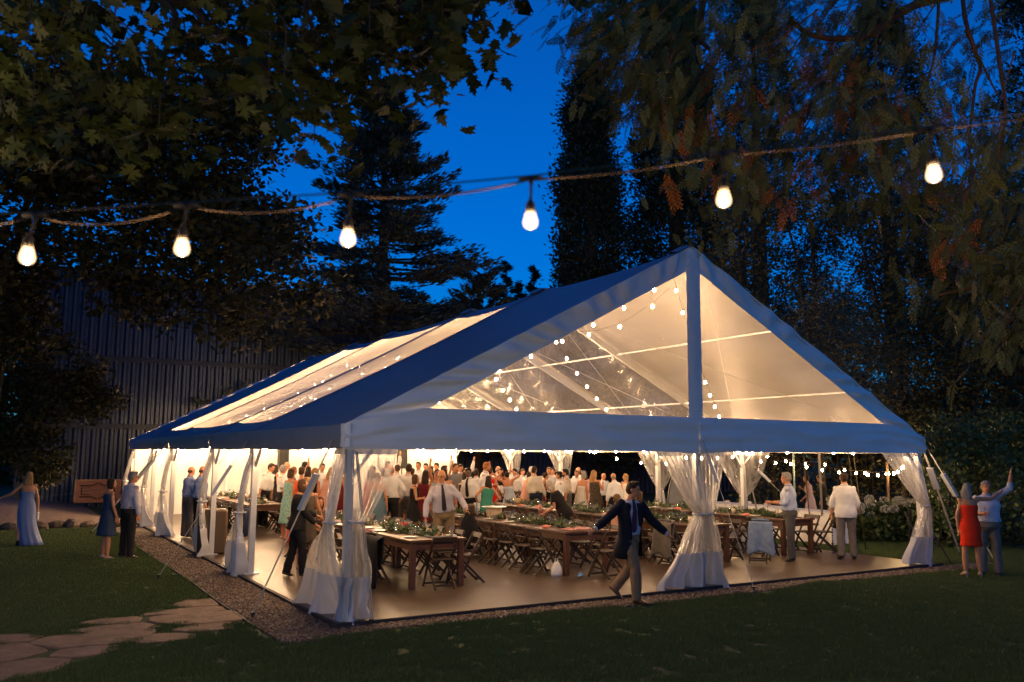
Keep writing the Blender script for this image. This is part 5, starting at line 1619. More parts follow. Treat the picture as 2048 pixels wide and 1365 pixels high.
CROWD = [
    (2.85, 14.46, 1.82, 95, dict(sex='m', top=('shirt', WHITE, 'rolled'), bottom=('trousers', BLACK), hair=('short', DARK), label='man in an untucked white shirt standing sideways at the left of the dance floor')),  # c1
    (3.13, 13.7, 1.77, 85, dict(sex='m', top=('shirt', WHITE, 'rolled'), bottom=('trousers', BLACK), hair=('short', GREY), glasses=True, arms='hold', label='grey haired man in glasses and white shirt holding a drink')),  # c2
    (3.25, 13.2, 1.74, 80, dict(sex='f', dress=(PATT, 'strap', 0.55), hair=('long', GINGER), arms='drink', label='ginger haired woman in a dark patterned dress raising a glass')),  # c3
    (2.28, 9.16, 1.81, 5, dict(sex='f', dress=(ORANGE, 'strap', 0.05), hair=('updo', BROWN), label='woman in a bright orange cross back dress seen from behind')),  # c4
    (4.11, 15.02, 1.86, 60, dict(sex='m', top=('shirt', WHITE, 'long'), bottom=('trousers', BLACK), hair=('short', BLACKH), label='tall dark haired man beside the left column speaker')),  # c5
    (3.51, 12.6, 1.77, 0, dict(sex='f', dress=(BLACK, 'strap', 0.5), hair=('long', DARK), label='dark haired woman in black behind the woman in orange')),  # c6
    (4.26, 13.82, 1.82, 150, dict(sex='m', top=('shirt', WHITE, 'short'), bottom=('trousers', BLACK), hair=('short', DARK), arms='fist', label='man raising his fist before the white sidewall')),  # c7
    (2.87, 10.17, 1.76, 20, dict(sex='f', dress=(BLACK, 'strap', 0.5), hair=('bob', BLOND), label='blonde woman in black half hidden by the hanging strap sleeve')),  # c8
    (2.97, 9.49, 1.80, 20, dict(sex='f', dress=(BLUSH, 'strap', 0.5), hair=('long', BLOND), label='long haired blonde woman in blush beside the near corner curtain')),  # c9
    (3.54, 15.81, 1.75, 60, dict(sex='f', dress=(BLACK, 'strap', 0.5), hair=('long', DARK), label='woman with long black hair behind the grey haired man in glasses')),  # c10
    (4.13, 17.22, 1.83, 90, dict(sex='m', top=('shirt', WHITE, 'long'), bottom=('trousers', GREYT), hair=('bald', BROWN), label='balding man at the back, left of the left column speaker')),  # c11
    (4.9, 11.21, 1.80, 200, dict(sex='m', top=('shirt', WHITE, 'long'), bottom=('trousers', GREYT), hair=('short', DARK), label='dark haired man in white beside the curtain of the near corner post')),  # a
    (3.86, 8.33, 1.70, -15, dict(sex='f', dress=(SLATE, 'low', 0.05), hair=('updo', BROWN), label='woman with bare back in a long slate blue dress')),  # b
    (6.02, 13.33, 1.67, 30, dict(sex='f', dress=(BURG, 'strap', 0.5), hair=('bob', DARK), label='woman in burgundy beside the woman in the slate blue dress')),  # b2
    (4.41, 9.25, 1.63, 40, dict(sex='f', dress=(GOLD, 'strap', 0.05), hair=('bob', BROWN), label='short woman in a shimmering gold dress behind the bald man')),  # b3
    (4.31, 8.69, 1.84, 0, dict(sex='m', top=('shirt', WHITE, 'long'), bottom=('trousers', BLACK), hair=('bald', GREY), arms='akimbo', label='bald man in a white shirt and black trousers seen from behind')),  # d
    (6.02, 12.21, 1.80, 10, dict(sex='m', top=('shirt', WHITE, 'long'), bottom=('trousers', BLACK), hair=('short', BROWN), label='brown haired man in white seen from behind between two white shirts')),  # e
    (4.91, 9.17, 1.87, 10, dict(sex='m', top=('shirt', WHITE, 'long'), bottom=('trousers', GREYT), hair=('short', DARK), label='dark haired man in white shirt and grey trousers below the right column speaker')),  # f
    (6.56, 14.12, 1.87, 160, dict(sex='m', top=('shirt', WHITE, 'long'), bottom=('trousers', BLACK), hair=('short', BLACKH), arms='up', label='man with a raised hand in front of the white sidewall')),  # g
    (4.5, 7.74, 1.65, 70, dict(sex='f', dress=(BLACK, 'strap', 0.6), hair=('bob', BROWN), arms='cross', label='woman with a brown bob in a black dress, arms folded')),  # h
    (7.32, 13.67, 1.87, 190, dict(sex='m', top=('shirt', WHITE, 'long'), bottom=('trousers', BLACK), hair=('short', BROWN), label='tall man facing the camera right of the right column speaker')),  # i
    (7.95, 14.41, 1.82, 180, dict(sex='m', top=('shirt', WHITE, 'long'), bottom=('trousers', BLACK), hair=('short', DARK), label='dark head at the back just right of the tall man')),  # j
    (8.69, 15.08, 1.81, 170, dict(sex='m', top=('shirt', WHITE, 'short'), bottom=('trousers', BLACK), hair=('short', BLACKH), label='black haired head furthest back against the white sidewall')),  # j2
    (5.05, 8.46, 1.73, 10, dict(sex='f', dress=(BURG, 'strap', 0.5), hair=('long', DARK), label='woman in burgundy with very long dark hair seen from behind')),  # k
    (6.52, 11.47, 1.79, 60, dict(sex='m', top=('shirt', WHITE, 'long'), bottom=('trousers', GREYT), hair=('short', GREY), label='grey haired man behind the long haired woman in burgundy')),  # l
    (6.53, 11.02, 1.78, 200, dict(sex='f', dress=(WHITED, 'strap', 0.5), hair=('long', BROWN), label='smiling brown haired woman in white facing the camera')),  # m
    (6.76, 11.1, 1.66, 40, dict(sex='f', dress=(BLACK, 'strap', 0.5), hair=('bob', BLOND), label='blonde woman in black behind the man with the necktie')),  # n
    (7.21, 11.73, 1.78, 90, dict(sex='m', top=('shirt', WHITE, 'long'), bottom=('trousers', BLACK), hair=('short', DARK), label='dark haired man behind the woman with straight dark hair')),  # o
    (5.51, 8.07, 1.77, 0, dict(sex='f', dress=(RED2, 'low', 0.5), hair=('long', DARK), label='woman with straight dark hair down her bare back')),  # p
    (7.62, 11.93, 1.65, 10, dict(sex='f', dress=(TEALP, 'low', 0.5), hair=('long', BLOND), label='blonde woman beside the woman with straight dark hair')),  # q
    (6.84, 10.17, 1.87, 170, dict(sex='m', top=('shirt', GREYS, 'short'), bottom=('trousers', KHAKI), hair=('short', BROWN), arms='hold', label='man in a grey short sleeved shirt and khaki trousers facing the camera')),  # r
    (8.19, 12.59, 1.80, 160, dict(sex='m', top=('shirt', WHITE, 'long'), bottom=('trousers', BLACK), hair=('short', DARK), arms='up', label='guest with both hands raised at the right end of the sidewall')),  # r2
    (7.91, 11.64, 1.70, 180, dict(sex='m', top=('shirt', WHITE, 'long'), bottom=('trousers', BLACK), hair=('short', BROWN), label='man looking over between the grey shirt and the black necktie')),  # s
    (6.23, 8.17, 1.78, 200, dict(sex='m', top=('shirt', WHITE, 'long'), bottom=('trousers', BLACK), hair=('short', BLACKH), tie=BLACK, skin='dark', label='dark skinned man in a white shirt with a black necktie')),  # t
    (8.23, 11.13, 1.89, 110, dict(sex='m', top=('shirt', WHITE, 'long'), bottom=('trousers', BLACK), hair=('short', GINGER), beard=True, arms='hold', label='tall bearded man in white towering beside the woman in red')),  # u
    (8.59, 11.27, 1.72, 10, dict(sex='f', dress=(RED, 'strap', 0.5), hair=('updo', BROWN), label='woman in a bright red dress among the dancers seen from behind')),  # v
    (9.59, 12.79, 1.74, 40, dict(sex='m', top=('shirt', WHITE, 'long'), bottom=('trousers', BLACK), hair=('bald', GREY), label='grey balding man behind the woman in the red dress')),  # v2
    (6.29, 7.48, 1.61, -5, dict(sex='f', dress=(TEAL, 'strap', 0.35), hair=('long', DARK), arms='akimbo', label='woman in a teal dress with long dark hair seen from behind')),  # w
    (9.08, 11.1, 1.61, 15, dict(sex='f', dress=(PALEB, 'low', 0.05), hair=('updo', DARK), arms='head', label='woman in a pale blue gown with both arms raised to her head')),  # x
    (10.16, 12.45, 1.67, 200, dict(sex='m', top=('shirt', WHITE, 'long'), bottom=('trousers', GREYT), hair=('short', BLACKH), label='curly dark haired man facing the woman in pale blue')),  # y
    (9.84, 11.46, 1.58, 60, dict(sex='f', dress=(BLUSH, 'strap', 0.4), hair=('bob', DARK), label='woman in blush between the pale blue gown and the beige shirt')),  # z
    (9.36, 10.1, 1.77, 10, dict(sex='m', top=('shirt', CREAM, 'long'), bottom=('trousers', NAVY), hair=('short', DARK), label='broad man in a cream shirt and navy trousers seen from behind')),  # aa
    (10.51, 12.24, 1.73, 20, dict(sex='m', top=('shirt', WHITE, 'long'), bottom=('trousers', BLACK), hair=('short', WHITEH), label='white haired man behind the broad man in the cream shirt')),  # bb
    (10.42, 11.12, 1.74, 185, dict(sex='m', top=('shirt', WHITE, 'long'), bottom=('trousers', BLACK), hair=('short', LBROWN), label='fair haired man in white facing the camera behind the woman in black')),  # cc
    (9.59, 9.26, 1.65, -80, dict(sex='m', top=('shirt', WHITE, 'long'), bottom=('trousers', BLACK), hair=('short', BLACKH), label='black haired man in white turned to the left beside the striped shirt')),  # dd
    (10.36, 9.98, 1.70, -110, dict(sex='m', top=('shirt', STRIPE, 'rolled'), bottom=('trousers', GREYT), hair=('short', BLACKH), beard=True, arms='hold', label='black bearded man in a striped shirt holding a drink')),  # ee
    (11.24, 10.86, 1.64, 200, dict(sex='m', top=('shirt', WHITE, 'long'), bottom=('trousers', BLACK), hair=('short', GINGER), beard=True, label='ginger bearded man looking left beside the striped shirt')),  # ff
    (10.69, 9.78, 1.65, 20, dict(sex='f', dress=(WHITED, 'low', 0.25), hair=('bob', GREY), label='grey haired woman in a long white dress')),  # ff2
    (11.99, 11.71, 1.72, 30, dict(sex='m', top=('shirt', WHITE, 'long'), bottom=('trousers', GREYT), hair=('bald', GREY), label='bald man at the back behind the grey haired woman in white')),  # gg
    (10.64, 8.99, 1.68, 20, dict(sex='f', dress=(LACE, 'strap', 0.2), hair=('long', BLOND), arms='drink', label='long haired blonde woman in a black lace dress')),  # hh
    (10.92, 8.47, 1.62, -20, dict(sex='m', top=('shirt', WHITE, 'long'), bottom=('trousers', BLACK), hair=('bald', GREY), label='bald man in a white shirt walking away near the centre post')),  # ii
    (11.8, 9.12, 1.58, -20, dict(sex='f', dress=(WHITED, 'strap', 0.4), hair=('bob', BLOND), label='blonde woman in white beside the bald man near the centre post')),  # jj
    (4.66, 13.03, 1.74, 40, dict(sex='f', dress=(BURG, 'strap', 0.5), hair=('long', BROWN), label='woman in burgundy glimpsed left of the curtain on the near corner post')),  # x1
    (3.88, 9.05, 1.74, 60, dict(sex='f', dress=(RED2, 'strap', 0.4), hair=('bob', DARK), label='woman in rust beside the edge of the near corner curtain')),  # x2
    (5.9, 11.17, 1.73, 30, dict(sex='f', dress=(PATT, 'strap', 0.5), hair=('updo', BROWN), label='woman in a dark print behind the man in grey trousers')),  # x3
    (5.52, 8.8, 1.74, 150, dict(sex='f', dress=(PALEB, 'strap', 0.5), hair=('long', BROWN), arms='up', label='woman in pale blue with both arms up among the dancers')),  # x4
    (4.81, 6.93, 1.73, -60, dict(sex='f', dress=(TEALP, 'strap', 0.4), hair=('updo', GINGER), label='ginger woman in an aqua print beside the man with the necktie')),  # x5
    (6.15, 8.42, 1.69, 30, dict(sex='f', dress=(BLACK, 'strap', 0.5), hair=('bob', BROWN), label='short woman in black in front of the grey short sleeved shirt')),  # x6
    (7.76, 10.73, 1.70, 20, dict(sex='m', top=('shirt', WHITE, 'long'), bottom=('trousers', NAVY), hair=('short', DARK), label='man in white with navy trousers behind the woman in teal')),  # x7
    (9.73, 12.7, 1.69, 200, dict(sex='f', dress=(BLACK, 'strap', 0.5), hair=('long', DARK), arms='up', label='woman in black raising her arms behind the red dress')),  # x8
    (11.14, 13.74, 1.63, 150, dict(sex='m', top=('shirt', WHITE, 'short'), bottom=('trousers', BLACK), hair=('short', BROWN), arms='hold', label='man with a drink behind the pale blue gown')),  # x9
    (9.89, 10.61, 1.59, 100, dict(sex='f', dress=(BURG, 'strap', 0.4), hair=('updo', DARK), label='woman in burgundy at the elbow of the cream shirt')),  # x10
    (11.41, 12.28, 1.69, 170, dict(sex='m', top=('shirt', WHITE, 'long'), bottom=('trousers', GREYT), hair=('short', DARK), label='dark haired man at the back above the black haired man in white')),  # x11
    (11.71, 10.93, 1.65, -40, dict(sex='f', dress=(PINKP, 'strap', 0.3), hair=('long', BROWN), label='woman in pale pink between the ivory and the black lace dresses')),  # x12
    (12.46, 11.07, 1.61, 150, dict(sex='m', top=('shirt', WHITE, 'rolled'), bottom=('trousers', BLACK), hair=('bald', BROWN), label='balding man at the back right of the black lace dress')),  # x13
    (2.26, 10.12, 1.75, 30, dict(sex='f', dress=(TEALP, 'strap', 0.4), hair=('bob', BROWN), label='short woman in an aqua print in front of the ginger woman')),  # x14
    (5.08, 15.01, 1.76, 190, dict(sex='m', top=('shirt', WHITE, 'long'), bottom=('trousers', BLACK), hair=('short', GREY), label='grey haired man facing the camera near the corner post')),  # x15
    (17.19, 7.07, 1.61, -60, dict(sex='f', dress=(PINKP, 'strap', 0.1), hair=('updo', DARK), arms='drink', label='woman in a long pale pink dress standing beyond the buffet')),  # pink
    (18.36, 7.55, 1.58, -60, dict(sex='m', top=('shirt', BLACK, 'long'), bottom=('trousers', BLACK), hair=('short', DARK), arms='hold', label='man in a dark suit in the shadow beside the woman in pink')),  # suit
]
for (x, y, H, a, sp) in CROWD:
    rg = random.Random(x * 31 + y)
    sp.setdefault('lean', rg.uniform(-3, 13)); sp.setdefault('tilt', rg.uniform(-8, 8)); sp.setdefault('twist', rg.uniform(-14, 14)); sp.setdefault('head_yaw', rg.uniform(-25, 25)); sp.setdefault('head_pitch', rg.uniform(-8, 6)); sp.setdefault('fat', rg.uniform(.97, 1.14 if sp['sex'] == 'm' else 1.05))
    if sp['hair'][0] == 'updo' and sp.get('dress', (0,))[0] is ORANGE: sp['cross_back'] = True
    person(x, y, H, a + rg.uniform(-12, 12), sp, SLAB if x < W else 0.0, 'wedding guests crowding the dance floor')

# bake the queued surfaces (voxel skin) into plain meshes
bpy.context.view_layer.update()
_dg = bpy.context.evaluated_depsgraph_get()
_new = []
for (o, m, wr, ratio, seed) in BATCH:
    _new.append(bpy.data.meshes.new_from_object(o.evaluated_get(_dg)))
for (o, m, wr, ratio, seed), me in zip(BATCH, _new):
    o.modifiers.clear()
    if wr:
        n = len(me.vertices)
        co = np.empty(n * 3, np.float32); me.vertices.foreach_get('co', co); co = co.reshape(-1, 3)
        no = np.empty(n * 3, np.float32); me.vertex_normals.foreach_get('vector', no); no = no.reshape(-1, 3)
        a, b_, c_ = co[:, 0], co[:, 1], co[:, 2]
        d = (np.sin(a * 17 + c_ * 26 + seed + 2 * np.sin(b_ * 9 + seed)) * np.sin(b_ * 15 - c_ * 11 + seed * 2) + .7 * np.sin(a * 31 - c_ * 44 + 3 * np.sin(b_ * 14 + c_ * 6 + seed))) * .55
        co += no * (d * wr)[:, None]
        me.vertices.foreach_set('co', co.ravel())
    me.materials.clear(); me.materials.append(m)
    me.polygons.foreach_set('use_smooth', np.ones(len(me.polygons), bool))
    me.update()
    old = o.data; o.data = me
    bpy.data.meshes.remove(old)
# ================================================================ TREES AND PLANTS
MAPLE_CLUMPS = [(-3.84,-3.61,6.11),(-4.14,-3.42,6.19),(-1.6,-5.57,5.06),(-2.9,-5.07,5.4),(-4.4,-1.05,7.02),(-1.12,-3.41,5.94),(-3.97,-2.52,6.2),(-1.44,-2.84,5.84),(-4.37,-2.0,5.67),(-2.82,-3.89,6.18),(-4.35,-1.09,5.25),(-2.34,-2.34,6.89),(-2.2,-2.52,5.71),(-2.7,-3.38,6.03),(-3.18,-4.37,5.83),(-2.21,-6.05,5.45),(-2.3,-3.92,6.15),(-2.64,-1.77,6.94),(-3.95,-4.27,5.18),(-2.43,-4.58,5.78),(-1.81,-4.11,6.19),(-1.92,-6.15,5.44),(-3.76,-2.55,5.26),(-3.83,-4.47,5.27),(-2.9,-2.95,6.92),(-0.6,-3.05,6.24),(-4.81,-0.61,6.92),(-1.23,-2.84,6.84),(-2.47,-4.7,4.87),(-3.96,-4.53,5.01),(-3.25,-4.03,4.65),(-4.57,-4.12,5.69),(-1.98,-5.12,5.59),(-4.23,-3.02,4.56),(-3.95,-4.96,5.42),(-4.0,-4.4,4.68),(-4.45,-3.76,5.14),(-0.87,-4.79,6.13),(-1.19,-2.68,6.93),(-2.95,-4.05,5.93),(-4.47,-3.77,5.25),(-1.96,-6.15,4.74),(-3.78,-4.39,5.47),(-3.79,-4.52,4.37),(-4.44,-2.31,4.85),(-0.28,-3.57,6.69),(-1.93,-3.11,5.54),(-3.03,-4.87,5.74),(-1.57,-5.08,5.11),(-2.01,-3.49,5.36),(-1.4,-3.91,6.1),(-1.69,-2.68,6.97),(-0.35,-3.28,7.08),(-1.74,-6.24,4.85),(-0.66,-3.16,7.46),(-2.51,-5.36,5.69),(-2.04,-3.11,6.03),(-1.92,-6.34,4.98),(-0.66,-3.49,6.93),(-4.24,-1.55,5.41),(-0.83,-3.33,6.59),(-3.9,-3.7,4.98),(-1.25,-4.51,5.7),(-4.68,-2.31,6.68),(-2.71,-3.2,5.21),(-4.2,-1.78,6.37),(-2.54,-2.6,7.31),(-1.54,-4.39,6.53),(-3.28,-4.14,4.89),(-3.75,-1.17,6.46),(-4.4,-2.35,6.58),(-1.43,-4.84,5.82),(-1.65,-5.3,5.87),(-1.14,-3.5,6.57),(-3.99,-4.25,4.41),(-4.1,-3.59,5.3),(-2.42,-2.94,5.36),(-4.7,-2.42,6.03),(-2.82,-3.7,5.28),(-4.52,-1.3,6.78),(-3.13,-1.4,6.05),(-2.19,-3.57,5.61),(-3.46,-3.35,4.97),(-0.72,-3.5,6.99),(-1.76,-4.56,5.55),(-4.1,-3.42,4.85),(-2.6,-5.64,5.39),(-4.07,-4.21,4.51),(-1.18,-4.42,6.28),(-3.48,-4.98,4.79),(-3.25,-4.68,4.44),(-2.4,-4.82,5.57),(-4.83,-0.77,7.52),(-1.11,-3.39,5.97),(-0.95,-4.51,6.21),(-2.52,-2.02,6.34),(-2.2,-5.59,4.51),(-1.95,-3.13,5.78),(-2.47,-4.66,4.87),(-1.02,-4.38,6.05),(-1.55,-5.25,5.37),(-3.82,-2.6,6.17),(-1.05,-5.15,5.41),(-3.22,-4.28,4.77),(-3.31,-4.83,5.79),(-2.53,-3.34,5.58),(-3.2,-2.83,5.12),(-4.19,-1.03,7.47),(-0.75,-4.48,5.75),(-3.6,-4.33,5.84),(-3.74,-1.34,5.31),(-2.08,-5.31,5.75),(-3.58,-4.55,4.42),(-1.61,-4.2,5.65),(-1.02,-4.71,6.02),(-4.09,-4.97,5.31),(-3.63,-5.12,5.37),(-0.3,-3.62,6.75),(-1.83,-3.58,5.61),(-0.71,-4.01,5.95),(-2.37,-2.98,5.81),(-2.84,-5.13,5.07),(-2.06,-5.98,5.04),(-3.99,-3.91,4.52),(-3.02,-2.0,5.97),(-3.48,-3.66,5.76),(-4.38,-4.68,4.18),(-1.59,-5.91,5.34),(-2.43,-3.03,6.18),(-3.93,-0.82,5.7),(-1.48,-2.54,5.71),(-3.07,-2.05,5.61),(-2.41,-3.55,6.65),(-1.02,-4.19,6.21),(-1.95,-6.17,4.95),(-2.0,-2.76,6.87),(-1.82,-2.7,6.81),(-2.04,-2.82,6.66),(-1.05,-4.06,5.79),(-1.99,-4.05,5.6),(-1.62,-6.19,5.09),(-1.93,-4.05,5.84),(-2.69,-5.08,5.52),(-4.46,-0.89,5.67),(-1.6,-2.55,7.42),(-2.19,-6.17,4.87),(-1.31,-4.08,5.93),(-4.42,-4.62,4.4),(-1.32,-5.55,5.02),(-1.38,-5.49,4.9),(-1.46,-5.47,5.04),(-1.45,-5.28,5.31),(-2.31,-5.55,4.32),(-2.33,-5.33,4.5),(-2.69,-5.83,4.54),(-2.61,-5.88,4.57),(-3.21,-5.25,4.27),(-3.24,-5.1,4.23),(-3.27,-5.0,4.43),(-3.9,-5.09,4.4),(-3.8,-5.05,4.52),(-3.95,-5.34,4.71),(-3.68,-5.0,4.53),(-2.31,-5.61,4.66),(-2.41,-5.3,4.58),(-2.21,-5.48,5.02),(-1.91,-5.38,4.74),(-2.02,-5.36,4.98),(-1.83,-5.46,4.91),(-1.62,-5.19,5.42),(-1.29,-5.18,5.56),(-3.28,-5.24,4.51)]
MAPLE_LIMBS = [[(-6.15,0.27,7.37),(-4.62,-1.71,6.62),(-3.48,-3.45,5.91),(-2.99,-4.28,5.58),(-2.78,-4.59,5.26),(-2.51,-4.83,4.99),(-2.3,-5.14,4.66)],[(-3.48,-3.45,5.91),(-3.12,-4.75,5.28),(-3.15,-4.9,4.88),(-3.18,-5.06,4.49)],[(-2.99,-4.28,5.58),(-2.22,-4.76,5.69),(-2.25,-5.04,5.35),(-2.11,-5.08,5.03),(-1.93,-5.14,4.78)],[(-2.22,-4.76,5.69),(-1.66,-4.98,5.71),(-1.46,-5.28,5.35),(-1.36,-5.52,5.04)],[(-4.62,-1.71,6.62),(-3.95,-3.14,5.71),(-3.75,-4.31,4.9),(-3.63,-4.33,4.55)],[(-5.62,-0.06,7.48),(-3.05,-2.71,7.09),(-1.6,-4.09,6.62),(-1.38,-4.71,5.93)]]
MAPLE_BASE = [-6.54,1.08,7.43]
OAK_CLUMPS = [(-2.24,7.27,9.05),(1.19,8.71,7.18),(-3.25,9.62,8.88),(-5.01,11.78,8.49),(0.66,7.87,9.04),(-0.04,6.87,6.6),(-4.18,11.86,10.9),(-0.12,7.98,8.39),(0.43,7.56,8.72),(-3.58,6.01,7.25),(-3.46,11.77,9.91),(-4.73,12.64,10.04),(-0.69,7.76,6.13),(-4.45,9.35,8.45),(-3.56,6.72,6.38),(-1.08,10.61,7.84),(-4.47,7.82,5.76),(-0.35,8.77,10.56),(-4.05,6.2,8.11),(-2.98,11.96,9.93),(-0.81,10.8,9.4),(-4.15,12.43,10.2),(1.03,7.76,7.22),(-0.22,4.97,8.77),(-1.51,9.54,8.99),(-0.28,4.33,5.73),(-4.22,7.67,8.51),(-1.42,8.58,9.44),(-2.91,10.1,9.13),(-2.9,7.07,6.04),(-5.17,12.18,9.79),(-0.27,7.55,5.8),(-4.99,11.45,8.98),(-2.76,7.68,9.13),(-2.22,7.96,8.4),(-4.44,11.34,10.57),(-0.88,4.98,7.36),(-3.15,11.61,8.84),(-1.87,8.68,6.01),(-3.96,10.16,7.83),(-0.67,6.77,9.73),(-0.66,4.21,8.26),(-4.03,8.91,8.75),(-3.2,6.78,7.21),(-2.87,9.15,7.64),(-3.54,9.31,8.88),(-1.39,10.27,9.22),(-1.02,4.73,6.61),(-0.29,4.7,5.31),(-1.43,6.38,7.17),(-4.69,7.94,7.24),(-2.04,9.45,9.24),(-3.43,5.69,7.49),(-1.35,10.46,6.98),(-2.4,7.29,5.91),(0.97,9.06,5.83),(-3.71,12.9,7.32),(-5.13,8.46,9.41),(-2.11,5.55,7.43),(-0.81,8.58,7.29),(-1.7,9.41,8.08),(-3.0,9.3,9.2),(-0.25,6.79,7.34),(-3.18,10.59,9.32),(-1.93,6.55,7.32),(-1.22,7.49,9.2),(-0.83,8.17,7.77),(-1.18,10.67,10.22),(-0.15,10.43,7.57),(-2.38,7.09,8.19),(-3.22,7.62,8.55),(-2.81,7.57,7.16),(0.29,5.98,6.1),(-0.39,4.43,8.21),(-4.79,6.85,5.19),(-1.17,5.96,7.08),(-3.48,8.64,6.41),(-3.59,10.72,8.89),(-3.34,10.75,10.4),(-4.54,6.22,8.49),(0.22,10.24,8.33),(-2.93,9.93,9.13),(-5.19,10.63,8.36),(-1.9,8.03,6.04),(-0.93,4.8,7.41),(-2.92,5.48,8.06),(-3.42,8.59,9.44),(0.19,9.79,7.15),(-2.96,11.52,8.43),(-2.67,6.2,5.79),(1.71,9.6,6.91),(0.23,6.71,6.48),(-0.29,8.05,6.22),(-1.2,6.62,5.67),(-3.01,11.11,10.82),(-1.27,6.19,6.63),(-3.97,8.44,7.88),(-2.27,10.71,8.94),(-4.19,6.48,5.73),(-0.57,7.4,6.65),(-0.83,5.05,7.95),(-2.82,10.06,9.49),(-1.05,11.06,7.96),(0.58,10.19,6.97),(0.69,5.8,6.65),(-1.58,10.14,7.33),(1.02,7.8,7.03),(-3.54,7.1,7.21),(-1.52,4.57,8.1),(-3.24,10.86,10.63),(0.14,8.92,10.03),(0.0,5.65,6.87),(-4.89,9.34,9.53),(-0.75,5.78,6.72),(0.03,7.56,9.99),(-4.14,7.21,9.16),(-0.7,4.09,7.87),(-2.02,8.7,8.7),(-0.98,10.65,7.59),(-3.07,6.36,7.04),(-3.61,11.39,10.53),(-2.8,11.38,8.14),(-2.85,6.91,8.59),(-2.29,5.49,7.5),(0.96,9.18,7.59),(0.89,8.97,7.04),(0.18,7.41,5.02),(0.29,7.39,4.76),(0.02,7.46,5.33),(-1.82,8.56,5.37),(-1.09,8.14,5.22),(-1.37,8.29,5.32),(1.14,6.78,5.44),(1.48,6.54,5.65),(0.69,6.86,6.68),(-3.93,12.44,5.66),(-3.78,9.17,5.76),(-4.5,13.0,5.63),(-4.05,10.55,4.58),(-4.1,11.67,5.89),(-4.41,10.68,6.14),(-4.01,10.16,4.49),(-3.68,9.36,4.55),(-3.77,13.16,4.73),(-3.95,11.18,5.55),(-3.96,9.62,4.91),(-3.76,8.93,4.96),(-4.37,10.96,6.06),(-4.5,10.33,5.11),(-3.78,9.54,4.64),(-3.81,9.89,5.02),(-3.79,10.31,6.15),(-4.07,10.95,5.93),(-3.76,11.81,5.75),(-4.41,13.57,4.64),(-4.41,10.59,4.72),(-4.66,12.4,6.02)]
OAK_LIMBS = [[(-4.04,14.08,0.86),(-4.01,13.68,3.4),(-3.82,12.06,5.65),(-3.76,10.62,7.12),(-3.55,9.69,8.59),(-3.29,8.79,9.67)],[(-3.79,11.93,6.34),(-2.9,9.51,7.21),(-1.82,8.36,6.67),(-0.71,7.77,6.16),(0.07,7.43,5.33)],[(-3.76,10.62,7.12),(-2.67,8.6,8.43),(-1.12,7.72,8.12),(0.47,6.91,7.2),(1.25,6.57,6.38)],[(-3.55,9.69,8.59),(-2.02,8.06,9.47),(-0.39,6.59,8.87),(0.77,6.6,8.14)]]
LEFT_CLUMPS = [(-3.07,14.79,3.12),(-4.05,16.63,3.78),(-1.9,14.75,3.45),(-3.08,14.59,4.09),(-2.84,17.56,3.39),(-4.33,16.92,3.75),(-4.05,15.53,3.2),(-3.4,15.46,4.44),(-2.58,14.56,3.6),(-3.0,15.43,2.62),(-3.69,17.09,3.55),(-4.39,15.4,2.59),(-2.97,16.84,4.27),(-4.34,16.68,2.39),(-3.39,15.71,3.82),(-2.75,14.52,3.63),(-2.84,17.16,1.4),(-3.11,17.04,3.86),(-4.16,15.64,2.26),(-2.45,16.66,3.26),(-4.34,18.08,2.63),(-4.39,16.2,2.56),(-4.6,16.93,3.62),(-4.58,16.45,4.62),(-2.56,17.14,1.66),(-3.65,17.31,2.39),(-4.53,16.01,3.82),(-3.4,16.41,4.98),(-3.26,14.66,4.07),(-3.2,16.39,2.22),(-3.03,15.08,1.85),(-1.8,14.57,3.2),(-3.47,16.65,4.15),(-3.09,16.62,3.23),(-3.54,17.13,2.66),(-1.57,15.23,3.73),(-2.14,14.82,3.87),(-2.48,16.86,3.83),(-3.49,16.55,4.37),(-1.47,14.9,3.58),(-2.39,15.98,3.28),(-3.11,17.69,1.9),(-4.23,15.57,3.24),(-3.71,15.29,2.84),(-3.25,17.66,3.87),(-4.32,16.71,3.23),(-4.08,16.11,3.82),(-3.37,16.48,3.06),(-3.03,16.4,3.52),(-3.05,16.39,4.75),(-3.16,15.03,1.95),(-2.8,16.26,4.07),(-2.61,15.08,1.66),(-4.58,16.93,4.57),(-3.71,15.41,2.16),(-4.44,16.19,3.2),(-3.03,16.99,2.42),(-3.99,14.94,4.39),(-4.36,15.38,4.53),(-2.62,14.86,1.87),(-2.32,16.03,3.92),(-3.07,17.26,4.73),(-2.77,16.51,1.44),(-4.56,18.39,5.33),(-1.77,15.93,3.86),(-2.66,16.27,1.64),(-3.19,16.34,3.26),(-1.74,15.51,3.33),(-2.79,16.29,2.62),(-3.29,17.35,4.18),(-3.36,15.57,2.46),(-3.18,17.38,3.85),(-2.26,14.56,4.12),(-2.19,14.4,3.43),(-4.14,17.41,2.44),(-3.07,16.11,4.65),(-3.89,16.62,4.31),(-3.96,15.6,2.16),(-3.63,15.73,2.3),(-3.51,16.72,2.2),(-3.3,15.44,3.41),(-1.59,16.63,3.77),(-4.37,17.27,3.5),(-1.86,16.74,3.41),(-3.64,15.26,3.76),(-3.96,17.41,3.36),(-3.94,16.36,3.31),(-4.04,16.84,2.76),(-2.81,15.46,2.8),(-1.9,14.61,4.46),(-1.32,14.41,3.53),(-1.62,14.56,3.73),(-2.86,15.1,4.98),(-2.45,15.0,4.05),(-1.99,14.73,4.06),(-1.78,14.56,4.32),(-2.51,14.9,4.98),(-2.07,14.85,3.53),(-2.75,15.52,1.8),(-2.54,15.34,2.13)]
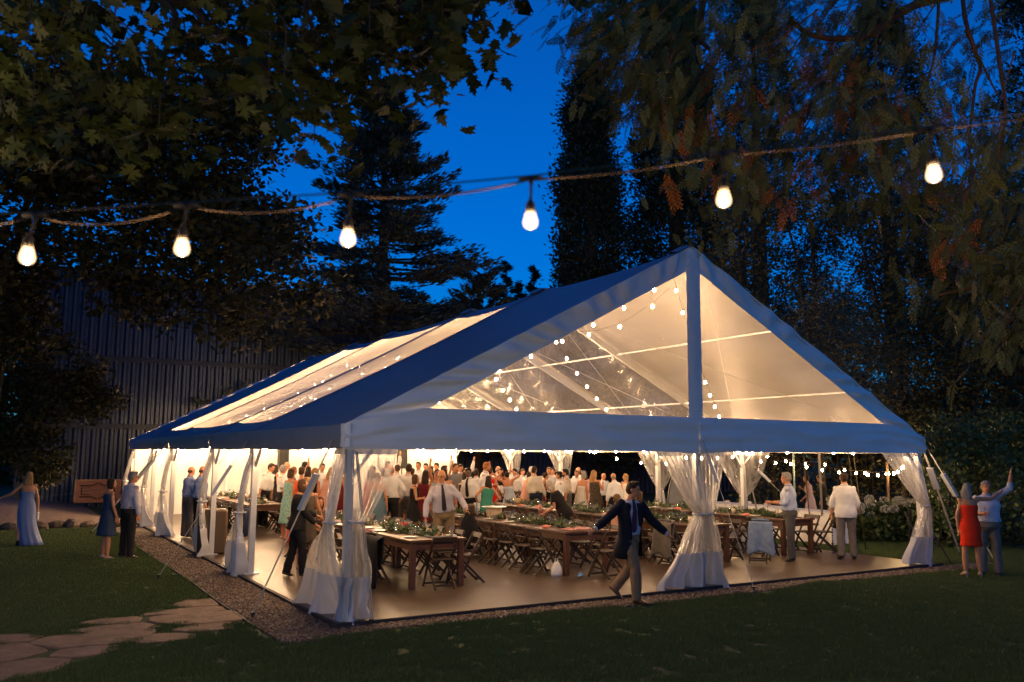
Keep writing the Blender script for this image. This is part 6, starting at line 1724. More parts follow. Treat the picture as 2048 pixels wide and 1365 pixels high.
LEFT_LIMBS = [[(-3.91,17.6,0.39),(-3.92,17.33,2.19),(-3.8,17.01,3.85),(-3.54,16.09,5.03)],[(-3.92,17.33,2.19),(-3.0,15.37,3.78),(-2.1,14.79,4.06),(-1.32,14.41,3.53)],[(-3.91,17.22,2.88),(-3.14,15.65,2.46),(-2.64,15.43,2.0)]]
CONIFER_CLUMPS = [(3.58,-5.8,6.26),(2.15,-7.33,3.74),(1.53,-6.09,6.22),(1.63,-6.18,4.8),(5.91,-5.03,5.35),(4.67,-4.5,7.5),(3.82,-3.22,5.85),(3.78,-3.91,8.06),(2.66,-2.92,8.32),(1.56,-4.85,6.58),(1.8,-3.1,7.83),(4.74,-4.84,6.3),(1.31,-3.42,7.57),(1.61,-5.55,4.51),(5.43,-6.22,4.92),(4.14,-3.82,6.3),(3.83,-5.39,5.35),(1.8,-6.4,5.71),(3.03,-5.9,6.57),(2.25,-6.14,6.24),(2.1,-2.8,7.86),(0.75,-5.77,5.89),(2.38,-6.29,4.91),(0.09,-5.58,5.25),(0.96,-4.49,5.8),(4.75,-6.42,4.96),(3.31,-4.74,6.25),(5.39,-6.43,4.94),(1.88,-6.04,6.69),(1.33,-6.57,5.87),(0.41,-4.96,5.88),(4.28,-4.29,6.49),(2.36,-3.28,7.2),(3.82,-5.64,6.16),(4.0,-6.11,4.68),(1.74,-3.52,7.76),(4.11,-5.54,6.35),(1.46,-4.81,6.26),(2.79,-6.65,4.2),(2.34,-2.72,7.81),(3.41,-4.71,5.29),(3.81,-4.02,5.48),(6.54,-5.3,5.19),(3.43,-5.96,5.08),(5.22,-4.71,5.28),(4.3,-6.52,4.97),(4.45,-3.44,7.64),(4.0,-5.48,5.3),(0.86,-4.64,6.34),(4.0,-6.96,4.62),(3.42,-4.94,5.13),(3.13,-6.33,5.99),(4.27,-6.19,4.19),(4.29,-4.93,4.96),(2.77,-3.94,5.53),(2.42,-5.78,5.77),(6.91,-5.76,5.96),(0.38,-5.4,6.52),(1.12,-5.78,4.25),(2.55,-5.69,4.84),(0.64,-6.16,5.77),(2.38,-6.18,5.36),(4.26,-4.67,6.53),(3.17,-3.17,7.92),(2.79,-6.4,4.88),(4.28,-4.83,6.9),(2.9,-6.43,5.54),(0.97,-3.81,6.64),(5.37,-5.76,6.73),(0.48,-5.97,4.68),(4.11,-5.28,5.46),(1.1,-5.68,5.78),(5.56,-5.86,5.72),(4.85,-3.7,7.4),(5.19,-6.21,4.91),(4.96,-5.58,5.64),(3.95,-6.07,4.73),(1.31,-5.6,4.65),(1.7,-4.34,6.11),(2.58,-5.63,7.1),(2.05,-6.0,4.48),(2.76,-2.46,6.64),(4.67,-3.89,6.97),(2.72,-5.24,6.21),(1.51,-4.95,6.47),(1.92,-2.93,7.59),(3.44,-6.79,3.99),(1.09,-4.92,5.21),(2.34,-6.54,4.39),(0.82,-5.98,5.08),(2.95,-5.32,5.82),(3.97,-5.93,5.44),(3.46,-3.24,8.11),(3.68,-6.59,4.29),(5.36,-5.65,4.62),(1.95,-7.56,4.3),(2.44,-4.61,6.89),(2.55,-5.91,4.56),(3.68,-7.27,6.15),(1.62,-6.64,4.88),(2.57,-6.02,5.21),(0.58,-4.94,5.91),(1.85,-4.05,7.16),(1.53,-6.29,5.61),(1.57,-4.68,5.79),(1.9,-4.01,5.72),(2.69,-4.42,4.95),(0.83,-5.06,5.93),(2.24,-7.38,4.19),(1.52,-4.1,6.14),(1.05,-5.85,5.37),(4.73,-3.61,6.98),(1.3,-7.1,4.77),(3.86,-4.58,6.35),(3.15,-3.72,5.21),(5.49,-4.8,5.08),(1.59,-3.93,5.78),(1.75,-6.81,6.21),(3.99,-6.26,6.15),(3.77,-5.21,5.95),(3.29,-6.62,4.08),(1.19,-6.31,5.53),(2.28,-3.39,7.79),(3.2,-2.49,7.19),(1.89,-5.58,4.61),(1.21,-5.98,6.2),(3.37,-4.27,5.86),(0.45,-5.98,6.15),(0.64,-6.35,4.96),(0.56,-5.05,5.69),(-0.13,-5.53,5.5),(1.9,-6.01,5.94),(1.62,-5.36,6.52),(3.19,-3.22,6.14),(0.93,-4.14,6.39),(0.89,-5.43,5.66),(2.24,-4.96,6.41),(3.54,-3.65,7.97),(3.81,-4.83,6.79),(0.85,-4.64,6.61),(2.94,-5.14,5.15),(3.78,-3.93,6.59),(1.9,-5.04,5.37),(-0.34,-5.65,6.13),(2.85,-4.7,7.13),(4.51,-5.61,6.35),(3.32,-3.55,7.87),(2.8,-5.78,6.55),(2.42,-7.55,5.92),(2.47,-4.17,6.69),(2.68,-6.9,4.34),(2.3,-6.2,4.82),(4.57,-3.98,6.85),(2.85,-2.5,8.22),(2.14,-6.54,4.43),(3.34,-3.63,6.47),(2.92,-5.44,7.17),(2.06,-7.19,4.11),(3.62,-3.91,5.57),(2.99,-5.99,6.66),(2.77,-4.92,6.26),(1.12,-4.21,6.02),(1.19,-4.89,5.7),(0.0,-5.9,5.25),(3.31,-7.12,4.89),(2.24,-7.74,4.42),(5.42,-3.84,6.54),(1.12,-4.31,6.08),(3.13,-6.11,6.91),(3.39,-4.56,7.89),(6.88,-5.61,5.2),(1.54,-3.72,6.59),(2.66,-5.19,5.31),(2.27,-2.68,7.31),(1.32,-5.92,5.16),(2.44,-7.7,3.39),(3.31,-5.79,4.75),(1.23,-3.98,6.37),(1.38,-5.74,6.57),(4.17,-5.29,6.68),(2.1,-2.26,8.07),(1.62,-7.23,4.37),(3.73,-2.68,7.15),(2.83,-2.78,7.43),(2.47,-3.25,6.09),(2.43,-3.09,7.74),(0.14,-5.64,5.51),(2.29,-7.23,4.63),(4.89,-6.13,5.32),(1.79,-3.2,6.69),(3.54,-4.03,8.11),(2.21,-3.97,5.72),(1.78,-5.51,5.85),(3.54,-4.82,5.22),(4.43,-3.16,6.68),(2.94,-2.83,7.09),(2.09,-6.29,6.05),(1.76,-7.17,4.82),(1.45,-3.92,7.09),(1.89,-5.84,6.14),(3.12,-5.66,5.12),(2.5,-5.39,5.46),(1.56,-6.81,5.94),(3.67,-5.46,5.97),(5.59,-5.65,6.91),(4.26,-5.65,5.53),(0.62,-5.01,5.63),(2.6,-5.53,5.42),(3.14,-4.1,5.57),(2.16,-3.78,7.15),(3.86,-6.24,5.31),(2.2,-6.08,5.26),(1.14,-6.1,5.48),(1.01,-6.51,4.82),(3.98,-3.13,5.61),(2.74,-2.46,6.54),(2.96,-6.08,6.48),(0.31,-5.65,5.43),(3.25,-4.34,7.66),(3.73,-3.47,5.79),(2.33,-3.27,6.41),(0.68,-5.96,4.51),(3.46,-3.49,6.18),(5.56,-6.12,5.67),(3.8,-6.93,3.87),(3.03,-4.81,5.62),(0.92,-4.38,5.84),(0.11,-5.97,5.59),(4.06,-3.38,7.68),(3.47,-6.35,4.59),(2.76,-4.95,5.22),(3.28,-4.04,6.29),(5.13,-3.78,8.72),(1.17,-4.87,5.79),(0.78,-4.33,6.98),(1.04,-3.93,7.45),(1.96,-5.58,6.86),(3.37,-2.72,6.12),(4.18,-6.43,4.33),(1.02,-5.33,5.37),(3.87,-5.38,7.43),(3.27,-4.87,5.77),(2.88,-6.4,6.61),(2.61,-6.66,6.11),(3.4,-4.98,5.22),(1.42,-6.83,5.16),(1.85,-5.03,6.89),(0.83,-6.08,4.21),(1.74,-5.1,7.1),(1.35,-5.81,5.89),(3.81,-3.08,5.87),(2.29,-5.96,5.41),(5.03,-3.83,7.06),(1.9,-6.65,6.12),(3.03,-5.85,7.15),(3.63,-6.37,5.74),(2.19,-4.96,7.15),(3.15,-4.57,5.9),(0.84,-4.7,5.76),(3.21,-4.82,5.9),(0.63,-5.51,5.24),(6.67,-5.25,4.42),(3.31,-4.9,6.75),(0.88,-6.18,5.47),(4.34,-4.35,5.49),(5.11,-5.17,5.03),(2.75,-2.68,6.4),(2.52,-3.38,7.55),(5.77,-5.83,7.86),(1.93,-5.86,6.29),(2.88,-3.37,5.77),(3.18,-3.24,6.11),(2.55,-3.93,5.27),(0.66,-4.61,6.54),(1.55,-4.53,5.88),(5.88,-5.73,5.57),(0.48,-4.87,5.83),(2.39,-4.55,6.6),(4.94,-5.91,5.44),(1.55,-4.77,5.51),(2.6,-7.16,4.76),(3.73,-6.25,3.51),(3.9,-6.66,4.04),(3.2,-7.07,3.77),(4.51,-6.58,3.37),(3.89,-6.62,3.33),(4.45,-6.53,3.23),(3.37,-6.93,3.96),(3.02,-6.87,3.25),(3.38,-7.06,3.14),(3.59,-6.76,3.38),(3.57,-6.61,3.92),(4.06,-6.75,3.71),(3.46,-6.33,3.45),(3.68,-6.28,3.64),(3.61,-7.02,3.73),(3.18,-6.8,3.9),(3.38,-6.59,4.07),(4.19,-6.69,3.88),(4.54,-6.19,3.55),(3.96,-6.32,4.01),(2.61,-6.63,3.57),(3.14,-6.86,3.16),(3.79,-6.96,3.75),(3.36,-5.95,3.83),(4.33,-6.13,4.04),(3.71,-6.9,3.46),(3.82,-6.23,4.14),(4.04,-6.41,3.49),(3.41,-6.56,3.6),(3.5,-6.29,4.08),(3.63,-6.53,3.21),(4.12,-6.86,4.05),(4.18,-6.14,3.64),(4.23,-6.2,3.55),(4.65,-6.58,4.12),(3.97,-6.11,3.49)]
CONIFER_LIMBS = [[(7.11,-6.7,8.9),(4.95,-6.33,7.24),(3.64,-5.93,6.66),(3.1,-5.79,6.26),(2.61,-5.6,6.19),(2.27,-5.53,6.28)],[(6.38,-6.22,8.61),(3.34,-5.45,7.75),(1.91,-5.06,6.94),(1.74,-4.87,6.35),(1.84,-4.9,6.16)],[(1.91,-5.06,6.94),(1.21,-4.6,6.64),(0.78,-4.19,6.39)],[(3.64,-5.93,6.66),(2.84,-6.08,6.12),(2.84,-6.01,5.66),(2.85,-5.97,5.33)],[(3.65,-6.19,6.75),(3.3,-6.33,5.98),(3.16,-6.32,5.61),(3.04,-6.21,5.36),(2.98,-6.14,5.16)],[(3.82,-6.3,6.8),(3.35,-6.61,6.02),(3.47,-6.63,5.71),(3.45,-6.58,5.48),(3.45,-6.5,4.94),(3.55,-6.5,4.5),(3.59,-6.46,4.14)],[(3.86,-6.54,6.69),(3.43,-6.83,5.66),(3.51,-6.8,5.14),(3.46,-6.71,4.74),(3.25,-6.55,4.52),(3.06,-6.43,4.43)],[(3.33,-6.6,6.02),(3.49,-6.72,5.49),(3.57,-6.75,5.35)],[(6.24,-6.75,4.86),(4.54,-6.8,4.19),(3.77,-6.52,3.78),(3.31,-6.22,3.64)],[(5.31,-6.63,3.93),(4.02,-6.63,3.51),(3.46,-6.48,3.21)],[(3.34,-5.96,6.51),(2.78,-5.8,6.02),(2.48,-5.79,5.61),(2.26,-5.61,5.28)]]
DEAD_TWIGS = [(2.38,-5.88,5.84),(2.5,-5.94,5.77),(2.35,-5.85,5.75),(2.68,-6.1,5.34),(2.75,-6.13,5.25),(2.63,-6.06,5.23),(2.82,-6.19,5.39),(1.72,-4.83,5.41),(1.78,-4.88,5.48),(1.66,-4.79,5.38),(1.97,-5.38,4.96),(1.88,-5.34,5.03),(1.37,-4.56,6.5),(1.55,-4.66,6.47),(1.82,-4.99,6.01),(3.31,-6.54,4.2),(3.27,-6.45,5.33),(2.16,-5.44,4.57),(1.91,-4.2,5.09),(1.45,-4.4,6.7),(1.91,-4.97,6.35),(0.86,-4.25,6.49),(1.03,-4.31,6.25),(1.3,-4.31,5.94),(1.91,-5.21,5.59),(2.25,-5.63,5.51),(2.37,-5.61,4.87),(2.56,-5.86,4.97),(3.03,-6.23,4.81),(3.11,-6.37,4.64),(3.18,-6.34,4.15),(2.19,-5.47,6.21),(2.64,-5.74,6.21),(1.64,-4.38,5.78),(1.96,-4.91,5.0),(2.48,-5.99,5.39),(2.63,-6.0,5.66)]
RIGHT_CLUMPS = [(20.19,12.0,11.64),(19.03,5.03,2.97),(18.56,4.63,5.14),(24.35,6.77,8.82),(24.08,7.9,3.98),(20.52,2.71,9.8),(20.69,7.68,7.07),(20.9,5.14,7.38),(22.83,11.12,8.67),(24.71,6.52,7.11),(19.54,3.93,2.75),(20.53,5.4,6.42),(27.27,5.53,8.77),(21.27,3.85,2.88),(25.43,7.99,9.73),(23.21,3.2,10.08),(27.75,8.59,10.08),(18.98,7.86,6.17),(23.12,6.6,10.27),(19.53,4.88,9.1),(20.0,9.59,6.16),(23.26,6.84,8.94),(18.87,3.46,5.07),(17.27,10.82,8.42),(21.72,2.77,3.83),(26.9,9.42,3.07),(18.4,8.19,5.92),(22.23,2.78,9.19),(22.25,4.91,3.18),(29.54,5.57,5.14),(19.06,4.45,9.32),(17.81,6.93,5.2),(16.84,4.61,5.77),(23.33,7.66,8.92),(28.55,8.39,1.72),(27.6,9.54,5.29),(20.5,6.28,6.1),(21.88,9.53,11.06),(20.72,5.47,1.56),(18.91,6.51,9.97),(23.22,7.18,10.89),(28.61,6.18,5.66),(18.77,11.35,11.28),(22.01,3.62,8.76),(24.99,5.71,8.2),(22.12,3.3,7.98),(20.07,5.09,1.49),(18.52,4.96,9.94),(23.05,4.39,2.0),(20.47,9.0,10.45),(19.44,6.8,3.33),(18.24,4.99,3.24),(30.47,7.24,1.95),(22.07,9.24,10.81),(28.07,9.23,2.73),(23.98,5.1,5.17),(20.3,13.55,8.0),(29.64,7.86,3.62),(22.96,8.05,2.72),(20.17,2.8,9.19),(22.74,4.62,9.51),(30.39,8.12,1.72),(19.87,5.72,7.11),(23.28,8.65,8.38),(20.2,5.52,9.39),(26.91,7.41,8.43),(17.95,10.71,8.36),(26.22,7.71,7.06),(17.66,5.4,4.98),(24.66,6.3,7.51),(24.3,8.97,9.64),(18.47,3.73,5.85),(23.87,9.3,9.42),(28.64,5.29,7.65),(14.4,6.77,5.99),(24.1,7.95,3.27),(23.08,7.87,3.68),(25.09,6.04,5.1),(29.98,5.64,8.54),(21.17,6.42,6.44),(26.78,9.85,3.76),(24.77,3.06,6.4),(27.43,9.65,3.99),(14.8,5.67,7.03),(18.67,3.59,4.56),(22.66,2.78,6.02),(20.4,3.49,4.92),(21.98,5.35,7.04),(19.01,3.34,6.44),(29.8,6.76,4.53),(23.98,6.48,8.07),(17.73,5.08,8.74),(27.59,5.81,6.46),(29.59,6.65,5.51),(22.72,8.22,4.16),(21.93,7.14,9.67),(23.99,4.89,3.92),(15.74,6.39,9.88),(16.89,9.32,10.48),(27.22,8.71,3.77),(18.29,4.68,5.69),(22.68,6.44,8.57),(22.12,3.51,5.58),(26.15,5.29,5.18),(21.03,6.61,3.16),(21.9,8.21,9.04),(19.79,4.99,5.56),(23.97,3.21,8.37),(26.03,8.71,7.15),(24.57,4.15,8.94),(20.62,11.82,11.1),(28.82,7.36,8.86),(26.15,9.37,5.44),(27.52,5.5,11.67),(14.25,7.44,7.49),(29.51,7.01,11.11),(19.06,11.44,10.95),(20.14,7.73,7.22),(28.74,6.25,8.51),(26.48,8.4,7.02),(22.12,3.18,4.85),(30.83,6.67,9.94),(24.1,8.2,2.57),(24.45,6.46,3.19),(15.93,5.16,4.83),(13.34,6.45,8.08),(24.94,6.82,11.44),(19.1,4.72,5.5),(21.11,3.16,4.19),(22.22,2.53,5.79),(30.9,6.26,3.29),(23.2,8.85,3.09),(22.18,3.61,4.92),(29.99,5.57,10.03),(24.62,9.68,6.11),(25.13,6.06,3.55),(28.05,8.51,7.5),(17.46,8.07,10.29),(14.34,6.47,5.84),(22.95,2.91,10.02),(17.62,4.98,2.88),(20.67,8.04,6.67),(20.79,3.33,2.81),(19.61,8.17,6.3),(18.22,11.22,7.24),(22.14,5.1,6.75),(17.08,8.71,9.07),(13.62,6.85,6.51),(18.12,9.08,10.83),(25.39,7.57,7.96),(23.61,4.09,5.9),(29.12,7.47,11.44),(22.65,4.31,5.18),(22.9,5.91,4.88),(25.61,6.28,5.25),(21.11,5.99,3.92),(20.08,12.72,9.43),(25.56,4.42,7.2),(20.43,11.05,10.72),(27.38,7.26,2.79),(20.74,3.16,6.07),(28.15,5.58,2.66),(22.59,3.19,8.64),(19.2,5.9,3.88)]
BAMBOO_CLUMPS = [(14.08,3.46,4.47),(12.05,2.89,5.28),(12.31,2.04,5.27),(11.63,2.02,4.07),(14.52,3.16,5.16),(11.75,2.1,4.3),(12.75,1.21,4.27),(13.95,3.65,5.89),(13.43,1.58,3.82),(12.82,3.83,4.89),(12.59,2.34,5.05),(13.58,2.49,3.6),(11.29,2.28,4.79),(12.32,1.97,5.0),(13.03,1.23,4.45),(15.05,3.1,3.8),(13.77,3.23,5.87),(13.58,3.24,6.25),(12.56,2.09,3.64),(13.77,2.66,5.44),(12.41,2.66,5.29),(12.91,2.65,4.72)]
SHRUB_CLUMPS = [(19.67,1.64,3.03),(16.02,1.21,2.48),(18.74,3.42,0.37),(19.48,2.22,0.07),(19.37,2.73,0.28),(16.39,2.66,0.28),(19.12,2.28,0.87),(16.28,0.83,2.27),(18.37,2.06,1.67),(19.06,2.86,1.03),(16.7,1.8,2.33),(19.49,2.94,0.99),(17.41,3.2,0.66),(17.77,0.67,0.05),(18.51,0.6,1.66),(18.66,2.65,2.28),(15.42,1.2,2.72),(19.45,1.61,0.15),(15.19,1.73,2.01),(17.95,0.89,2.65),(17.62,0.81,1.79),(18.77,1.33,0.09),(17.73,1.32,2.78),(18.44,3.75,0.86),(16.62,0.64,1.05),(18.06,1.35,1.9),(20.15,2.35,2.41),(17.65,2.87,0.87),(16.29,1.0,1.81),(16.75,1.2,1.86),(17.01,2.96,1.8),(17.93,2.5,0.28),(18.39,1.42,1.04),(17.57,0.85,2.13),(16.14,1.41,1.02),(16.98,2.62,0.68),(19.01,3.44,0.15),(18.09,3.26,1.61),(18.18,0.94,2.75),(19.54,2.71,3.04),(16.52,1.78,1.98),(18.79,3.02,0.83),(20.0,2.92,2.36),(18.78,3.34,1.15),(19.26,2.47,1.71),(17.72,0.65,2.83),(16.77,1.7,0.08),(18.37,2.63,0.47),(17.98,3.41,2.87),(15.81,1.62,2.75),(15.4,1.78,0.79),(20.69,2.03,0.97),(15.78,1.32,0.39),(20.06,2.81,3.04),(20.1,2.25,1.19),(17.73,1.37,1.15),(16.39,2.08,1.21),(15.77,1.74,2.37),(18.35,1.39,0.36),(15.07,1.43,1.79)]
m_bark = mat('dark_bark', (.032, .024, .017), .95, .4, 5, 1.0, 14, stretch=(1, 1, .3))
m_rbark = mat('reddish_bark', (.15, .062, .03), .95, .35, 6, 1.0, 16, stretch=(1, 1, .3))
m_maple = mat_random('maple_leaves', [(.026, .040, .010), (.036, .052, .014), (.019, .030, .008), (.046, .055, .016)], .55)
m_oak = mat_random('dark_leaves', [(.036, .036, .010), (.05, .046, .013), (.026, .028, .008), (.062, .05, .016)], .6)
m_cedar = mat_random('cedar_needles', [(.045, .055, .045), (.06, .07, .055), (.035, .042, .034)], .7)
m_seq = mat_random('sequoia_needles', [(.028, .03, .015), (.04, .04, .018), (.02, .022, .011)], .7)
m_con = mat_random('conifer_sprays', [(.10, .105, .028), (.12, .12, .034), (.075, .082, .02), (.11, .10, .034)], .6)
m_dead = mat_random('dead_sprays', [(.42, .13, .03), (.34, .10, .025), (.48, .18, .045)], .8)
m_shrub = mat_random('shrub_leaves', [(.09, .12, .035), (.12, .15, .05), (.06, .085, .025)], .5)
m_bam = mat_random('bamboo_leaves', [(.10, .09, .045), (.13, .11, .06), (.07, .065, .03)], .6)


def limb_mesh(lines, r0, r1, m, name, parent, n=7):
    for i, ln in enumerate(lines):
        pts = [Vector(p) for p in ln]
        sm = []
        for a in range(len(pts) - 1):
            p0, p1, p2, p3 = pts[max(a - 1, 0)], pts[a], pts[a + 1], pts[min(a + 2, len(pts) - 1)]
            for t in (0, .25, .5, .75):
                sm.append(.5 * ((2 * p1) + (p2 - p0) * t + (2 * p0 - 5 * p1 + 4 * p2 - p3) * t * t + (3 * p1 - p0 - 3 * p2 + p3) * t ** 3))
        sm.append(pts[-1])
        k = len(sm); ra, rb = (r0[i], r1[i]) if hasattr(r0, '__len__') else (r0, r1)
        sm = [p + Vector((fbm(j * .5, i), fbm(j * .5, i + 9), 0)) * ra * .5 for j, p in enumerate(sm)]
        b = MB(); b.tube(sm, [ra + (rb - ra) * j / (k - 1) for j in range(k)], n); b.build(name, m, parent, True)


def clump_points(cl, per, rad, rg, flat=.8):
    C_ = np.array(cl); n = len(C_) * per
    P = np.repeat(C_, per, 0); d = rg.normal(0, 1, (n, 3)); d /= np.linalg.norm(d, axis=1)[:, None]
    r_ = rad * rg.uniform(0, 1, n) ** .5
    o = d * r_[:, None]; o[:, 2] *= flat
    return P + o


def fan_sheet(name, V, F, m, parent):
    return link(name, npmesh(name, V, F, m), parent)


# ---------------------------------------------------------------- big-leaf maple overhead (left)
half = [(0.0, -.02), (.10, -.06), (.27, -.02), (.20, .06), (.42, .16), (.30, .24), (.52, .46), (.34, .44), (.36, .56), (.22, .46), (.17, .62), (.24, .74), (.10, .76), (0, 1.0)]
out_ = half + [(-x, y) for (x, y) in reversed(half[1:-1])]
LEAF = np.array([(x, y, .10 * abs(x) - .12 * y * y) for (x, y) in out_])
b = MB()
b.add([(0, .30, 0)] + [tuple(p) for p in LEAF], [(0, 1 + i, 1 + (i + 1) % len(LEAF)) for i in range(len(LEAF))])
b.add([(-.008, 0, 0), (.008, 0, 0), (.006, -.45, .05), (-.006, -.45, .05)], [(0, 1, 2, 3)])
leaf_me = b.mesh('leaf', m_maple)
maple = thing('maple_tree', 'big leaf maple whose boughs hang into the upper left of the picture', 'tree')
mb_ = Vector((MAPLE_BASE[0], MAPLE_BASE[1], 0))
limb_mesh([[mb_, mb_ + Vector((.1, .1, 2.5)), mb_ + Vector((.2, .1, 5.0)), mb_ + Vector((.1, .3, 9))]], .38, .2, m_bark, 'trunk', maple, 12)
limb_mesh(MAPLE_LIMBS, [.07, .03, .03, .025, .035, .05], [.008, .006, .006, .006, .006, .01], m_bark, 'limb', maple)
rg = np.random.default_rng(11)
nsp = 0
LV = []; LF = []
tw = MB()
camp = Vector((-3.95, -10.83, 2.2))
allp = []
for c in MAPLE_CLUMPS:
    c = Vector(c)
    tw.tube([c + Vector((rg.uniform(-.3, .1), rg.uniform(-.2, .2), .45)), c + Vector((0, 0, .2)), c - Vector((0, 0, .15))], (.007, .005, .003), 4)
    for j in range(21):
        allp.append((c + Vector((rg.normal(0, .21), rg.normal(0, .21), rg.normal(0, .18))), (c - camp).length))
allp.sort(key=lambda q: q[1])
tw.build('twigs', m_bark, maple)['kind'] = 'stuff'
for i, (p, dist) in enumerate(allp):
    s = rg.uniform(.09, .18)
    e = Matrix.Translation(p) @ Matrix.Rotation(rg.uniform(0, 2 * PI), 4, 'Z') @ Matrix.Rotation(R(rg.normal(205, 30)), 4, 'X') @ Matrix.Rotation(R(rg.normal(0, 28)), 4, 'Y') @ Matrix.Scale(s, 4)
    if i < 300:
        o = link('leaf', leaf_me, maple); o.matrix_basis = e
    else:
        M3 = np.array(e)[:3, :3]; o = len(LV) * len(b.v)
        LV.append(np.array(b.v) @ M3.T + np.array(p)); LF.append(np.array([f for f in b.f if len(f) == 3]) + (len(LV) - 1) * len(b.v))
Q = np.stack([rg.uniform(-9, 3.5, 260), rg.uniform(-9, 6, 260), rg.uniform(9.5, 14, 260)], 1)      # unseen upper crown, added to shade the roof and lawn
HV, HF = leaf_tris(clump_points(Q, 40, .9, rg, .6), .34, rg, -.1, .8)
HF = np.concatenate([HF[:, [0, 1, 2]], HF[:, [0, 2, 3]]])
nb_ = sum(len(q) for q in LV); LV.append(HV); LF.append(HF + nb_)
o = link('leaf_mass', npmesh('leaf_mass', np.concatenate(LV), np.concatenate(LF), m_maple), maple); o['kind'] = 'stuff'

# ---------------------------------------------------------------- dark tree behind the maple, over the shed roof
rg = np.random.default_rng(12)
oak = thing('oak_tree', 'large dark broadleaf tree hanging over the top of the metal shed', 'tree')
limb_mesh(OAK_LIMBS, [.14, .08, .08, .08], [.03, .02, .02, .02], m_bark, 'limb', oak, 8)
V, F = leaf_tris(clump_points(OAK_CLUMPS, 300, .95, rg, .7), .16, rg, -.15, .6)
Q = np.stack([rg.uniform(-15, -5.2, 420), rg.uniform(-1, 16, 420), rg.uniform(5.5, 15, 420)], 1)      # unseen crown left of the picture, added to darken the roof slope
Q = Q[(Q[:, 0] + 5.2) < (Q[:, 1] - 9) * -.12]
V2, F2 = leaf_tris(clump_points(Q, 70, 1.0, rg, .8), .34, rg, -.15, .7)
F = np.concatenate([F, F2 + len(V)]); V = np.concatenate([V, V2])
fan_sheet('crown', V, F, m_oak, oak)
lt = thing('young_tree', 'dark leafy tree standing before the left end of the shed', 'tree')
limb_mesh(LEFT_LIMBS, [.14, .06, .05], [.03, .015, .015], m_bark, 'limb', lt, 8)
V, F = leaf_tris(clump_points(LEFT_CLUMPS, 170, .55, rg, .7), .14, rg, -.1, .6)
fan_sheet('crown', V, F, m_oak, lt)

# ---------------------------------------------------------------- cedar behind the tent
def cedar(label, x, y, Hh, prof, nb, seed, m, trunk_r=.4, droop=-.12, tuft=.26, up=.55, per=26, z0=2.0, name='cedar_tree'):
    rg = np.random.default_rng(seed)
    t = thing(name, label, 'tree', (x, y, 0))
    b = MB(); b.tube([(0, 0, 0), (.05, 0, Hh * .5), (0, 0, Hh * .97)], (trunk_r, trunk_r * .6, .04), 9); b.build('trunk', m_bark, t, True)
    P = []; D_ = []; S_ = []
    lb = MB()
    for i in range(nb):
        k = (i + rg.uniform(0, 1)) / nb
        z = z0 + (Hh - z0) * k ** .95
        L = prof(k) * rg.uniform(.55, 1.12)
        a = rg.uniform(0, 2 * PI)
        dz = droop + .5 * k
        d = np.array([math.cos(a), math.sin(a), dz])
        sag = rg.uniform(.05, .16)
        q = [np.array([0, 0, z]) + d * L * s_ - np.array([0, 0, sag * L * (s_ - s_ * s_ * 1.3)]) for s_ in np.linspace(0, 1, 7)]
        lb.tube([tuple(p) for p in q], np.linspace(.05 + .03 * (1 - k), .008, 7), 4)
        side = np.array([-d[1], d[0], 0])
        for j in range(per):
            s_ = rg.uniform(.22, 1.0) ** .8
            w = rg.normal(0, .17) * L * (1.25 - s_)
            c = np.array([0, 0, z]) + d * L * s_ - np.array([0, 0, sag * L * (s_ - s_ * s_ * 1.3)]) + side * w
            for q_ in range(9):
                P.append(c + rg.normal(0, .11, 3)); v = d * rg.uniform(.5, 1.2) + side * rg.normal(0, .7) + np.array([0, 0, rg.uniform(-.1, up)])
                D_.append(v / np.linalg.norm(v)); S_.append(tuft * rg.uniform(.6, 1.3))
    lb.build('branches', m_bark, t, True)['kind'] = 'stuff'
    P = np.array(P); D_ = np.array(D_); S_ = np.array(S_)[:, None]
    q = rg.normal(0, 1, P.shape); sd = np.cross(D_, q); sd /= np.linalg.norm(sd, axis=1)[:, None]
    V = np.stack([P, P + D_ * S_ * .4 + sd * S_ * .13, P + D_ * S_, P + D_ * S_ * .4 - sd * S_ * .13], 1).reshape(-1, 3)
    o = link('crown', npmesh('crown', V, np.arange(len(V)).reshape(-1, 4), m), t)
    return t
cedar('spreading blue cedar rising behind the far end of the tent, left of the sky gap', 10.1, 23.9, 18.6, lambda k: 8.5 * (1 - k) ** .75 * (.75 + .25 * math.sin(k * 31)), 200, 21, m_cedar, .42, -.10, .32, .55, 32, 3.0)
cedar('low bushy conifer peeping over the tent ridge', 15.2, 24.3, 10.6, lambda k: 3.4 * (1 - k * .8) ** .7, 60, 22, m_cedar, .2, -.05, .26, .5, 22, 2.0, 'conifer_shrub')
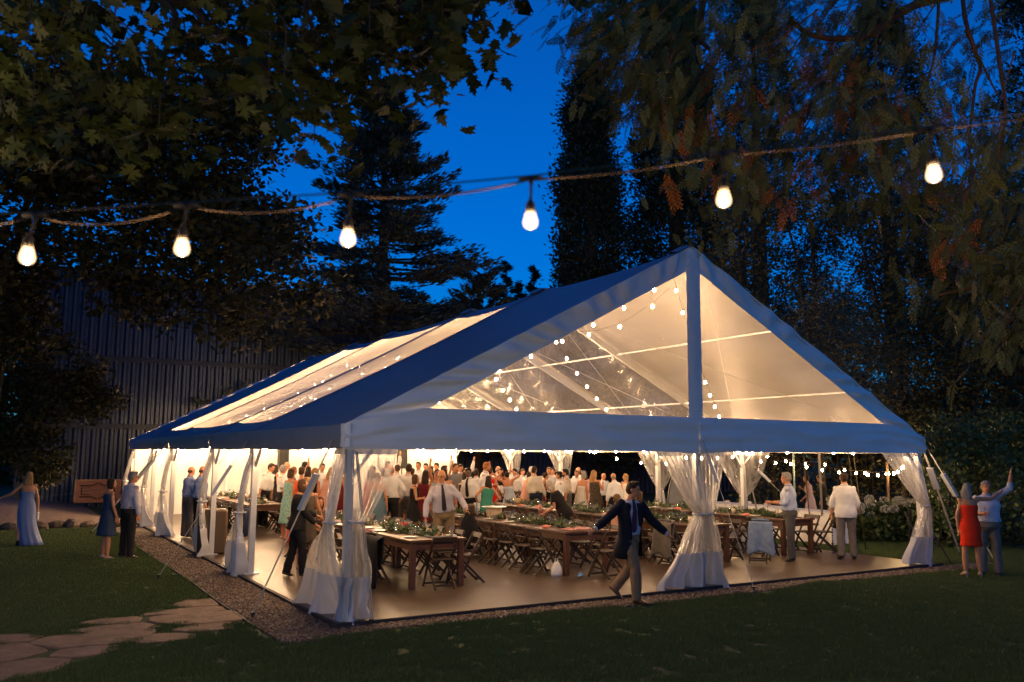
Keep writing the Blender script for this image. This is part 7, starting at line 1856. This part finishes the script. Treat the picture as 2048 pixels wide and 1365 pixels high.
# ---------------------------------------------------------------- tall sequoias right of the sky gap
def sequoia(label, x, y, Hh, prof, n, seed, m=None, name='sequoia_tree'):
    rg = np.random.default_rng(seed)
    t = thing(name, label, 'tree', (x, y, 0))
    b = MB(); b.tube([(0, 0, 0), (0, 0, Hh * .5), (0, 0, Hh * .98)], (.75, .45, .05), 10); b.build('trunk', m_rbark, t, True)
    P = []; D_ = []
    lb = MB()
    for i in range(n):
        k = rg.uniform(.06, 1); z = Hh * k; a = rg.uniform(0, 2 * PI); rr = prof(k) * rg.uniform(.55, 1.08)
        c = np.array([math.cos(a) * rr, math.sin(a) * rr, z])
        if i % 3 == 0: lb.tube([(0, 0, z - .3 * rr), tuple(c * np.array([.6, .6, 1]) - np.array([0, 0, .25 * rr])), tuple(c)], (.06, .04, .015), 4)
        m_ = 95
        q = c + rg.normal(0, 1, (m_, 3)) * np.array([.34, .34, .42])
        v = rg.normal(0, .6, (m_, 3)) + np.array([math.cos(a) * .7, math.sin(a) * .7, .55])
        P.append(q); D_.append(v)
    lb.build('branches', m_rbark, t, True)['kind'] = 'stuff'
    P = np.concatenate(P); D_ = np.concatenate(D_); D_ /= np.linalg.norm(D_, axis=1)[:, None]
    S_ = rg.uniform(.16, .36, len(P))[:, None]
    sd = np.cross(D_, rg.normal(0, 1, P.shape)); sd /= np.linalg.norm(sd, axis=1)[:, None]
    V = np.stack([P, P + D_ * S_ * .45 + sd * S_ * .22, P + D_ * S_, P + D_ * S_ * .45 - sd * S_ * .22], 1).reshape(-1, 3)
    link('crown', npmesh('crown', V, np.arange(len(V)).reshape(-1, 4), m or m_seq), t)
    return t
sequoia('tall narrow sequoia standing against the blue sky above the tent roof', 24.1, 27.6, 24.5, lambda k: 3.1 * (1 - k) ** .45 * (.80 + .16 * math.sin(k * 37) + .12 * math.sin(k * 83)), 640, 31)
sequoia('dark sequoia right behind the peak of the tent roof', 38.5, 28.5, 34, lambda k: 4.6 * (1 - k) ** .45, 420, 33)
sequoia('wide dark evergreen far behind the right slope of the tent', 46.5, 24.5, 33, lambda k: 6.5 * (1 - k) ** .5, 520, 34)
sequoia('wide dark evergreen closing the view behind the right edge', 49, 14.0, 34, lambda k: 7.5 * (1 - k) ** .5, 520, 35)
sequoia('broad dark sequoia close behind the narrow one, half hidden by hanging sprays', 29.6, 26.6, 30, lambda k: 3.9 * (1 - k) ** .4 * (.85 + .15 * math.sin(k * 41)), 760, 32)
for i, (x, y, h) in enumerate([(23.37, 39.53, 14.2), (24.24, 39.01, 13.4), (25.02, 38.55, 14.9), (25.89, 38.03, 13.6), (26.64, 37.58, 14.6), (22.6, 40.1, 12.6)]):
    cedar('small distant fir on the skyline, %s of six seen over the tent ridge' % ORD[[1, 2, 3, 4, 5, 0][i]], x, y, h, lambda k: 1.5 * (1 - k) ** .8, 46, 40 + i, m_seq, .14, -.25, .3, .3, 12, 4.0, 'fir_tree')

# ---------------------------------------------------------------- near conifer overhead (right): drooping feathery sprays
def spray_proto():
    """one feathery spray along +x, 1 long: stem, alternate branchlets, scale needles"""
    V = []; F = []
    def quad(a, d, L, w, up):
        d = d / np.linalg.norm(d); s = np.cross(d, up); s = s / (np.linalg.norm(s) + 1e-9)
        o = len(V)
        V.extend([a - s * w * .3, a + d * L * .5 - s * w, a + d * L, a + d * L * .5 + s * w]); F.append((o, o + 1, o + 2, o + 3))
    up = np.array([0, 0, 1.0])
    for i in range(12):
        t = i / 12; a = np.array([t, 0, -.18 * t * t]); sg = 1 if i % 2 else -1
        L = .36 * (1 - t) ** .6 * (.5 + .5 * min(1, t * 5)) + .07
        d = np.array([.85, sg * .5, -.16])
        quad(a, d, L, .026, up)
        for j in range(2):
            s_ = .3 + .32 * j
            p = a + d / np.linalg.norm(d) * L * s_
            for g in (-1, 1):
                d2 = np.array([.9, sg * .3 + g * .55, -.12 + .1 * g]); quad(p, d2, L * .46 * (1.15 - s_ * .5), .020, up)
    quad(np.array([0, 0, 0]), np.array([1, 0, -.16]), 1.02, .010, up)
    return np.array(V), np.array(F)
SV, SF = spray_proto()
def place_sprays(name, P, Dr, S, m, parent, rg):
    n = len(P)
    Dr = Dr / np.linalg.norm(Dr, axis=1)[:, None]
    upv = rg.normal(0, .45, (n, 3)) + np.array([0, 0, 1.0])
    Y = np.cross(upv, Dr); Y /= np.linalg.norm(Y, axis=1)[:, None]; Z = np.cross(Dr, Y)
    M = np.stack([Dr, Y, Z], 2) * S[:, None, None]
    V = np.einsum('nij,kj->nki', M, SV) + P[:, None, :]
    F = (SF[None] + (np.arange(n) * len(SV))[:, None, None]).reshape(-1, 4)
    return link(name, npmesh(name, V.reshape(-1, 3), F, m), parent)
con = thing('incense_cedar', 'near conifer whose drooping feathery boughs fill the upper right of the picture', 'tree')
rg = np.random.default_rng(51)
limb_mesh(CONIFER_LIMBS, [.06, .05, .04, .012, .016, .022, .02, .012, .03, .03, .03], [.02, .02, .012, .006, .006, .008, .006, .005, .01, .01, .008], m_rbark, 'limb', con, 7)
tb_ = Vector((4.6, -9.4, 0))
limb_mesh([[tb_, tb_ + Vector((-.1, .1, 4)), tb_ + Vector((-.2, .2, 9)), tb_ + Vector((-.2, .2, 14))]], .55, .3, m_rbark, 'trunk', con, 12)
C_ = np.array(CONIFER_CLUMPS); per = 20
P = np.repeat(C_, per, 0) + rg.normal(0, .20, (len(C_) * per, 3))
base = np.array([-.55, .10, -.75])
Dr = base + np.repeat(rg.normal(0, .42, C_.shape), per, 0) + rg.normal(0, .30, P.shape)
S = rg.uniform(.11, .26, len(P))
S = S * np.where(np.linalg.norm(P - np.array([-3.95, -10.83, 2.2]), axis=1) > 9, 1.15, 1)
place_sprays('crown', P - Dr * S[:, None] * .6, Dr, S, m_con, con, rg)
tw = MB()
for c in C_[::2]:
    d = np.array([-.62, .1, -.5]) + rg.normal(0, .25, 3)
    tw.tube([tuple(c - d * .55 + np.array([0, 0, .15])), tuple(c - d * .2), tuple(c + d * .12)], (.008, .006, .003), 4)
tw.build('twigs', m_rbark, con)['kind'] = 'stuff'
DT = np.array(DEAD_TWIGS); P = np.repeat(DT, 6, 0) + rg.normal(0, .08, (len(DT) * 6, 3)); Dr = np.array([-.25, .05, -.9]) + rg.normal(0, .35, P.shape)
place_sprays('dead_sprays', P, Dr, rg.uniform(.16, .34, len(P)), m_dead, con, rg)

# ---------------------------------------------------------------- dark trees, bamboo and shrubs on the right
rg = np.random.default_rng(61)
RC = np.array(RIGHT_CLUMPS)
fwd = np.array([.508, .852]); rgt = np.array([.858, -.513])
side = (RC[:, 0] + 3.95) * rgt[0] + (RC[:, 1] + 10.83) * rgt[1]; depth = (RC[:, 0] + 3.95) * fwd[0] + (RC[:, 1] + 10.83) * fwd[1]
ang = side / depth
for i, (a0, a1, lab) in enumerate([(-1, .31, 'dark leafy tree just right of the tent peak with sky showing through'), (.31, .40, 'dark tree above the right slope of the tent roof'), (.40, .49, 'dark tree behind the bamboo at the right of the tent'), (.49, .56, 'black leafy tree behind the hanging conifer sprays at the right'), (.56, 2, 'black leafy tree at the right edge behind the couple')]):
    sel = RC[(ang >= a0) & (ang < a1)]
    if len(sel) < 3: continue
    t = thing('shade_tree', lab, 'tree')
    c = sel.mean(0)
    V, F = leaf_tris(clump_points(sel, 420, 1.25, rg, .8), .14, rg, -.1, .6)
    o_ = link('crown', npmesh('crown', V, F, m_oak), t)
    limb_mesh([[(c[0], c[1], 0), (c[0] + .1, c[1], c[2] * .5), (c[0], c[1], c[2] + 2)]], .12, .06, m_bark, 'trunk', t, 9)
    limb_mesh([[(c[0], c[1], c[2] * .5), tuple((np.array([c[0], c[1], c[2] * .8]) + q) / 2), tuple(q)] for q in sel[::4]], .09, .02, m_bark, 'limb', t, 5)
bam = thing('bamboo', 'pale feathery bamboo leaning over the right slope of the tent', 'bamboo')
BC = np.array(BAMBOO_CLUMPS)
V, F = leaf_tris(clump_points(BC, 300, .75, rg, 1.0), .17, rg, -.35, .16)
link('leaves', npmesh('leaves', V, F, m_bam), bam)['kind'] = 'stuff'
for q in BC[::9]:
    b = MB(); b.tube([(q[0] + .9, q[1] + .3, 0), (q[0] + .5, q[1] + .2, q[2] * .6), (q[0] + .2, q[1], q[2] * .9), (q[0] - .3, q[1], q[2] + .3)], (.016, .014, .009, .004), 5); b.build('cane', mat('bamboo_cane', (.16, .13, .05), .5, .2, 6), bam, True)
SHB = np.array(SHRUB_CLUMPS)
sa = ((SHB[:, 0] + 3.95) * rgt[0] + (SHB[:, 1] + 10.83) * rgt[1]) / ((SHB[:, 0] + 3.95) * fwd[0] + (SHB[:, 1] + 10.83) * fwd[1])
for (a0, a1, lab) in ((-1, .545, 'green shrub lit by the tent, just outside the far right corner post'), (.545, .6, 'leafy shrub behind the woman in vermilion'), (.6, 3, 'dark shrub at the right edge behind the raised fist')):
    sel = SHB[(sa >= a0) & (sa < a1)]
    if len(sel) < 2: continue
    t = thing('shrub', lab, 'shrub')
    V, F = leaf_tris(clump_points(sel, 240, .62, rg, .9), .13, rg, .1, .6)
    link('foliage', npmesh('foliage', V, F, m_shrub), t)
    for q in sel[::3]:
        b = MB(); b.tube([(q[0], q[1] + .1, 0), (q[0] + .05, q[1], q[2] * .6), tuple(q)], (.03, .02, .008), 5); b.build('stem', m_bark, t)
# hydrangeas with white flower heads
for i, (x, y) in enumerate([(14.9, 3.9), (15.5, 3.5), (16.1, 3.2), (16.7, 2.8)]):
    t = thing('hydrangea', 'hydrangea bush with white flower heads, %s from the buffet' % ORD[i], 'bush', (x, y, 0))
    n = 1500
    P = rg.normal(0, 1, (n, 3)); P /= np.linalg.norm(P, axis=1)[:, None]; P = P * rg.uniform(.6, 1, n)[:, None] * np.array([.55, .5, .5]) + np.array([0, 0, .52])
    V, F = leaf_tris(P, .15, rg, .2, .7)
    link('foliage', npmesh('foliage', V, F, m_shrub), t)
    for j in range(10):
        a = rg.uniform(PI * .75, PI * 2.0); zz = rg.uniform(.70, 1.12)
        c = np.array([.52 * math.cos(a), .48 * math.sin(a), zz])
        Q = rg.normal(0, 1, (170, 3)); Q /= np.linalg.norm(Q, axis=1)[:, None]
        V, F = leaf_tris(c + Q * np.array([.11, .11, .085]), .04, rg, .2, .9)
        link('flower_head', npmesh('flower_head', V, F, mat('hydrangea_white', (.55, .52, .40), .8, .1, 20)), t)
    for j in range(4):
        b = MB(); b.tube([(0, 0, 0), (.15 * math.cos(j * 1.6), .15 * math.sin(j * 1.6), .5)], (.02, .01), 5); b.build('stem', m_bark, t)
# leafy hedge in the dark beyond the right side, and far woods closing the view
hedge = thing('hedge', 'dark hedge in the garden behind the string lights', 'hedge')
n = 11000
t_ = rg.uniform(.5, 1.15, n)
P = np.stack([14.5 + 11 * t_, 21 - 17 * t_, rg.uniform(0, 1, n) ** .8 * (2.7 + .5 * np.sin(t_ * 23))], 1) + rg.normal(0, .35, (n, 3)); P[:, 2] = np.abs(P[:, 2])
V, F = leaf_tris(P, .13, rg, .1, .6)
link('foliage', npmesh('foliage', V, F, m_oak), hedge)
b = MB()
for i in range(9, 20): b.tube([(14.5 + .61 * i, 21 - .94 * i, 0), (14.5 + .61 * i, 21 - .94 * i, 2.2)], .04, 5)
b.build('stems', m_bark, hedge)
n = 26000
a = rg.uniform(-1.35, 2.6, n); rr = rg.uniform(50, 75, n); hh = 7.5 + 3 * np.sin(a * 9) + 2 * np.sin(a * 23)
P = np.stack([2 + rr * np.sin(a), rr * np.cos(a) - 2, rg.uniform(0, 1, n) ** .8 * hh], 1)
V, F = leaf_tris(P, 1.1, rg, .1, .6)
tag(link('far_woods', npmesh('far_woods', V, F, m_oak)), kind='stuff')

# ---------------------------------------------------------------- grass of the lawn
m_grass = mat_random('grass_blades', [(.062, .108, .022), (.074, .12, .027), (.084, .125, .034), (.056, .094, .02), (.10, .115, .04)], .6)
rg = np.random.default_rng(71)
n = 640
P = np.stack([rg.uniform(-.15, .15, n), rg.uniform(-.15, .15, n), np.zeros(n)], 1)
a = rg.uniform(0, 2 * PI, n); h = rg.uniform(.018, .045, n); w = rg.uniform(.002, .0038, n); ln = rg.uniform(0, .022, n)
ax = np.stack([np.cos(a), np.sin(a), np.zeros(n)], 1); ay = np.stack([-np.sin(a), np.cos(a), np.zeros(n)], 1)
V = np.stack([P - ax * w[:, None], P + ax * w[:, None], P + ay * ln[:, None] + np.array([0, 0, 1]) * h[:, None]], 1).reshape(-1, 3)
tuft = bpy.data.objects.new('grass_tuft', npmesh('grass_tuft', V, np.arange(len(V)).reshape(-1, 3), m_grass))
def inside(x, y, poly):
    cx_ = sum(p[0] for p in poly) / len(poly); cy_ = sum(p[1] for p in poly) / len(poly)
    k = False; n_ = len(poly)
    for i in range(n_):
        x0, y0 = poly[i]; x1, y1 = poly[(i + 1) % n_]
        x0, y0, x1, y1 = cx_ + (x0 - cx_) * 1.1, cy_ + (y0 - cy_) * 1.1, cx_ + (x1 - cx_) * 1.1, cy_ + (y1 - cy_) * 1.1
        if (y0 > y) != (y1 > y) and x < (x1 - x0) * (y - y0) / (y1 - y0) + x0: k = not k
    return k
pts = []
for gx in np.arange(-9.5, 17, .22):
    for gy in np.arange(-9.5, 17.2, .22):
        x = gx + rg.uniform(-.1, .1); y = gy + rg.uniform(-.1, .1)
        d = math.hypot(x + 3.95, y + 10.83)
        if d < 3.2: continue
        if -1.02 < x < 14.0 and gravel_edge_y(x) - .02 < y < 21.5 and not (x > 12.4 and y > -.15) : continue
        c = (x + 3.95) * fwd[0] + (y + 10.83) * fwd[1]; s_ = (x + 3.95) * rgt[0] + (y + 10.83) * rgt[1]
        if c < 1 or abs(s_ / c) > .72: continue
        if any(inside(x, y, f_) for f_ in FLAGS): continue
        pts.append((x, y, 0))
gm = bpy.data.meshes.new('grass'); gm.from_pydata(pts, [], [])
gob = tag(link('grass', gm), kind='stuff')
ng = bpy.data.node_groups.new('scatter_grass', 'GeometryNodeTree')
ng.interface.new_socket('Geometry', in_out='INPUT', socket_type='NodeSocketGeometry'); ng.interface.new_socket('Geometry', in_out='OUTPUT', socket_type='NodeSocketGeometry')
N = ng.nodes.new
gi_, go_ = N('NodeGroupInput'), N('NodeGroupOutput')
ip = N('GeometryNodeInstanceOnPoints'); oi = N('GeometryNodeObjectInfo'); oi.inputs[0].default_value = tuft; oi.inputs['As Instance'].default_value = True
rv = N('FunctionNodeRandomValue'); rv.data_type = 'FLOAT_VECTOR'; rv.inputs[0].default_value = (0, 0, 0); rv.inputs[1].default_value = (0, 0, 6.28)
r2 = N('FunctionNodeRandomValue'); r2.inputs[2].default_value = .75; r2.inputs[3].default_value = 1.3
ng.links.new(gi_.outputs[0], ip.inputs['Points']); ng.links.new(oi.outputs['Geometry'], ip.inputs['Instance']); ng.links.new(rv.outputs[0], ip.inputs['Rotation']); ng.links.new(r2.outputs[1], ip.inputs['Scale'])
ng.links.new(ip.outputs[0], go_.inputs[0])
gob.modifiers.new('scatter', 'NODES').node_group = ng
